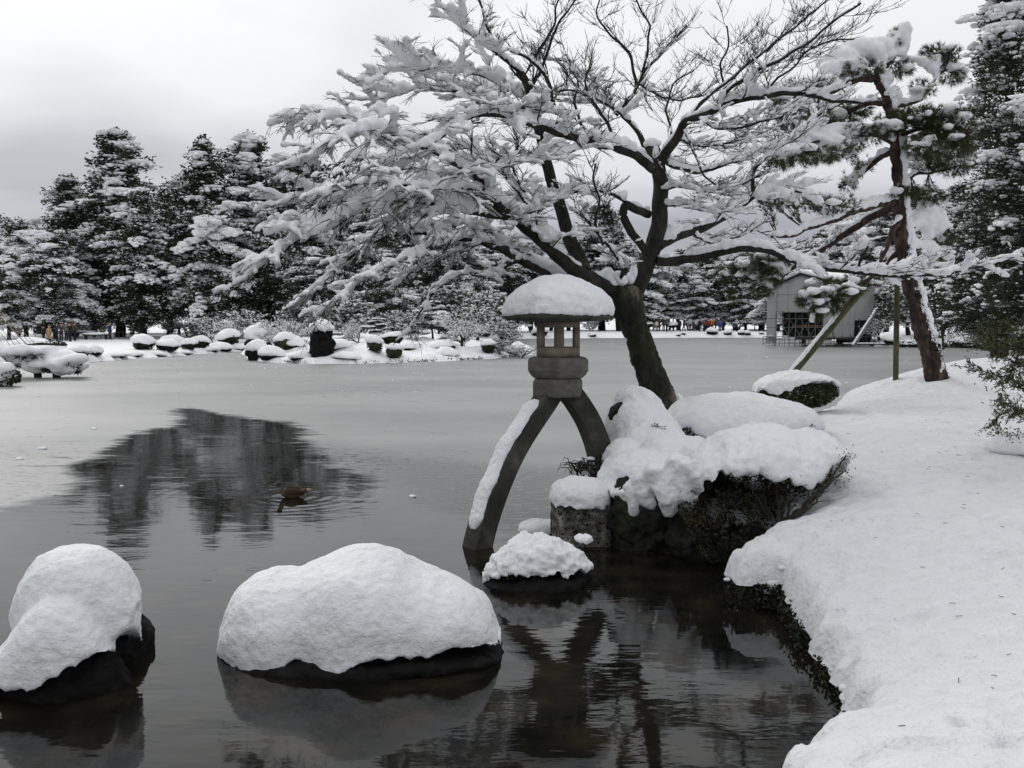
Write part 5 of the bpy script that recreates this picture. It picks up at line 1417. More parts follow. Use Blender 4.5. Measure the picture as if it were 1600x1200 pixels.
def red_pine():
    s = PINE_Y / 1500.0
    t = thing('red_pine', 'reddish-barked pine leaning left from the snowy bank, snow plastered down its right side', 'tree')
    rng = np.random.RandomState(31)
    mb = MB()
    tp = [(1474, 640), (1468, 612), (1456, 565), (1442, 520), (1428, 470), (1416, 420), (1408, 370), (1404, 320), (1402, 280), (1400, 235), (1396, 190), (1382, 148), (1366, 118), (1375, 100)]
    q, rr = resample(polyP(tp, PINE_Y), .08, np.array([24, 18.5, 14.5, 12.5, 11.5, 11, 10.5, 10, 9, 8.5, 7.5, 6.5, 5.5, 3]) * s)
    tube(mb, q, rr, 18)
    blob(mb, P(1470, 622, PINE_Y), (.34, .3, .2), 3)
    tr = mb.build('trunk', M['pine_bark'], t); remesh(tr, .025, 1, [(.3, .03, 3), (.08, .022, 3)])
    ms = MB()
    # ribbon of snow down the right side
    for (a, b, w) in [(.0, .30, 6), (.26, .52, 8), (.50, .80, 8), (.78, 1.0, 5)]:
        k = np.arange(int(a * (len(q) - 1)), max(int(b * (len(q) - 1)), 2) + 1)
        c = q[k].copy(); c[:, 0] += rr[k] * .72; c[:, 1] += rr[k] * -.1
        r_ = (w * s) * (1 + fbm(c, .3, 2, 2) * .7); r_ = np.clip(r_, .02, .14)
        c[:, 0] += r_ * .45
        tube(ms, c, r_, 9, jit=.05)
    for k in range(70):
        i = rng.randint(2, len(q) // 2); c = q[i] + np.array([rr[i] * rng.uniform(.1, .9), -rr[i] * .8, 0])
        blob(ms, c, (rng.uniform(.015, .05), .03, rng.uniform(.02, .07)), 1)
    for (px, py, dy, rx, ry, rz_) in PSNOW[-5:]:
        blob(ms, P(px, py, PINE_Y + dy), (rx * s, ry * s, rz_ * s), 3)
    so = ms.build('snow', M['snow_tree'], tr, kind='stuff'); remesh(so, .024, 2, [(.25, .03, 2), (.07, .012, 2)])
    # moss and ivy leaves on the lower trunk
    mb = MB(); C = []
    for i in range(len(q) // 2):
        for j in range(60):
            a = rng.uniform(-1.7, .5); C.append(q[i] + np.array([math.cos(a), math.sin(a), 0]) * rr[i] * 1.08 + rng.normal(size=3) * [.015, .015, .04])
    C = np.array(C); C = C[(fbm(C, .35, 2, 4) + (C[:, 0] - np.interp(C[:, 2], q[:, 2], q[:, 0])) * 2.0) > .12]
    cards(mb, C, sph(len(C), rng), .035, .02, 0, rng)
    mb.build('creeper', M['shrub_leaf'], t, kind='stuff')
    used = 0
    lumps = PSNOW[:-5]
    brs = []
    for bi, (pts, w0, w1, sn, cl) in enumerate(PBR):
        W_ = polyP(pts, PINE_Y); rad = np.linspace(w0, w1, len(W_)) * s * .68
        q, rr = resample(W_, .07, rad)
        w_ = np.stack([fbm(q, .3, 2, k + bi) for k in (4, 5, 6)], -1) * .03; w_[0] = 0
        q = q + w_
        mb = MB(); nd = MB(); ms = MB()
        tube(mb, q, rr, 8)
        snow_on(ms, q, rr, sn * s * .75, rng, .92, 8, seed=bi)
        for (px, py, dy, rx, ry, cnt) in cl:
            cen = P(px, py, PINE_Y + dy)
            i = np.argmin(np.linalg.norm(q - cen, axis=1)); root = q[i]
            nb = max(3, cnt // 14)
            cnt2 = int(cnt * 1.5)
            ends = cen + sph(nb, rng) * (rng.uniform(.4, 1, (nb, 1))) * [rx * s, rx * s * .8, ry * s]
            for e_ in ends:
                m_ = (root + e_) / 2 + np.array([0, 0, -.04]); c = resample([root, m_, e_], .08)
                tube(mb, c, np.linspace(.010, .005, len(c)), 5)
                snow_on(ms, c, np.full(len(c), .01), .022, rng, .8, 6, seed=bi)
                kk = rng.randint(len(c) // 3, len(c), 8); tufts(nd, c[kk] + rng.normal(size=(8, 3)) * .02, np.repeat([unit(e_ - root) + [0, 0, .3]], 8, 0), rng, 14)
            C = cen + sph(cnt2, rng) * (rng.uniform(.15, 1, (cnt2, 1)) ** .5) * [rx * s, rx * s * .8, ry * s]
            C = C[fbm(C, .22, 2, 6) > -.35]
            D = C - root; D /= np.linalg.norm(D, axis=1)[:, None] + 1e-6; D[:, 2] += .25
            tufts(nd, C, D, rng, 15)
            # snow pads on the clumps
            npad = max(1, cnt // 34)
            for k in range(npad):
                c = cen + np.array([rng.uniform(-.85, .85) * rx * s, rng.uniform(-.8, .5) * rx * s, ry * s * rng.uniform(-.2, .75)])
                r_ = rng.uniform(.05, .13)
                blob(ms, c, (r_ * rng.uniform(1, 1.9), r_ * 1.2, r_ * .5), 2, amp=r_ * .3, sc=.15, rz=rng.uniform(0, 3))
        brs.append((q, ms))
        bo = mb.build('branch', M['pine_bark'], t)
        if nd.n: nd.build('needles', M['needle'], bo, kind='stuff')
        brs[-1] = (q, ms, bo)
    for (px, py, dy, rx, ry, rz_) in lumps:
        c = P(px, py, PINE_Y + dy)
        k = min(range(len(brs)), key=lambda i: np.linalg.norm(brs[i][0] - c, axis=1).min())
        blob(brs[k][1], c, (rx * s, ry * s * .8, rz_ * s), 3, amp=rz_ * s * .12, sc=.2)
    for q, ms, bo in brs:
        if ms.n:
            so = ms.build('snow', M['snow_tree'], bo, kind='stuff'); remesh(so, .030, 1, [(.25, .03, 2), (.08, .016, 2)])
red_pine()

def props():
    def pole(name, a, b, Y0, Y1, r, mat, lb, snow=False, r1=None):
        A, B = P(*a, Y0), P(*b, Y1)
        t = thing(name, lb, 'pole')
        mb = MB(); q = resample([A, (A + B) / 2, B], .15); tube(mb, q, np.linspace(r, r1 or r, len(q)), 12)
        o = mb.build('shaft', mat, t)
        o.data.update()
        if snow:
            ms = MB(); c = q.copy(); c[:, 2] += r * .55; c[:, 0] -= r * .45
            i1 = int(len(c) * snow)
            tube(ms, c[:i1], r * .78 * (1 + fbm(c[:i1], .3, 2, 3) * .2), 9)
            so = ms.build('snow', M['snow_tree'], t); remesh(so, .02, 2, [(.1, .01, 2)])
    pole('support_pole', (1238, 584), (1352, 446), 15.9, 16.4, .062, M['wood_pole'], 'thick slanting wooden prop carrying a strip of snow, rising behind the round bush', .72)
    pole('support_pole', (1399, 620), (1402, 430), 18.2, 17.3, .05, M['wood_pole'], 'upright mossy green post under the red pine branches, left of its trunk')
    pole('support_pole', (1334, 540), (1372, 482), 70, 70, .13, M['metal'], 'far slanting snow-dusted prop against the right side of the tented pavilion', 1.0)
    pole('support_pole', (1463, 452), (1474, 545), 66, 66, .12, M['dark_wood'], 'far tall pole plastered white with snow, right of the red pine trunk', 1.0)
props()
def near_sprays():
    """olive leafed sprays entering at the right edge"""
    rng = np.random.RandomState(41)
    Y0 = 9.0
    t = thing('leafy_shrub', 'olive-leaved shrub reaching in from the right edge with thin arching twigs', 'shrub')
    mb = MB(); lf = MB()
    paths = [([(1660, 560), (1600, 545), (1560, 535), (1530, 520)], .010), ([(1660, 640), (1610, 606), (1570, 590), (1515, 574)], .010), ([(1660, 600), (1610, 580), (1575, 560), (1545, 545)], .008),
             ([(1680, 640), (1630, 642), (1590, 640), (1555, 650), (1552, 664)], .008), ([(1660, 665), (1610, 652), (1580, 636), (1560, 625)], .007), ([(1680, 560), (1620, 560), (1585, 575), (1565, 600)], .007),
             ([(1660, 520), (1620, 510), (1580, 505), (1555, 512)], .007)]
    for pth, r in paths:
        q = resample([P(*p, Y0 + rng.uniform(-.1, .3)) for p in pth], .05)
        tube(mb, q, np.linspace(r, .003, len(q)), 6)
        for i in range(2, len(q)):
            for k in range(3):
                d = unit(unit(q[i] - q[i - 1]) + sph(1, rng)[0] * .9); L_ = rng.uniform(.06, .16)
                c = np.array([q[i], q[i] + d * L_ * .5, q[i] + d * L_ + [0, 0, .01]]); tube(mb, c, [.004, .003, .002], 4)
                n = 11
                C = q[i] + d * rng.uniform(.3, 1.1, (n, 1)) * L_ + rng.normal(size=(n, 3)) * .014
                D = d + sph(n, rng) * .7; cards(lf, C, D, rng.uniform(.028, .05, n), rng.uniform(.010, .016, n), 0, rng)
    # denser body just outside and at the frame edge
    n = 2600
    C = P(1640, 560, Y0 + .3) + rng.normal(size=(n, 3)) * [.20, .3, .26]
    cards(lf, C, sph(n, rng), rng.uniform(.03, .05, n), .015, 0, rng)
    stem = resample([P(1690, 700, Y0), P(1670, 640, Y0), P(1650, 560, Y0)], .08); tube(mb, stem, .02, 7)
    mb.build('twigs', M['maple_bark'], t); lf.build('leaves', M['nandina'], t, kind='stuff')
    # low mounded shrub under snow at the right edge
    t = thing('clipped_shrub', 'small mound of snow with dark leaves showing, right edge below the olive shrub', 'shrub')
    ms = MB(); blob(ms, P(1596, 688, 10.2) - [0, 0, .05], (.34, .4, .17), 3, amp=.03); blob(ms, P(1660, 684, 10.3), (.4, .4, .26), 3, amp=.03)
    so = ms.build('snow_cap', M['snow'], t); remesh(so, .02, 2, [(.15, .02, 2)])
    lf = MB(); C = P(1575, 678, 10.0) + rng.normal(size=(160, 3)) * [.12, .1, .03]; cards(lf, C, sph(160, rng), .035, .014, 0, rng); lf.build('leaves', M['nandina'], t, kind='stuff')
near_sprays()
# ------------------------------------------------------------------ trees of the far shores
def proto_conifer(seed, H=15.0, base=.12, wid=.30, dens=1.0, snow=.5, shape='pine', card=.34, bare_low=0.0, lean=0.0, multi=1.0):
    """returns meshes (trunk, crown, snow) of one conifer standing at the origin"""
    rng = np.random.RandomState(seed)
    tb, cb, sb = MB(), MB(), MB()
    zz_ = np.linspace(-.3, H * .985, 14)
    path = np.stack([fbm(np.stack([zz_ * 0, zz_ * 0 + seed, zz_], -1), H * .35, 2, 1) * H * .018 + lean * zz_, fbm(np.stack([zz_ * 0, zz_ * 0 + seed + 9, zz_], -1), H * .35, 2, 2) * H * .018, zz_], -1)
    tube(tb, path, np.linspace(.022 * H, .012, 14), 8)
    nb = int(H * 6.2 * dens)
    CC_, DD_, LL_ = [], [], []
    SC_, SR_ = [], []
    az = 0
    for k in range(nb):
        f = base + (1 - base) * (k + rng.uniform(0, .9)) / nb
        z = f * H
        az += 2.4 + rng.normal() * .5
        if shape == 'pine':
            env = (1 - f) ** .55 * (.55 + .45 * math.sin(min(1, (f - base) / .25) * math.pi / 2))
        elif shape == 'fir':
            env = (1 - f) ** .8 * (.7 + .3 * math.sin(f * 23 + seed))
        else:
            env = math.sin(math.pi * min(1, max(.06, (1.02 - f) ** .8))) ** .6
        L_ = H * wid * env * rng.choice([rng.uniform(.45, .8), rng.uniform(.8, 1.25)], p=[.45, .55]) * (1 + .25 * math.sin(az * 1.0 + f * 9 + seed)) + .25
        c0 = np.array([np.interp(z, zz_, path[:, 0]), np.interp(z, zz_, path[:, 1]), z])
        d = np.array([math.cos(az), math.sin(az), rng.uniform(-.05, .28) + .5 * f ** 3])
        n = max(4, int(L_ / .5))
        pts = [c0]
        for i in range(n):
            d = unit(d + np.array([rng.normal() * .12, rng.normal() * .12, -.09 + rng.normal() * .05]))
            pts.append(pts[-1] + d * L_ / n)
        pts = np.array(pts)
        tube(tb, pts, np.linspace(.035 + .006 * L_, .012, len(pts)), 4, cap=False)
        bs = snow * rng.choice([.12, .7, 2.3], p=[.45, .30, .25]) * (.55 + .9 * f)
        for i in range(1, len(pts)):
            g = i / n
            if g < .25 and rng.uniform() < .6: continue
            w = L_ * .20 * (1.15 - g) + .25
            m = int(30 * dens * multi * (.6 + w))
            C = pts[i] + rng.normal(size=(m, 3)) * [w * .55, w * .55, .24 + .10 * w]
            out = unit(pts[i] - c0)
            D = out + rng.normal(size=(m, 3)) * .7 + np.array([0, 0, .22])
            CC_.append(C); DD_.append(D)
            if rng.uniform() < bs:
                q = rng.randint(1, 3 + int(bs * 2.6))
                C = pts[i] + rng.normal(size=(q, 3)) * [w * .55, w * .55, .05] + [0, 0, .17]
                SC_.append(C); r = rng.uniform(.10, .34, (q, 1)) * (.7 + .45 * bs); SR_.append(np.concatenate([r * rng.uniform(1, 1.9, (q, 1)), r, r * .42], 1))
                for e3 in range(2):
                    C2 = C + np.column_stack([out[:2][None].repeat(q, 0) * (.25 + .25 * e3), -(.12 + .18 * e3) * np.ones(q)]) + rng.normal(size=(q, 3)) * [.22, .22, .05]
                    SC_.append(C2); SR_.append(np.concatenate([r * .6, r * .42, r * .34], 1))
    C = np.concatenate(CC_); D = np.concatenate(DD_)
    cards(cb, C, D, rng.uniform(.6, 1.25, len(C)) * card, card * .38, 0, rng)
    C = np.concatenate(SC_); R = np.concatenate(SR_)
    # dusting: white needles among the green
    kx = rng.choice(len(CC_), min(len(CC_), int(len(CC_) * .55 * snow)), replace=False)
    dC = np.concatenate([CC_[i][:5] for i in kx]) + [0, 0, .1]; dR = rng.uniform(.05, .13, (len(dC), 1)) * [1.5, 1, .5]
    blobs_fast(sb, np.concatenate([C, dC]), np.concatenate([R, dR]), 1, jit=.16, rng=rng)
    return tb, cb, sb
PROTO = {}
ORD = ['leftmost', 'second from the left', 'third from the left', 'fourth from the left', 'fifth from the left', 'sixth from the left', 'seventh from the left', 'eighth from the left', 'ninth from the left', 'tenth from the left', 'eleventh from the left', 'rightmost']
def orders(lst, i=1):
    o = sorted(range(len(lst)), key=lambda k: lst[k][i]); r = {}
    for n, k in enumerate(o): r[k] = ORD[-1] if n == len(lst) - 1 else ORD[n]
    return r
def make_proto(key, builder, names, mats, hidden=True):
    PROTO[key] = [b.mesh(n, m) for b, n, m in zip(builder, names, mats)]
CN = ('trunk', 'crown', 'snow')
CM = lambda leaf='far_leaf': (M['far_bark'], M[leaf], M['snow_far'])
def place(key, name, label, cat, loc, sc=1.0, rz=0.0, group=None, sxy=None):
    t = thing(name, label, cat, tuple(loc), rz, group)
    t.scale = ((sxy or sc), (sxy or sc), sc)
    for me, n in zip(PROTO[key], CN):
        if len(me.vertices) == 0: continue
        o = bpy.data.objects.new(n, me); COL.objects.link(o); o.parent = t
        if n in ('crown', 'snow'): o['kind'] = 'stuff'
    return t
def proto_broadleaf(seed, H=5.0, spread=1.0, lv=4, thick=.07, leafs=0, snow=1.0, sides=6):
    """bare small tree, every branch carrying snow; leafs>0 adds dark evergreen leaves under it"""
    rng = np.random.RandomState(seed)
    tb, cb, sb = MB(), MB(), MB()
    LC, LD = [], []
    SC_, SR_ = [], []
    def rec(p, d, L_, r, lvl):
        pts = spawn_path(p, d, L_, rng, .20, .25 if lvl > 1 else .1, .15 * (lvl < 2), max(.25, L_ / 5), .8)
        tube(tb, pts, np.linspace(r, r * .55, len(pts)), 5 if lvl > 1 else 3, cap=False)
        q = resample(pts, .22)
        t = np.gradient(q, axis=0); t /= np.linalg.norm(t, axis=1)[:, None] + 1e-9
        ok = (np.abs(t[:, 2]) < .85) & (rng.uniform(size=len(q)) < .85 * snow)
        th = thick * rng.uniform(.6, 1.3, len(q)) * (.6 + .25 * lvl)
        c = q.copy(); c[:, 2] += r * .7 + th * .35
        if ok.any():
            SC_.append(c[ok]); SR_.append(np.stack([th * 1.9, th * 1.3, th], -1)[ok])
        if leafs and lvl <= 1:
            n = leafs
            LC.append(q[rng.randint(0, len(q), n)] + rng.normal(size=(n, 3)) * [.22, .22, .12]); LD.append(sph(n, rng) + [0, 0, .2])
        if lvl == 0: return
        nk = rng.randint(3, 6)
        for k in range(nk):
            i = rng.randint(max(1, len(pts) // 3), len(pts)); i = min(i, len(pts) - 1)
            tg = unit(pts[i] - pts[i - 1])
            nd = unit(tg * rng.uniform(.4, 1) + sph(1, rng)[0] * [1.1 * spread, 1.1 * spread, .45])
            if nd[2] < -.25: nd[2] *= -.5
            rec(pts[i], nd, L_ * rng.uniform(.5, .8), r * .55, lvl - 1)
    for k in range(2):
        rec(np.array([0, 0, -.2]), np.array([rng.normal() * .35, rng.normal() * .35, 1.0]), H * .42, H * .028, lv)
    blobs_fast(sb, np.concatenate(SC_), np.concatenate(SR_), 1, jit=.15, rng=rng)
    if leafs:
        C = np.concatenate(LC); cards(cb, C, np.concatenate(LD), rng.uniform(.10, .2, len(C)), .08, 0, rng)
    return tb, cb, sb
def proto_padded(seed, H=6.0, npad=16, wid=.42, layered=False):
    """garden pine: crooked trunk and clouds of foliage, each under a pad of snow"""
    rng = np.random.RandomState(seed)
    tb, cb, sb = MB(), MB(), MB()
    z = np.linspace(-.3, H * .9, 9)
    tr = np.stack([fbm(np.stack([z * 0 + seed, z * 0, z], -1), H * .4, 2, 1) * H * .07, fbm(np.stack([z * 0 + seed, z * 0, z], -1), H * .4, 2, 2) * H * .07, z], -1)
    tube(tb, tr, np.linspace(.026 * H, .03, 9), 7)
    LC, SC_, SR_ = [], [], []
    az = rng.uniform(0, 6)
    for k in range(npad):
        f = .28 + .70 * (k + .5) / npad; az += 2.4 + rng.normal() * .4
        env = (1.08 - f) ** .6
        L_ = H * wid * env * rng.uniform(.55, 1.05)
        if k == npad - 1: L_ = 0
        c0 = np.array([np.interp(f * H, z, tr[:, 0]), np.interp(f * H, z, tr[:, 1]), f * H])
        c = c0 + np.array([math.cos(az) * L_, math.sin(az) * L_, rng.uniform(-.05, .12) * H * .5 * (not layered)])
        tube(tb, resample([c0, (c0 + c) / 2 + [0, 0, .08], c], .3), .02 + .004 * H, 4, cap=False)
        r = H * (.13 + .07 * (1 - f)) * rng.uniform(.8, 1.25)
        for q in range(3):
            cc = c + rng.normal(size=3) * [r * .55, r * .55, r * .10] - (c - c0) * rng.uniform(0, .4)
            n = 170
            d = sph(n, rng); LC.append(cc + d * rng.uniform(.3, 1, (n, 1)) ** .5 * [r, r, r * .30] - [0, 0, r * .1])
            m = 12
            a = rng.uniform(0, 6.28, m); ra = rng.uniform(0, .9, m) ** .6 * r
            hz = np.sqrt(np.clip(1 - (ra / r) ** 2, 0, 1)) * r * .30
            SC_.append(cc + np.stack([np.cos(a) * ra, np.sin(a) * ra, hz], -1)); s_ = rng.uniform(.2, .42, m) * r
            SR_.append(np.stack([s_ * 1.3, s_, s_ * .5], -1))
    C = np.concatenate(LC); D = sph(len(C), rng); D[:, 2] += .4
    cards(cb, C, D, rng.uniform(.12, .24, len(C)), .075, 0, rng)
    blobs_fast(sb, np.concatenate(SC_), np.concatenate(SR_), 1, jit=.14, rng=rng)
    return tb, cb, sb
make_proto('pineA', proto_conifer(101, 17, .10, .27, 1.15, .75), CN, CM())
make_proto('pineB', proto_conifer(102, 17, .14, .25, 1.15, .50), CN, CM())
make_proto('pineC', proto_conifer(103, 14, .12, .34, 1.1, 1.15, 'round'), CN, CM())
make_proto('pineD', proto_conifer(104, 13, .16, .30, 1.0, .95), CN, CM())
make_proto('fir', proto_conifer(105, 15, .14, .27, 1.05, .40, 'fir', card=.17, multi=2.2), CN, CM())
make_proto('nearA', proto_conifer(106, 14, .08, .32, 1.15, .45, 'round', card=.16, multi=2.4), CN, CM())
make_proto('nearB', proto_conifer(107, 15, .10, .28, 1.1, .75, card=.17, multi=2.2), CN, CM())
make_proto('bareA', proto_broadleaf(201, 5.5, 1.1, 4, .07), CN, CM())
make_proto('bareB', proto_broadleaf(202, 5.0, 1.3, 4, .075), CN, CM())
make_proto('leafA', proto_broadleaf(203, 5.0, 1.1, 4, .10, leafs=7), CN, CM('garden_leaf'))
make_proto('leafB', proto_broadleaf(204, 4.6, 1.3, 4, .11, leafs=10), CN, CM('garden_leaf'))
make_proto('padA', proto_padded(301, 6, 15), CN, CM('garden_leaf'))
make_proto('padB', proto_padded(302, 6, 20, .36), CN, CM('garden_leaf'))
make_proto('padC', proto_padded(303, 3.2, 9, .34, True), CN, CM('garden_leaf'))
PH = {'nearA': 14, 'nearB': 15, 'pineA': 17, 'pineB': 17, 'pineC': 14, 'pineD': 13, 'fir': 15, 'bareA': 6.6, 'bareB': 6.2, 'leafA': 6.2, 'leafB': 5.6, 'padA': 6, 'padB': 6, 'padC': 3.2}
def tree_at(key, px, top, Y, name, label, cat='tree', group=None, which='far', wide=1.0, rz=None, zb=None):
    """tree whose tip stands at pixel height top at distance Y"""
    g = P(px, 500, Y); x = g[0]
    z0 = surf_z(x, Y, which) if zb is None else zb
    zt = P(px, top, Y)[2]
    sc = (zt - z0) / PH[key]
    return place(key, name, label, cat, (x, Y, z0), sc, RS.uniform(0, 6) if rz is None else rz, group, sxy=sc * wide)

# left shore: the tall pines
tree_at('pineC', 38, 352, 92, 'pine_tree', 'leftmost of the tall pines on the left shore, low rounded and heavily snowed')
tree_at('pineD', 12, 400, 84, 'pine_tree', 'low snowy pine at the left edge of the photo, in front of the rounded one', wide=1.1)
tree_at('pineB', 112, 282, 98, 'pine_tree', 'dark broad pine with little snow, left of the tallest one', wide=1.25)
tree_at('pineC', 88, 372, 86, 'pine_tree', 'lower snow-flecked pine behind the group of standing visitors', wide=1.1)
tree_at('pineA', 188, 212, 95, 'pine_tree', 'tallest pointed pine on the left shore, big clots of snow on its boughs', wide=1.25)
tree_at('pineA', 226, 300, 88, 'pine_tree', 'shorter pine with hanging snowy boughs, right beside the tallest pine', wide=1.15, rz=2.4)
tree_at('pineB', 322, 224, 97, 'pine_tree', 'second tallest pine on the left shore, a gap of sky to its left', wide=1.15)
tree_at('pineC', 342, 330, 88, 'pine_tree', 'dense dark pine under the second tallest, left of the maple tips', wide=.95, rz=1.1)
tree_at('pineA', 395, 218, 101, 'pine_tree', 'tall pine just left of where the maple snow begins, top ragged', wide=1.15, rz=4.0)
tree_at('pineC', 468, 258, 104, 'pine_tree', 'tall rounded pine half hidden behind the left tips of the maple')
tree_at('pineB', 420, 330, 92, 'pine_tree', 'dark pine filling the gap beneath the left maple tips', rz=1.0, wide=1.2)
tree_at('pineD', 560, 290, 106, 'pine_tree', 'snow-covered pine crown showing through the left of the maple', wide=1.2)
L2 = [('pineB', 60, 400, 112), ('pineC', 150, 345, 116), ('pineB', 265, 345, 114), ('pineC', 300, 300, 120), ('pineB', 372, 300, 116), ('pineC', 505, 350, 118), ('pineB', -40, 380, 100), ('pineC', 205, 400, 110), ('pineC', 440, 400, 105)]
for k, (key, px, top, Y) in enumerate(L2):
    tree_at(key, px, top, Y, 'pine_tree', 'dark pine in the second row behind the left tall pines, ' + orders(L2)[k], group='second row of pines on the left shore', wide=1.25)
# centre, behind the maple
cen = [('pineC', 505, 395, 88), ('pineA', 560, 372, 92), ('pineD', 610, 392, 86), ('pineB', 650, 350, 108), ('pineC', 690, 360, 104), ('pineD', 735, 380, 112), ('pineC', 780, 375, 118), ('pineA', 610, 340, 118), ('pineB', 830, 385, 122)]
for k, (key, px, top, Y) in enumerate(cen):
    tree_at(key, px, top, Y, 'pine_tree', 'snowy pine behind the island seen through the maple, ' + orders(cen)[k], group='pines behind the island', wide=1.35)
tree_at('pineA', 942, 322, 128, 'pine_tree', 'pointed snowy pine standing in the gap between the maple limbs, above the lantern', wide=1.5)
tree_at('pineD', 968, 368, 122, 'pine_tree', 'shorter pine right of the pointed one seen between maple limbs', wide=1.5)
tree_at('pineC', 1012, 405, 124, 'pine_tree', 'dark layered pine just right of the maple trunk on the far shore', wide=1.1)
far = [('pineC', 890, 395, 126), ('pineD', 1060, 395, 132), ('pineB', 1105, 385, 136), ('pineC', 1150, 402, 130), ('pineD', 1190, 380, 132), ('pineC', 1235, 385, 128), ('pineB', 1280, 365, 120), ('pineC', 1330, 360, 112), ('pineD', 1090, 430, 126), ('pineD', 1165, 435, 124), ('pineC', 1215, 430, 120), ('pineC', 860, 430, 124)]
for k, (key, px, top, Y) in enumerate(far):
    tree_at(key, px, top, Y, 'pine_tree', 'snowy pine of the wood behind the far visitors, ' + orders(far)[k], group='pines along the far shore', wide=1.4)
frost = [('leafB', 500, 420, 84), ('leafA', 545, 400, 96), ('leafB', 590, 395, 90), ('leafA', 640, 385, 98), ('leafB', 690, 400, 92), ('leafA', 740, 395, 100), ('leafB', 785, 410, 90), ('leafA', 830, 420, 112), ('leafB', 470, 430, 80)]
FL = ['tall frosted tree above the black standing stone of the island', 'tall frosted tree behind the slender stem on the island', 'tall frosted tree above the topiary pine', 'tall frosted tree in the middle of the wood behind the island', 'tall frosted tree left of the short mossy trunk',
      'tall frosted tree right of the short mossy trunk', 'tall frosted tree left of the lantern roof snow', 'frosted tree directly behind the lantern roof', 'tall frosted tree behind the forking tree left of the island']
for (key, px, top, Y), lb in zip(frost, FL):
    tree_at(key, px, top, Y, 'snowy_tree', lb, wide=1.15)
# right side
tree_at('pineC', 1385, 330, 98, 'pine_tree', 'snowy pine behind the pavilion, left of the leaning red trunk', wide=1.1)
tree_at('pineB', 1440, 310, 95, 'pine_tree', 'dark pine right behind the upper red pine trunk, across the pond', wide=1.2)
tree_at('pineA', 1500, 290, 88, 'pine_tree', 'tall snowy pine across the pond, right of the big round snow lump', wide=1.2)
tree_at('leafA', 1375, 470, 78, 'snowy_tree', 'low frosted tree against the right wall of the pavilion', wide=1.3)
tree_at('leafB', 1420, 395, 80, 'snowy_tree', 'frosted spreading tree between pavilion and red pine trunk', wide=1.1)
tree_at('leafA', 1470, 400, 78, 'snowy_tree', 'white frosted tree right of the red pine trunk, by the tall white pole', wide=1.1, rz=1)
tree_at('leafB', 1545, 440, 72, 'snowy_tree', 'frosted low tree near the right edge above the far bank', wide=1.3, rz=2)
tree_at('leafA', 1600, 420, 70, 'snowy_tree', 'frosted tree cut by the right edge of the photo')
tree_at('fir', 1564, -22, 42, 'fir_tree', 'tall dark open-boughed fir at the upper right corner', wide=1.15, rz=.6)
tree_at('nearA', 1600, 165, 38, 'evergreen_tree', 'big dark evergreen mass at the right edge below the fir', zb=.6, wide=1.0)
tree_at('nearB', 1560, 270, 44, 'evergreen_tree', 'dark evergreen with snowy boughs left of the big dark mass at the right', wide=1.3, zb=.6)
# frosted small trees on the island and shores
tree_at('bareA', 455, 462, 60, 'snowy_tree', 'bare snow-lined tree forking above the black standing stone of the island', which='isl', wide=1.25)
tree_at('bareB', 425, 480, 62, 'snowy_tree', 'small leaning snow-lined tree at the left end of the island', which='isl', wide=1.2)
tree_at('leafA', 400, 445, 76, 'snowy_tree', 'frosted round tree behind the left end of the island', zb=.4, wide=1.2)
tree_at('leafB', 545, 435, 62, 'snowy_tree', 'dense frosted evergreen above the middle of the island', which='isl', wide=1.35)
tree_at('padA', 676, 470, 60, 'garden_pine', 'garden pine with dark upright trunk in the middle of the island', which='isl', wide=1.3)
tree_at('leafA', 610, 450, 64, 'snowy_tree', 'frosted evergreen right of the topiary on the island', which='isl', wide=1.3, rz=2)
tree_at('leafB', 640, 470, 60, 'snowy_tree', 'low frosted shrub-like tree behind the middle of the island', which='isl', wide=1.4, rz=4)
tree_at('bareB', 722, 455, 56, 'snowy_tree', 'bare snowy tree with short mossy trunk on the right half of the island', which='isl', wide=1.3, rz=1)
tree_at('leafB', 745, 445, 66, 'snowy_tree', 'broad frosted tree behind the bare one on the island', zb=.6, wide=1.3, rz=3)
tree_at('leafA', 795, 465, 58, 'snowy_tree', 'frosted tree at the right tip of the island beside the lantern roof', which='isl', wide=1.1, rz=5)
tree_at('bareA', 560, 476, 55, 'snowy_tree', 'slender dark-stemmed tree standing on the front slope of the island', which='isl', wide=.9, rz=2)
tree_at('padC', 592, 497, 56, 'topiary_pine', 'small tiered topiary pine with snow on each shelf on the island', which='isl', wide=1.6)
IT = [('leafA', 432, 520, 55, 'frosted knee-high shrub at the left end of the island'), ('bareA', 475, 515, 55, 'small bare frosted shrub left of the black standing stone'), ('leafB', 535, 520, 56, 'frosted low shrub just right of the black standing stone'), ('bareB', 648, 512, 56, 'small bare frosted shrub in the middle of the island slope'),
      ('leafA', 690, 518, 57, 'frosted low shrub left of the short mossy trunk'), ('leafB', 782, 515, 56, 'frosted low shrub near the right tip of the island'), ('bareA', 815, 518, 55, 'small bare frosted shrub at the very right tip of the island')]
for key, px, top, Y, lb in IT:
    tree_at(key, px, top, Y, 'snowy_shrub', lb, 'shrub', which='isl', wide=1.5)
small = [('leafA', 862, 470, 125), ('padA', 905, 462, 127), ('bareB', 925, 480, 123), ('leafB', 1020, 470, 129), ('padB', 1045, 455, 131), ('bareA', 1075, 468, 128), ('padA', 1100, 452, 132), ('leafA', 1130, 470, 129), ('bareB', 1155, 462, 130), ('padB', 1185, 458, 128), ('leafB', 1212, 470, 125), ('padA', 1180, 488, 123)]
for k, (key, px, top, Y) in enumerate(small):
    tree_at(key, px, top, Y, 'garden_tree', 'small snow-laden garden tree behind the far visitors, ' + orders(small)[k], group='garden trees on the far shore', wide=1.35)
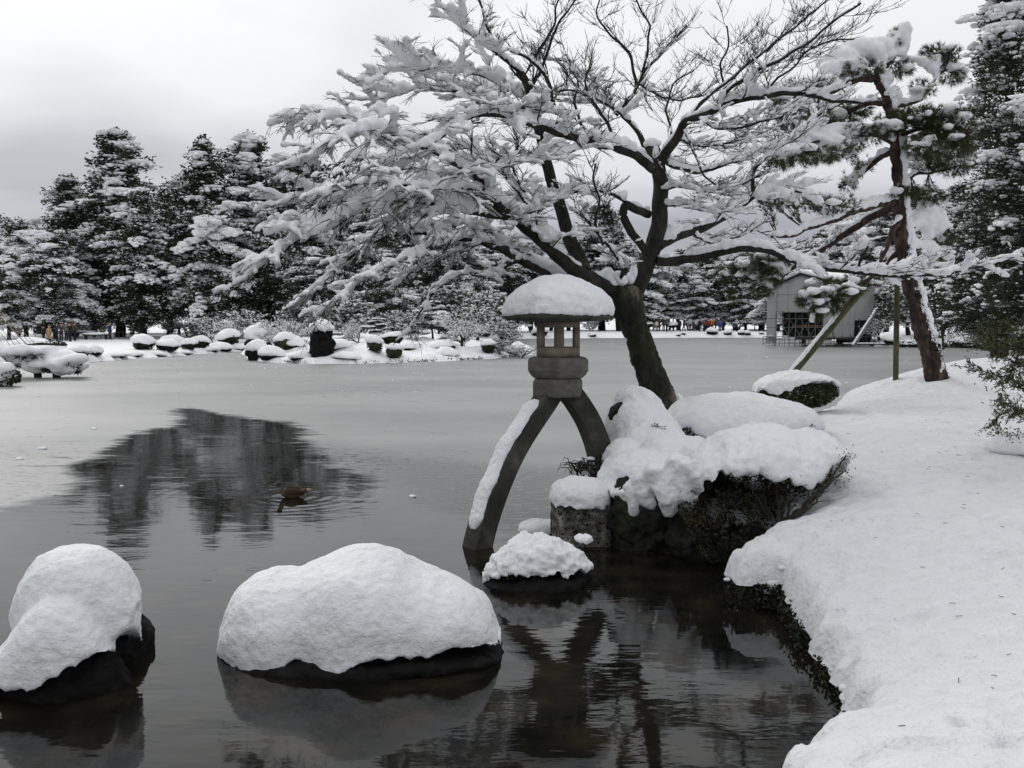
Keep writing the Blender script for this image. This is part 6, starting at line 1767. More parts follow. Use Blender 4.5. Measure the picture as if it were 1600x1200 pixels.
left_small = [('leafA', 30, 470, 98), ('leafB', 75, 480, 101), ('leafA', 120, 478, 100), ('leafB', 215, 470, 98), ('leafA', 260, 480, 100), ('bareA', 292, 478, 97), ('leafB', 330, 475, 76), ('bareB', 360, 478, 74), ('leafA', 160, 482, 102)]
for k, (key, px, top, Y) in enumerate(left_small):
    tree_at(key, px, top, Y, 'understory_tree', 'low snow-dusted tree under the tall left pines, ' + orders(left_small)[k], group='low trees under the left pines', wide=1.5)

# ------------------------------------------------------------------ clipped balls and shore stones under snow
def ball_shrub(px, py, wpx, hpx, Y, name, label, cat, group=None, which='far', dark=.5, mat='far_leaf', seed=0, stone=False):
    """px,py: centre of the foot; sizes in pixels"""
    hit = ground_hit(px, py, which)
    if hit is not None and abs(hit[1] - Y) < 25: Y = hit[1] + wpx * .3 * Y / 1500.0
    s = Y / 1500.0
    rng = np.random.RandomState(seed + int(px))
    z0 = (P(px, py, Y)[2] + (hit[2] if hit is not None else P(px, py, Y)[2])) / 2 ; x = P(px, py, Y)[0]
    t = thing(name, label, cat, (x, Y, z0), rng.uniform(-.4, .4), group)
    rx, h = wpx * s / 2, hpx * s
    mb = MB()
    if stone and dark < .3:
        blob(mb, (rx * rng.uniform(-.2, .2), -rx * .1, h * .12), (rx * .80, rx * .7, h * .38), 3, amp=rx * .16, sc=rx * .5)
        o = mb.build('rock_body', M['rock'], t)
    elif stone:
        blob(mb, (0, 0, h * .26), (rx * .92, rx * .8, h * .55), 4, amp=rx * .30, sc=rx * .55); blob(mb, (rx * .12, 0, h * .50), (rx * .72, rx * .6, h * .36), 4, amp=rx * .28, sc=rx * .45)
        o = mb.build('rock_body', M['rock'], t)
    else:
        n = int(700 + 500 * min(1, wpx / 50))
        d = sph(n, rng); C = d * rng.uniform(.5, 1, (n, 1)) ** .4 * [rx * .93, rx * .85, h * .48] + [0, 0, h * .40]
        cards(mb, C, d + sph(n, rng) * .8, rx * .16, rx * .09, 0, rng)
        v_, f_ = ICO[3]; v_ = v_ * (1 + .22 * fbm(v_ + px, .6, 3, 5))[:, None] * [rx * .84, rx * .78, h * .36]; v_[:, :2] *= 1 + .35 * v_[:, 2:3] / (h * .36); mb.add(v_ + [0, 0, h * .40], f_)
        mb.build('foliage', M['far_leaf_dark' if mat == 'far_leaf' else mat], t, kind='stuff')
    ms = MB()
    v, f = ICO[3]
    v = v.copy(); low = v[:, 2] < 0; v[low, 2] *= .22
    k = 1 + .10 * fbm(v + px, .7, 3, 3)
    dark = min(.75, dark + .08)
    v[:, 2] = np.sign(v[:, 2]) * np.abs(v[:, 2]) ** 1.0 * np.where(v[:, 2] > 0, 1, 1)
    v[:, :2] *= (1 + .10 * (v[:, 2:3] < .5) * (v[:, 2:3] > -.1))
    v = v * k[:, None] * [rx * (.98 if not stone else .88), rx * .92, h * (1 - dark) * .98]
    v[low, 2] += fbm(v[low], rx * .3, 2, 4) * h * .08
    tl = rng.uniform(-.16, .16); v[:, 2] += v[:, 0] * tl + v[:, 1] * rng.uniform(-.1, .1); v[:, 0] += rx * rng.uniform(-.08, .08)
    v[:, 2] += fbm(v + px, rx * .5, 3, 4) * h * .07
    v += [0, 0, h * dark]
    ms.add(v, f)
    ms.build('snow_cap', M['snow_far'], t)
    return t
balls = [(225, 548, 36, 26, 66, 'clipped shrub with fat snow cap, leftmost in the row on the left shore'), (262, 550, 36, 20, 64.5, 'second clipped snow-capped ball from the left on the left shore'),
         (270, 543, 36, 20, 70, 'snow-capped ball just behind the second one on the left shore'), (295, 547, 26, 18, 65, 'small snow-capped ball in the middle of the row on the left shore'),
         (314, 544, 30, 20, 68, 'snow-capped ball right of the small middle one on the left shore'), (357, 543, 36, 30, 68, 'largest rightmost snow-capped ball of the left shore, before the island')]
for px, py, w, h, Y, lb in balls:
    ball_shrub(px, py, w, h, Y, 'clipped_shrub', lb, 'shrub', dark=.45)
ball_shrub(122, 559, 40, 20, 58, 'clipped_shrub', 'boxy snow-capped hedge block behind the low propped pine', 'shrub', dark=.3)
ball_shrub(150, 557, 22, 18, 59, 'clipped_shrub', 'small boxy snow-capped hedge block right of the larger one', 'shrub', dark=.35)
ball_shrub(60, 552, 90, 24, 62, 'clipped_shrub', 'wide low snow-buried hedge behind the low propped pine', 'shrub', dark=.15)
# island
ball_shrub(503, 558, 41, 58, 52.5, 'standing_stone', 'big black upright stone with a white cap on the front of the island', 'rock', dark=.72, stone=True, which='isl')
ball_shrub(443, 549, 32, 30, 55, 'clipped_shrub', 'bowl-shaped clipped shrub with snow cap, left of the black stone', 'shrub', dark=.5, mat='garden_leaf', which='isl')
ball_shrub(586, 553, 28, 30, 53.5, 'clipped_shrub', 'clipped snow-capped shrub on the island slope', 'shrub', dark=.55, mat='box_leaf', which='isl')
ball_shrub(616, 563, 28, 26, 51.8, 'clipped_shrub', 'green clipped shrub with thin snow cap at the island water edge', 'shrub', dark=.6, mat='box_leaf', which='isl')
ball_shrub(612, 538, 38, 20, 58, 'clipped_shrub', 'dark low shrub under the topiary pine on the island', 'shrub', dark=.55, which='isl')
ball_shrub(763, 553, 24, 22, 53.5, 'clipped_shrub', 'round dark shrub with snow cap near the right tip of the island', 'shrub', dark=.55, which='isl')
ball_shrub(752, 527, 36, 18, 66, 'clipped_shrub', 'flat snow-topped shrub behind the right part of the island', 'shrub', dark=.35, which='isl')
ball_shrub(405, 560, 44, 30, 53, 'shore_stone', 'snow-buried boulder at the left end of the island', 'rock', dark=.3, stone=True, which='isl')
ball_shrub(402, 545, 40, 40, 57, 'shore_stone', 'taller snow-plastered boulder behind the left end of the island', 'rock', dark=.35, stone=True, which='isl')
L5 = [(843, 527, 28, 16, 112), (1113, 524, 20, 12, 112), (1137, 524, 15, 10, 112), (1158, 524, 12, 9, 112), (1168, 525, 11, 9, 112), (1068, 524, 8, 6, 112), (1060, 526, 8, 5, 112), (1014, 511, 14, 9, 120), (1051, 512, 18, 10, 120), (925, 527, 14, 7, 112), (1190, 523, 9, 5, 112)]
IB = [(424, 560, 46, 20, 52), (470, 562, 40, 14, 52), (540, 563, 50, 12, 52), (700, 556, 40, 14, 53), (800, 553, 40, 14, 54), (455, 545, 46, 22, 58), (525, 548, 50, 18, 58), (640, 548, 40, 16, 58), (690, 545, 46, 14, 58)]
for k, (px, py, w, h, Y) in enumerate(IB):
    ball_shrub(px, py, w, h, Y, 'shore_stone', 'low stone half buried in the snow of the island, ' + orders(IB, 0)[k], 'rock', 'half-buried stones on the island', dark=.18, stone=True, which='isl')
LB = [(180, 562, 44, 10, 60), (210, 559, 30, 9, 61), (245, 558, 30, 9, 62), (330, 552, 30, 10, 64), (345, 548, 40, 14, 66), (290, 556, 26, 7, 62), (372, 549, 26, 12, 66)]
for k, (px, py, w, h, Y) in enumerate(LB):
    ball_shrub(px, py, w, h, Y, 'shore_stone', 'low snow-buried stone along the left water edge, ' + orders(LB, 0)[k], 'rock', 'snow-buried stones of the left shore', dark=.15, stone=True)
for k, (px, py, w, h, Y) in enumerate(L5):
    ball_shrub(px, py, w, h, Y, 'shore_shrub', 'small dark snow-capped shrub along the far bank, ' + orders(L5, 0)[k], 'shrub', 'shrubs along the far bank', dark=.4)
L6 = [(1395, 541, 30, 16, 78), (1420, 543, 24, 12, 77), (1500, 543, 26, 16, 74), (1525, 544, 30, 18, 72), (1560, 546, 34, 22, 70), (1595, 548, 30, 24, 68)]
for k, (px, py, w, h, Y) in enumerate(L6):
    ball_shrub(px, py, w, h, Y, 'shore_shrub', 'low snow-covered shrub on the bank right of the pavilion, ' + orders(L6, 0)[k], 'shrub', 'shrubs on the bank right of the pavilion', dark=.35)
# fallen snow mound with little shrub tangle along the far right water
def far_plants():
    rng = np.random.RandomState(9)
    mb = MB()
    pts = [(1370, 541), (1420, 543), (1480, 543), (1560, 546), (1640, 550)]
    for k in range(2600):
        px = rng.uniform(1360, 1640); py = np.interp(px, [p[0] for p in pts], [p[1] for p in pts])
        g = G(px, py); C_ = g + np.array([0, rng.uniform(-.1, .5), abs(rng.normal()) * .18])
        cards(mb, C_[None], sph(1, rng), .22, .09, 0, rng)
    for k in range(1500):
        px = rng.uniform(392, 835); py = np.interp(px, [p[0] for p in isl_px[:11]], [p[1] for p in isl_px[:11]])
        g = G(px, py); C_ = g + np.array([0, rng.uniform(.0, .3), abs(rng.normal()) * .06])
        cards(mb, C_[None], sph(1, rng), .13, .05, 0, rng)
    mb.build('waterline_plants', M['far_leaf'], kind='stuff', label='dark grass and twigs along the far water line and island foot')
far_plants()

# ------------------------------------------------------------------ low pine over the water on posts, with its ropes (yukitsuri)
def propped_pine():
    Y0 = 37.6; s = Y0 / 1500.0
    rng = np.random.RandomState(51)
    t = thing('low_pine', 'low pine stretched over the pond on short posts, its boughs bowed under snow', 'tree')
    nd = MB(); ms = MB(); br = MB()
    clumps = [(20, 555, 40, 14), (45, 550, 30, 14), (60, 562, 24, 14), (68, 556, 20, 14), (88, 560, 22, 12), (80, 572, 22, 10), (98, 568, 16, 12), (110, 566, 16, 10), (118, 574, 10, 10), (60, 576, 12, 6), (95, 578, 12, 5), (30, 563, 26, 12), (-10, 550, 40, 20)]
    main = polyP([(-80, 540), (-20, 552), (30, 560), (70, 566), (105, 568), (120, 576)], Y0); tube(br, resample(main, .2), .11, 7)
    for (px, py, rx, ry) in clumps:
        c = P(px, py, Y0 + rng.uniform(-.6, .6)); n = 230
        C = c + sph(n, rng) * rng.uniform(.3, 1, (n, 1)) * [rx * s, rx * s, ry * s * .8] - [0, 0, ry * s * .35]
        cards(nd, C, sph(n, rng) + [0, 0, -.4], .22, .05, 0, rng)
        for k in range(9):
            q = c + np.array([rng.uniform(-.8, .8) * rx * s, rng.uniform(-.8, .8) * rx * s, ry * s * rng.uniform(.1, .6)]); r_ = rng.uniform(.16, .34)
            blob(ms, q, (r_ * 1.4, r_ * 1.1, r_ * .75), 2, amp=r_ * .2, sc=.3)
        tube(br, resample([main[len(main) // 2], c], .3), .04, 4, cap=False)
    br.build('trunk', M['far_bark'], t); nd.build('needles', M['garden_leaf'], t, kind='stuff')
    so = ms.build('snow', M['snow_far'], t); remesh(so, .07, 1, [(.4, .06, 2)])
    for kk, (a, b, w) in enumerate([((57, 574), (57, 592), .10), ((61, 574), (62, 592), .09), ((86, 574), (86, 591), .10), ((89, 573), (92, 591), .09)]):
        mb = MB(); tube(mb, [P(*a, Y0), P(*b, Y0) - [0, 0, .15]], w, 7)
        o = mb.build('support_post', M['dark_wood']); tag(o, 'short dark post in the pond under the low snowy pine, ' + ['leftmost', 'second from the left', 'third from the left', 'rightmost'][kk], 'post', 'short posts under the low pine')
    t = thing('low_pine', 'nearer lump of bowed pine boughs under smooth snow, cut by the left edge', 'tree')
    nd = MB(); ms = MB(); br = MB()
    tube(br, resample([P(-60, 560, 33), P(-15, 574, 33), P(20, 580, 33)], .2), .1, 7)
    for (px, py, rx, ry) in [(2, 582, 14, 14), (12, 580, 14, 12), (-14, 575, 24, 20), (22, 582, 6, 10), (5, 592, 10, 8)]:
        c = P(px, py, 33 + rng.uniform(-.4, .4)); n = 160
        C = c + sph(n, rng) * [rx * .022, rx * .022, ry * .020] + [.08, 0, -.15]
        cards(nd, C, sph(n, rng), .16, .04, 0, rng)
        blob(ms, c + [-.04, 0, .06], (rx * .022, rx * .022, ry * .022), 3, amp=.05, sc=.3)
    br.build('trunk', M['far_bark'], t); nd.build('needles', M['garden_leaf'], t, kind='stuff'); so = ms.build('snow', M['snow_far'], t); remesh(so, .06, 1, [(.4, .05, 2)])
    # ropes running up to a pole out of the frame
    apex = P(-95, 395, Y0)
    L7 = [(10, 545), (22, 548), (34, 552), (48, 556), (58, 556), (64, 560), (78, 566), (90, 570), (0, 541)]
    for kk, (px, py) in enumerate(L7):
        mb = MB(); tube(mb, [apex, P(px, py, Y0)], .012, 4)
        o = mb.build('snow_guard_rope', M['rope']); tag(o, 'thin straw rope to the low propped pine, ' + orders(L7, 0)[kk], 'rope', 'ropes holding up the low pine')
    mb = MB(); tube(mb, [apex + [0, 0, .3], P(-95, 560, Y0)], .1, 8)
    o = mb.build('rope_mast', M['wood_pole']); tag(o, 'mast gathering the straw ropes, just beyond the left edge', 'pole')
propped_pine()

# ------------------------------------------------------------------ tented pavilion
def pavilion():
    Y0 = 76.0
    A = P(1213, 540, 77.5); B = P(1301, 540, Y0); Cc = P(1364, 540, 81.0)
    base = A.copy(); base[2] = 0
    t = thing('tented_pavilion', 'gabled pavilion wrapped in grey tarpaulin on scaffolding over the water, snow on its roof', 'building')
    ex = (B - A)[:2]; W_ = np.linalg.norm(ex); ex = ex / W_; 
    ey = (Cc - B)[:2]; D_ = np.linalg.norm(ey); ey = ey / D_
    def pt(u, v, z): return np.array([A[0] + ex[0] * u + ey[0] * v, A[1] + ex[1] * u + ey[1] * v, z])
    zf = P(1250, 524.5, Y0)[2]; ztop = P(1213, 460, 77.5)[2]; zr = P(1247, 429, 76.5)[2]; zo = P(1250, 488, 76.5)[2]
    ze_ = P(1290, 442, Y0)[2]
    ztop = ze_
    zf = .78
    def sheet(name, quad, nu=16, nv=12, amp=.06, mat='tarp', label=None):
        a, b, c, d = [np.array(q) for q in quad]
        u = np.linspace(0, 1, nu)[:, None, None]; v = np.linspace(0, 1, nv)[None, :, None]
        g = (a * (1 - u) + b * u) * (1 - v) + (d * (1 - u) + c * u) * v
        nrm = unit(np.cross(b - a, d - a))
        g = g.reshape(-1, 3); g = g + nrm * (fbm(g * [1, 1, .4], .9, 3, 3) * amp)[:, None]
        mb = MB(); f = grid_faces(nu, nv)
        g2 = g - nrm * .05
        mb.add(np.concatenate([g, g2]), [f, f[:, ::-1] + len(g)])
        o = mb.build(name, M[mat], t)
        if label: o['label'] = label
        return o
    H0 = zo
    sheet('tarpaulin_panel', [pt(.02, -.02, H0), pt(W_ * .82, -.02, H0), pt(W_ * .82, -.02, ztop), pt(.02, -.02, ztop)])
    sheet('tarpaulin_panel', [pt(W_ * .82 + .03, -.02, zf - .1), pt(W_ - .02, -.02, zf - .1), pt(W_ - .02, -.02, ztop), pt(W_ * .82 + .03, -.02, ztop)])
    sheet('tarpaulin_panel', [pt(-1.0, .4, zf - .5), pt(-.03, .0, zf - .5), pt(-.03, .0, ztop), pt(-1.0, .4, ztop - .55)], label='pale folded tarpaulin strip at the left corner')
    sheet('tarpaulin_panel', [pt(W_ + .02, .02, zf - .1), pt(W_ + .02, D_ * .50, zf - .1), pt(W_ + .02, D_ * .50, ztop), pt(W_ + .02, .02, ztop)])
    sheet('tarpaulin_panel', [pt(W_ + .02, D_ * .50 + .03, zf + 1.3), pt(W_ + .02, D_, zf + 1.3), pt(W_ + .02, D_, ztop - .2), pt(W_ + .02, D_ * .50 + .03, ztop)])
    # gable triangle
    pk = pt(W_ * .42, -.02, zr)
    mb = MB(); v = [pt(-1.0, -.02, ztop - .55), pt(W_, -.02, ztop + .0), pk]
    v2 = [q + np.array([ey[0], ey[1], 0]) * .08 for q in v]
    mb.add(v + v2, [np.array([[0, 1, 2], [5, 4, 3]]), np.array([[0, 3, 4, 1], [1, 4, 5, 2], [2, 5, 3, 0]])]); mb.build('gable', M['tarp'], t, smooth=False)
    # near-black sheets put the interior's shade into colour; no real cloth
    sheet('interior_shade', [pt(.05, .9, zf - .1), pt(W_ - .1, .9, zf - .1), pt(W_ - .1, .9, ztop), pt(.05, .9, ztop)], mat='void')
    sheet('interior_shade', [pt(W_ - .12, .9, zf - .6), pt(W_ - .12, D_, zf - .6), pt(W_ - .12, D_, ztop - .3), pt(W_ - .12, .9, ztop)], mat='void')
    mb = MB(); c = pt(W_ * .55, .10, zf + .85); box(mb, c, (2.4, .12, .14), rz=math.atan2(ex[1], ex[0]), mat=0); mb.build('rail_board', M['tan_wood'], t, smooth=False)
    # roof: two slopes with snow
    bk = D_ + .8
    for nm, mt, off, th in (('roof', 'dark_wood', 0.0, .10), ('roof_snow', 'snow_far', .12, .28)):
        mb = MB(); cs = []
        for v_ in np.linspace(-.25, bk, 9):
            L1 = pt(-1.25, v_, ztop - .72); Pk = pt(W_ * .42, v_, zr + .05); R1 = pt(W_ + .35, v_, ztop - .08)
            ring = [L1, (L1 + Pk) / 2, Pk, (Pk + R1) / 2, R1]
            low = [q + [0, 0, off] for q in ring]; up = [q + [0, 0, off + th] for q in ring]
            cs.append(low + up[::-1])
        V = np.array(cs).reshape(-1, 3)
        mb.add(V, [grid_faces(9, 10, True), np.arange(10)[::-1][None], (np.arange(10) + 80)[None]])
        mb.build(nm, M[mt], t, smooth=False)
    # floor deck, scaffolding
    mb = MB(); box(mb, pt(W_ / 2, D_ / 2, zf - .12), (W_ + .1, D_, .14), rz=math.atan2(ex[1], ex[0])); mb.build('deck', M['dark_wood'], t, smooth=False)
    def bar(a, b, r=.022, name='scaffold_tube', mat='metal'):
        mb = MB(); tube(mb, [a, b], r, 5); mb.build(name, M[mat], t)
    for k in range(8): bar(pt(W_ * .82 * k / 7, -.12, -.3), pt(W_ * .82 * k / 7, -.12, zo + .1), .03)
    for z in (.25, .55, zf, zf + .75, zo - .5): bar(pt(-1.0, -.13, z), pt(W_ * (1.0 if z < zf + .1 else .82), -.13, z), .024)
    for k in range(4): bar(pt(W_ * .2 * k, -.16, zf), pt(W_ * .2 * k + 1.1, -.16, zo - .2), .018); bar(pt(W_ * .2 * k + 1.1, -.18, zf), pt(W_ * .2 * k, -.18, zo - .2), .018)
    for k in range(5): bar(pt(-1.0 + .25 * k, -.1, -.3), pt(-1.0 + .25 * k, -.1, zf), .022)
    for k in range(12): bar(pt(W_ * k / 11, -.3, -.3), pt(W_ * k / 11, -.3, zf - .1), .024)
    for k in range(6): bar(pt(W_ + .1, D_ * k / 5, -.3), pt(W_ + .1, D_ * k / 5, zf + (.1 if k < 3 else 1.4)), .03)
    for k in range(5): bar(pt(W_ + .12, D_ * k / 5, 0), pt(W_ + .12, D_ * (k + 1) / 5, zf - .1), .02)
    bar(pt(W_ + .12, 0, zf - .05), pt(W_ + .12, D_, zf - .05), .03)
    for k in (.45, .74): 
        mb = MB(); tube(mb, [pt(W_ * k, .4, -.3), pt(W_ * k, .4, zf)], .16, 7); mb.build('wooden_pile', M['dark_wood'], t)
    for k in (.20, .52):
        mb = MB(); tube(mb, resample([pt(W_ * k, -.11, zo + .02), pt(W_ * (k + .01), -.12, (zo + ztop) / 2), pt(W_ * k, -.11, ztop)], .3), .009, 4); mb.build('tie_rope', M['metal'], t)
    for z in (zo + .05, zo + (ztop - zo) * .62): bar(pt(0, -.12, z), pt(W_ * .82, -.12, z - .02), .010, 'tie_rope', 'metal')
    for k in (.18, .36): bar(pt(W_ + .14, D_ * k, zf), pt(W_ + .14, D_ * k, ztop), .010, 'tie_rope', 'metal')
    bar(pt(W_ + .14, .1, zf + 1.0), pt(W_ + .14, D_ * .5, zf + .95), .010, 'tie_rope', 'metal')
    # snow lying on the lower boards
    mb = MB()
    for k in range(30):
        c = pt(rng_p.uniform(-.8, W_), rng_p.uniform(.0, .6), rng_p.choice([.12, .3, zf + .02])); blob(mb, c, (rng_p.uniform(.1, .5), .2, .06), 1)
    mb.build('snow_patches', M['snow_far'], t, kind='stuff')
    # boarded ledge to the right
    mb = MB(); box(mb, P(1350, 538, 75.5), (4.4, .5, .08)); o = mb.build('landing_plank', M['dark_wood'], smooth=False); tag(o, 'low dark plank walkway at the water below the right wall of the pavilion', 'walkway')
    mb = MB(); 
    for k in range(8): blob(mb, P(1322 + 8 * k, 536.5, 75.5), (.26, .2, .07), 2)
    so = mb.build('snow', M['snow_far'], o, kind='stuff')
rng_p = np.random.RandomState(77)
pavilion()

# ------------------------------------------------------------------ people
def skin_mesh(name, verts, edges, radii, mat, levels=1):
    me = bpy.data.meshes.new(name)
    me.from_pydata([tuple(v) for v in verts], edges, [])
    o = bpy.data.objects.new(name, me); COL.objects.link(o)
    sk = o.modifiers.new('skin', 'SKIN')
    for i, r in enumerate(radii):
        me.skin_vertices[0].data[i].radius = (r, r) if not isinstance(r, tuple) else r
    me.skin_vertices[0].data[0].use_root = True
    sb = o.modifiers.new('sub', 'SUBSURF'); sb.levels = levels; sb.render_levels = levels
    me.materials.append(mat)
    return o
def person_protos():
    P_ = {}
    mats = M['skin'], M['cloth_dark']
    for pose in ('stand', 'photo', 'stride'):
        st = .09 if pose != 'stride' else .20
        if pose == 'photo': armL = [(-.24, -.06, 1.22), (-.12, -.24, 1.44)]; armR = [(.24, -.06, 1.22), (.12, -.24, 1.44)]
        elif pose == 'stride': armL = [(-.25, -.06, 1.12), (-.25, -.2, .92)]; armR = [(.25, .08, 1.12), (.26, .16, .90)]
        else: armL = [(-.25, .02, 1.10), (-.22, -.08, .86)]; armR = [(.25, .02, 1.10), (.22, -.08, .86)]
        fl, fr_ = ((-.09, .0, .07), (.09, 0, .07)) if pose != 'stride' else ((-.09, -.26, .07), (.09, .24, .09))
        kl, kr = ((-.09, -.02, .5), (.09, -.02, .5)) if pose != 'stride' else ((-.09, -.16, .5), (.09, .06, .5))
        V = [(0, 0, .95), (0, .0, 1.15), (0, 0, 1.38), (0, -.01, 1.50), (0, -.02, 1.60), (0, -.02, 1.68),
             (-.10, 0, .90), kl, fl, (fl[0], fl[1] - .14, .04), (.10, 0, .90), kr, fr_, (fr_[0], fr_[1] - .14, .04),
             (-.18, 0, 1.40), armL[0], armL[1], (.18, 0, 1.40), armR[0], armR[1],
             (armL[1][0] * .97, armL[1][1] - .05, armL[1][2] - .05), (armR[1][0] * .97, armR[1][1] - .05, armR[1][2] - .05), (0, -.10, 1.59)]
        E = [(0, 1), (1, 2), (2, 3), (3, 4), (4, 5), (0, 6), (6, 7), (7, 8), (8, 9), (0, 10), (10, 11), (11, 12), (12, 13), (2, 14), (14, 15), (15, 16), (2, 17), (17, 18), (18, 19), (16, 20), (19, 21), (4, 22)]
        R = [.13, .12, .13, .055, .088, .075, .085, .058, .045, .035, .085, .058, .045, .035, .06, .045, .035, .06, .045, .035, .03, .03, .025]
        body = skin_mesh('body', V, E, R, M['skin'])
        Vc = [(0, 0, .70), (0, 0, .95), (0, 0, 1.15), (0, 0, 1.38), (0, 0, 1.46), (-.18, 0, 1.40), armL[0], armL[1], (.18, 0, 1.40), armR[0], armR[1]]
        Ec = [(0, 1), (1, 2), (2, 3), (3, 4), (3, 5), (5, 6), (6, 7), (3, 8), (8, 9), (9, 10)]
        Rc = [(.19, .16), .17, .155, .165, .085, .085, .065, .055, .085, .065, .055]
        coat = skin_mesh('coat', Vc, Ec, Rc, M['cloth_dark'])
        Vt = [(0, 0, .92), (-.10, 0, .88), kl, (fl[0], fl[1], .06), (fl[0], fl[1] - .13, .045), (.10, 0, .88), kr, (fr_[0], fr_[1], .06), (fr_[0], fr_[1] - .13, .045)]
        Et = [(0, 1), (1, 2), (2, 3), (3, 4), (0, 5), (5, 6), (6, 7), (7, 8)]
        trs = skin_mesh('trousers', Vt, Et, [.15, .10, .075, .062, .045, .10, .075, .062, .045], M['trouser'])
        mb = MB(); v, f = ICO[2]; v = v * [.098, .108, .095]; v[v[:, 2] < 0, 2] *= .8; v[:, 1] += .012; v[v[:, 1] < -.05] *= [1, .75, 1]; v[(v[:, 1] < -.04) & (v[:, 2] < .02), 2] = .02
        mb.add(v + [0, .0, 1.665], f); hair = mb.build('hair', M['hair'])
        P_[pose] = [body, coat, trs, hair]
    bake([o for v in P_.values() for o in v if o.modifiers])
    return P_
for nm, c in [('skin', (.50, .32, .24)), ('cloth_dark', (.012, .012, .016)), ('trouser', (.015, .015, .02)), ('hair', (.012, .009, .008)), ('tan', (.42, .27, .13)), ('brown', (.07, .045, .035)), ('cream', (.6, .55, .45)), ('red', (.40, .035, .025)), ('blue', (.07, .09, .45)), ('navy', (.02, .04, .12)), ('palecl', (.5, .55, .6)), ('greycl', (.14, .14, .15)), ('orange', (.42, .2, .04)), ('olive', (.08, .08, .05)), ('whitecap', (.7, .7, .7))]:
    M[nm] = flat(nm + '_cloth', c)
PP = person_protos()
def mcopy(me, mat):
    key = me.name + mat
    if key not in MC:
        m = me.copy(); m.materials.clear(); m.materials.append(M[mat]); MC[key] = m
    return MC[key]
MC = {}
def person(px, py, Y, hpx, pose, coat, label, hat=None, rz=0, group=None, which='far', camera=False, trs='trouser'):
    hit = ground_hit(px, py, which)
    if hit is not None and hit[1] < Y: Y = (Y + hit[1]) / 2
    x = P(px, py, Y)[0]
    z0 = max(surf_z(x, Y, which) - .04, -.05)
    t = thing('person', label, 'person', (x, Y, z0), rz, group)
    s = hpx * Y / 1500.0 / 1.75; t.scale = (s, s, s)
    for o, nm in zip(PP[pose], ('body', 'coat', 'trousers', 'hair')):
        c = o.copy(); COL.objects.link(c); c.parent = t
        if nm == 'coat': c.data = mcopy(o.data, coat)
        if nm == 'trousers' and trs != 'trouser': c.data = mcopy(o.data, trs)
        if nm == 'hair' and hat: c.data = mcopy(o.data, hat)
    if camera:
        mb = MB(); box(mb, (0, -.33, 1.50), (.12, .05, .08)); tube(mb, [(0, -.35, 1.50), (0, -.40, 1.50)], .028, 8)
        c = mb.build('camera', M['cloth_dark'], smooth=False); c.location = (x, Y, z0); c.rotation_euler = (0, 0, rz); c.scale = (s, s, s)
        tag(c, 'small dark camera held up by the ' + camera, 'camera')
    return t
pl = [(68, 532, 80, 26, 'stand', 'cloth_dark', 'person in black coat at the left end of the group on the left shore', None, 2.6, False, 'trouser'),
      (77, 534, 79, 26, 'stand', 'tan', 'person in a long tan coat with its hood up, on the left shore', 'tan', 3.0, False, 'tan'),
      (89, 533, 81, 31, 'stand', 'navy', 'person in dark navy coat standing right behind the tan coat', None, 2.2, False, 'trouser'),
      (96, 535, 79, 30, 'photo', 'brown', 'person in brown jacket raising a camera, middle of the left group', None, .2, 'person in brown jacket', 'trouser'),
      (104, 533, 82, 30, 'stand', 'greycl', 'person with white hat in the middle of the left shore group', 'whitecap', 1.0, False, 'trouser'),
      (110, 535, 79, 31, 'photo', 'cloth_dark', 'person all in black with arms raised, left shore group', None, -.6, 'person all in black', 'trouser'),
      (117, 534, 80, 30, 'stand', 'brown', 'person in dark brown coat at the right end of the left group', None, 2.5, False, 'trouser'),
      (172, 530, 84, 27, 'stride', 'navy', 'lone person in dark blue jacket walking along the left shore', 'orange', 1.2, False, 'trouser'),
      (206, 524, 90, 21, 'photo', 'cream', 'person in cream jacket and white cap behind the leftmost ball shrub', 'whitecap', .3, 'person in cream jacket', 'greycl'),
      (223, 526, 90, 20, 'stand', 'brown', 'person in dull brown coat under the pines right of the cream jacket', None, 2, False, 'navy'),
      (280, 523, 92, 21, 'photo', 'navy', 'person in blue jacket standing under the pines above the shrub row', 'red', .4, 'person in blue jacket', 'trouser')]
for px, py, Y, h, pose, coat, lb, hat, rz, cm, tr_ in pl:
    person(px, py, Y, h, pose, coat, lb, hat, rz, None, camera=cm, trs=tr_)
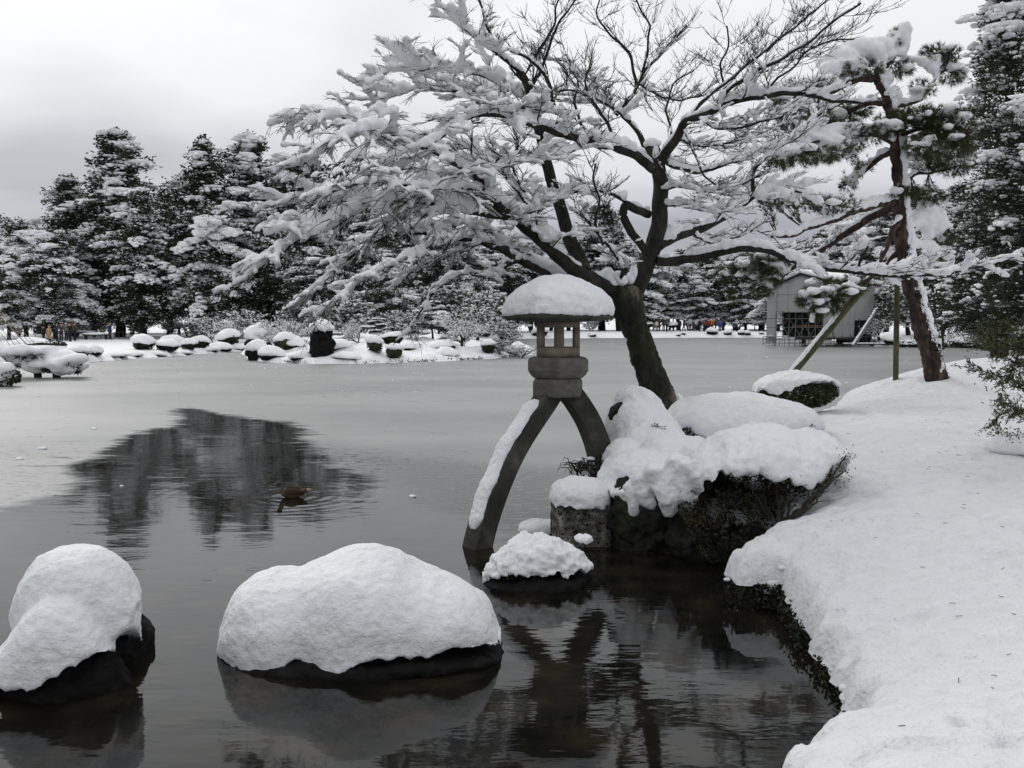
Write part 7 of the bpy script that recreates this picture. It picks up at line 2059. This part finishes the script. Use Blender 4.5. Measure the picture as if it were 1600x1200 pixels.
row = [(1026, 'cream', 'cream coat, leftmost of the far-shore row', 'stand'), (1030, 'cloth_dark', 'black coat close behind the leftmost cream coat of the far row', 'stand'), (1037, 'brown', 'brown coat left of the umbrella in the far row', 'stand'), (1042, 'greycl', 'grey coat beneath the pale umbrella in the far row', 'stand'),
       (1052, 'red', 'bright red jacket behind the snow-capped shrub of the far row', 'stand'), (1062, 'cloth_dark', 'black coat just right of the red jacket in the far row', 'stand'), (1069, 'brown', 'reddish brown coat left of the pale blue one in the far row', 'stride'), (1078, 'palecl', 'pale blue jacket in the middle of the far row', 'stand'),
       (1083, 'navy', 'dark navy coat between pale blue and cream in the far row', 'stand'), (1087, 'cream', 'cream coat in the middle of the far row, right of pale blue', 'stand'), (1093, 'cloth_dark', 'broad black coat right of the middle cream coat', 'stand'), (1100, 'greycl', 'dark grey coat left of the orange-red one in the far row', 'stand'),
       (1106, 'red', 'orange-red coat beside the dark trunk in the far row', 'stride'), (1109, 'red', 'darker red coat touching the orange-red one in the far row', 'stand'), (1113, 'orange', 'yellow-brown coat right of the two red coats', 'stand'), (1118, 'brown', 'tall brown coat left of the blue one in the far row', 'stand'),
       (1125, 'blue', 'vivid blue jacket near the right end of the far row', 'stand'), (1131, 'cloth_dark', 'black coat right of the vivid blue jacket', 'stand'), (1151, 'palecl', 'pale jacket standing apart at the right end of the far row', 'photo')]
for k, (px, coat, lb, pose) in enumerate(row):
    person(px, 511, 119 + (k * 37 % 5) * .4, 19 + (k * 13 % 4), pose, coat, 'person in ' + lb, None, (k * 1.7) % 6.0)
for k, (px, lb) in enumerate([(838, 'left'), (848, 'right')]):
    person(px, 511, 121, 19, 'stand', ['cloth_dark', 'greycl'][k], 'person in dark coat seen just %s of the lantern roof edge on the far path' % ['below left', 'below the middle'][k] if False else ['person in black coat on the far path, just left under the lantern roof', 'person in grey coat on the far path, beside the lantern fire box'][k], None, k * 2.0)
def umbrella(px, py, Y, lb):
    c = P(px, py, Y); t = thing('umbrella', lb, 'umbrella', tuple(c))
    mb = MB(); a = np.arange(16) * math.pi / 8; V = []
    for q in np.linspace(0, 1, 6): V += [[math.cos(x) * q * .5, math.sin(x) * q * .5, .26 * (1 - q * q)] for x in a]
    for q in np.linspace(1, 0, 6): V += [[math.cos(x) * q * .48, math.sin(x) * q * .48, .26 * (1 - q * q) - .02] for x in a]
    mb.add(V, grid_faces(12, 16, True)); mb.build('canopy', M['palecl'], t)
    mb = MB(); tube(mb, [(0, 0, -.65), (0, 0, .28)], .012, 5); mb.build('shaft', M['metal'], t)
umbrella(1042, 497.5, 119.3, 'pale umbrella held over the far row of visitors')

# bench, low table and rail behind the left shore
def bench(px, py, Y, w, lb):
    c = P(px, py, Y); t = thing('bench', lb, 'bench', (c[0], Y, c[2]))
    mb = MB(); box(mb, (0, 0, .42), (w, .5, .10)); mb.build('seat', M['dark_wood'], t, smooth=False)
    for sx_ in (-1, 1):
        mb = MB(); box(mb, (sx_ * w * .4, 0, .18), (.12, .4, .40)); mb.build('leg', M['dark_wood'], t, smooth=False)
    mb = MB(); v, f = ICO[3]; mb.add(v * [w * .52, .3, .14] + [0, 0, .53], f); mb.build('snow_cap', M['snow_far'], t)
bench(134, 527, 88, 2.0, 'long low bench thick with snow, right of the group on the left shore')
bench(150, 531, 84, 2.2, 'second snow-covered bench in front, left of the lone walker')
def rail():
    t = thing('low_fence', 'low rail fence with thin posts by the lone walker on the left shore', 'fence')
    for k in range(6):
        a = P(158 + 7 * k, 531 - .8 * k, 84); mb = MB(); tube(mb, [a, a + [0, 0, .55]], .035, 5); mb.build('post', M['dark_wood'], t)
    mb = MB(); tube(mb, [P(158, 531, 84) + [0, 0, .48], P(193, 527, 84) + [0, 0, .48]], .03, 5); mb.build('rail', M['dark_wood'], t)
rail()

# ------------------------------------------------------------------ duck
def duck():
    c = G(455, 777)
    t = thing('duck', 'brown duck with grey-green head swimming left in the open dark water', 'duck', (c[0], c[1], 0), math.radians(6))
    V = [(.16, 0, .075), (.08, 0, .045), (0, 0, .045), (-.09, 0, .055), (-.125, -.0, .10), (-.135, -.0, .15), (-.150, 0, .185), (.21, 0, .095)]
    E = [(2, 1), (1, 0), (2, 3), (3, 4), (4, 5), (5, 6), (0, 7)]
    R = [(.045, .04), (.085, .07), (.095, .075), (.075, .06), (.034, .034), (.028, .03), (.036, .036), (.012, .02)]
    o = skin_mesh('body', V, E, R, M['duck'], 2); o.parent = t; BODY.append(o)
    mb = MB(); v, f = ICO[2]; mb.add(v * [.036, .030, .034] + [-.155, 0, .190], f); tube(mb, [(-.128, 0, .11), (-.137, 0, .15), (-.150, 0, .18)], [.036, .031, .032], 9); mb.build('head', M['duck_head'], t)
    mb = MB(); v, f = ICO[2]; mb.add(v * [.034, .016, .009] + [-.200, 0, .176], f); mb.build('bill', M['duck_bill'], t)
    for s_ in (-1, 1):
        mb = MB(); v, f = ICO[3]; v = v * [.13, .022, .045]; v[:, 2] *= 1 - .5 * np.clip(v[:, 0] / .13, -1, 1); mb.add(v + [.05, s_ * .072, .085], f)
        w = mb.build('wing', M['duck_dark'], t)
        mb = MB(); mb.add(ICO[1][0] * [.004, .003, .004] + [-.170, s_ * .027, .197], ICO[1][1]); mb.build('eye', M['hair'], t)
    mb = MB(); v, f = ICO[2]; mb.add(v * [.05, .03, .012] + [.225, 0, .10], f); mb.build('tail', M['duck_pale'], t)
BODY = []
M['duck'] = noise_mat('duck_feathers', [(.35, (.03, .018, .01)), (.5, (.085, .05, .028)), (.65, (.17, .11, .06))], 40, bump=.2, stretch=(1, 2, 2))
M['duck_dark'] = noise_mat('duck_wing', [(.35, (.03, .018, .01)), (.6, (.08, .045, .025))], 45, bump=.2)
M['duck_head'] = noise_mat('duck_head', [(.35, (.05, .055, .045)), (.65, (.12, .12, .10))], 30, bump=.1)
M['duck_bill'] = noise_mat('duck_bill', [(.35, (.13, .06, .025)), (.65, (.24, .11, .04))], 20, bump=0)
M['duck_pale'] = noise_mat('duck_tail', [(.35, (.3, .2, .12)), (.65, (.5, .36, .24))], 30, bump=0)
duck()
bake(BODY)
for v in PP.values():
    for o in v: bpy.data.objects.remove(o)
# ------------------------------------------------------------------ finish
finish_remesh()
bake(BEV)
for o in BEV:
    o.data.polygons.foreach_set('use_smooth', np.zeros(len(o.data.polygons), dtype=bool))
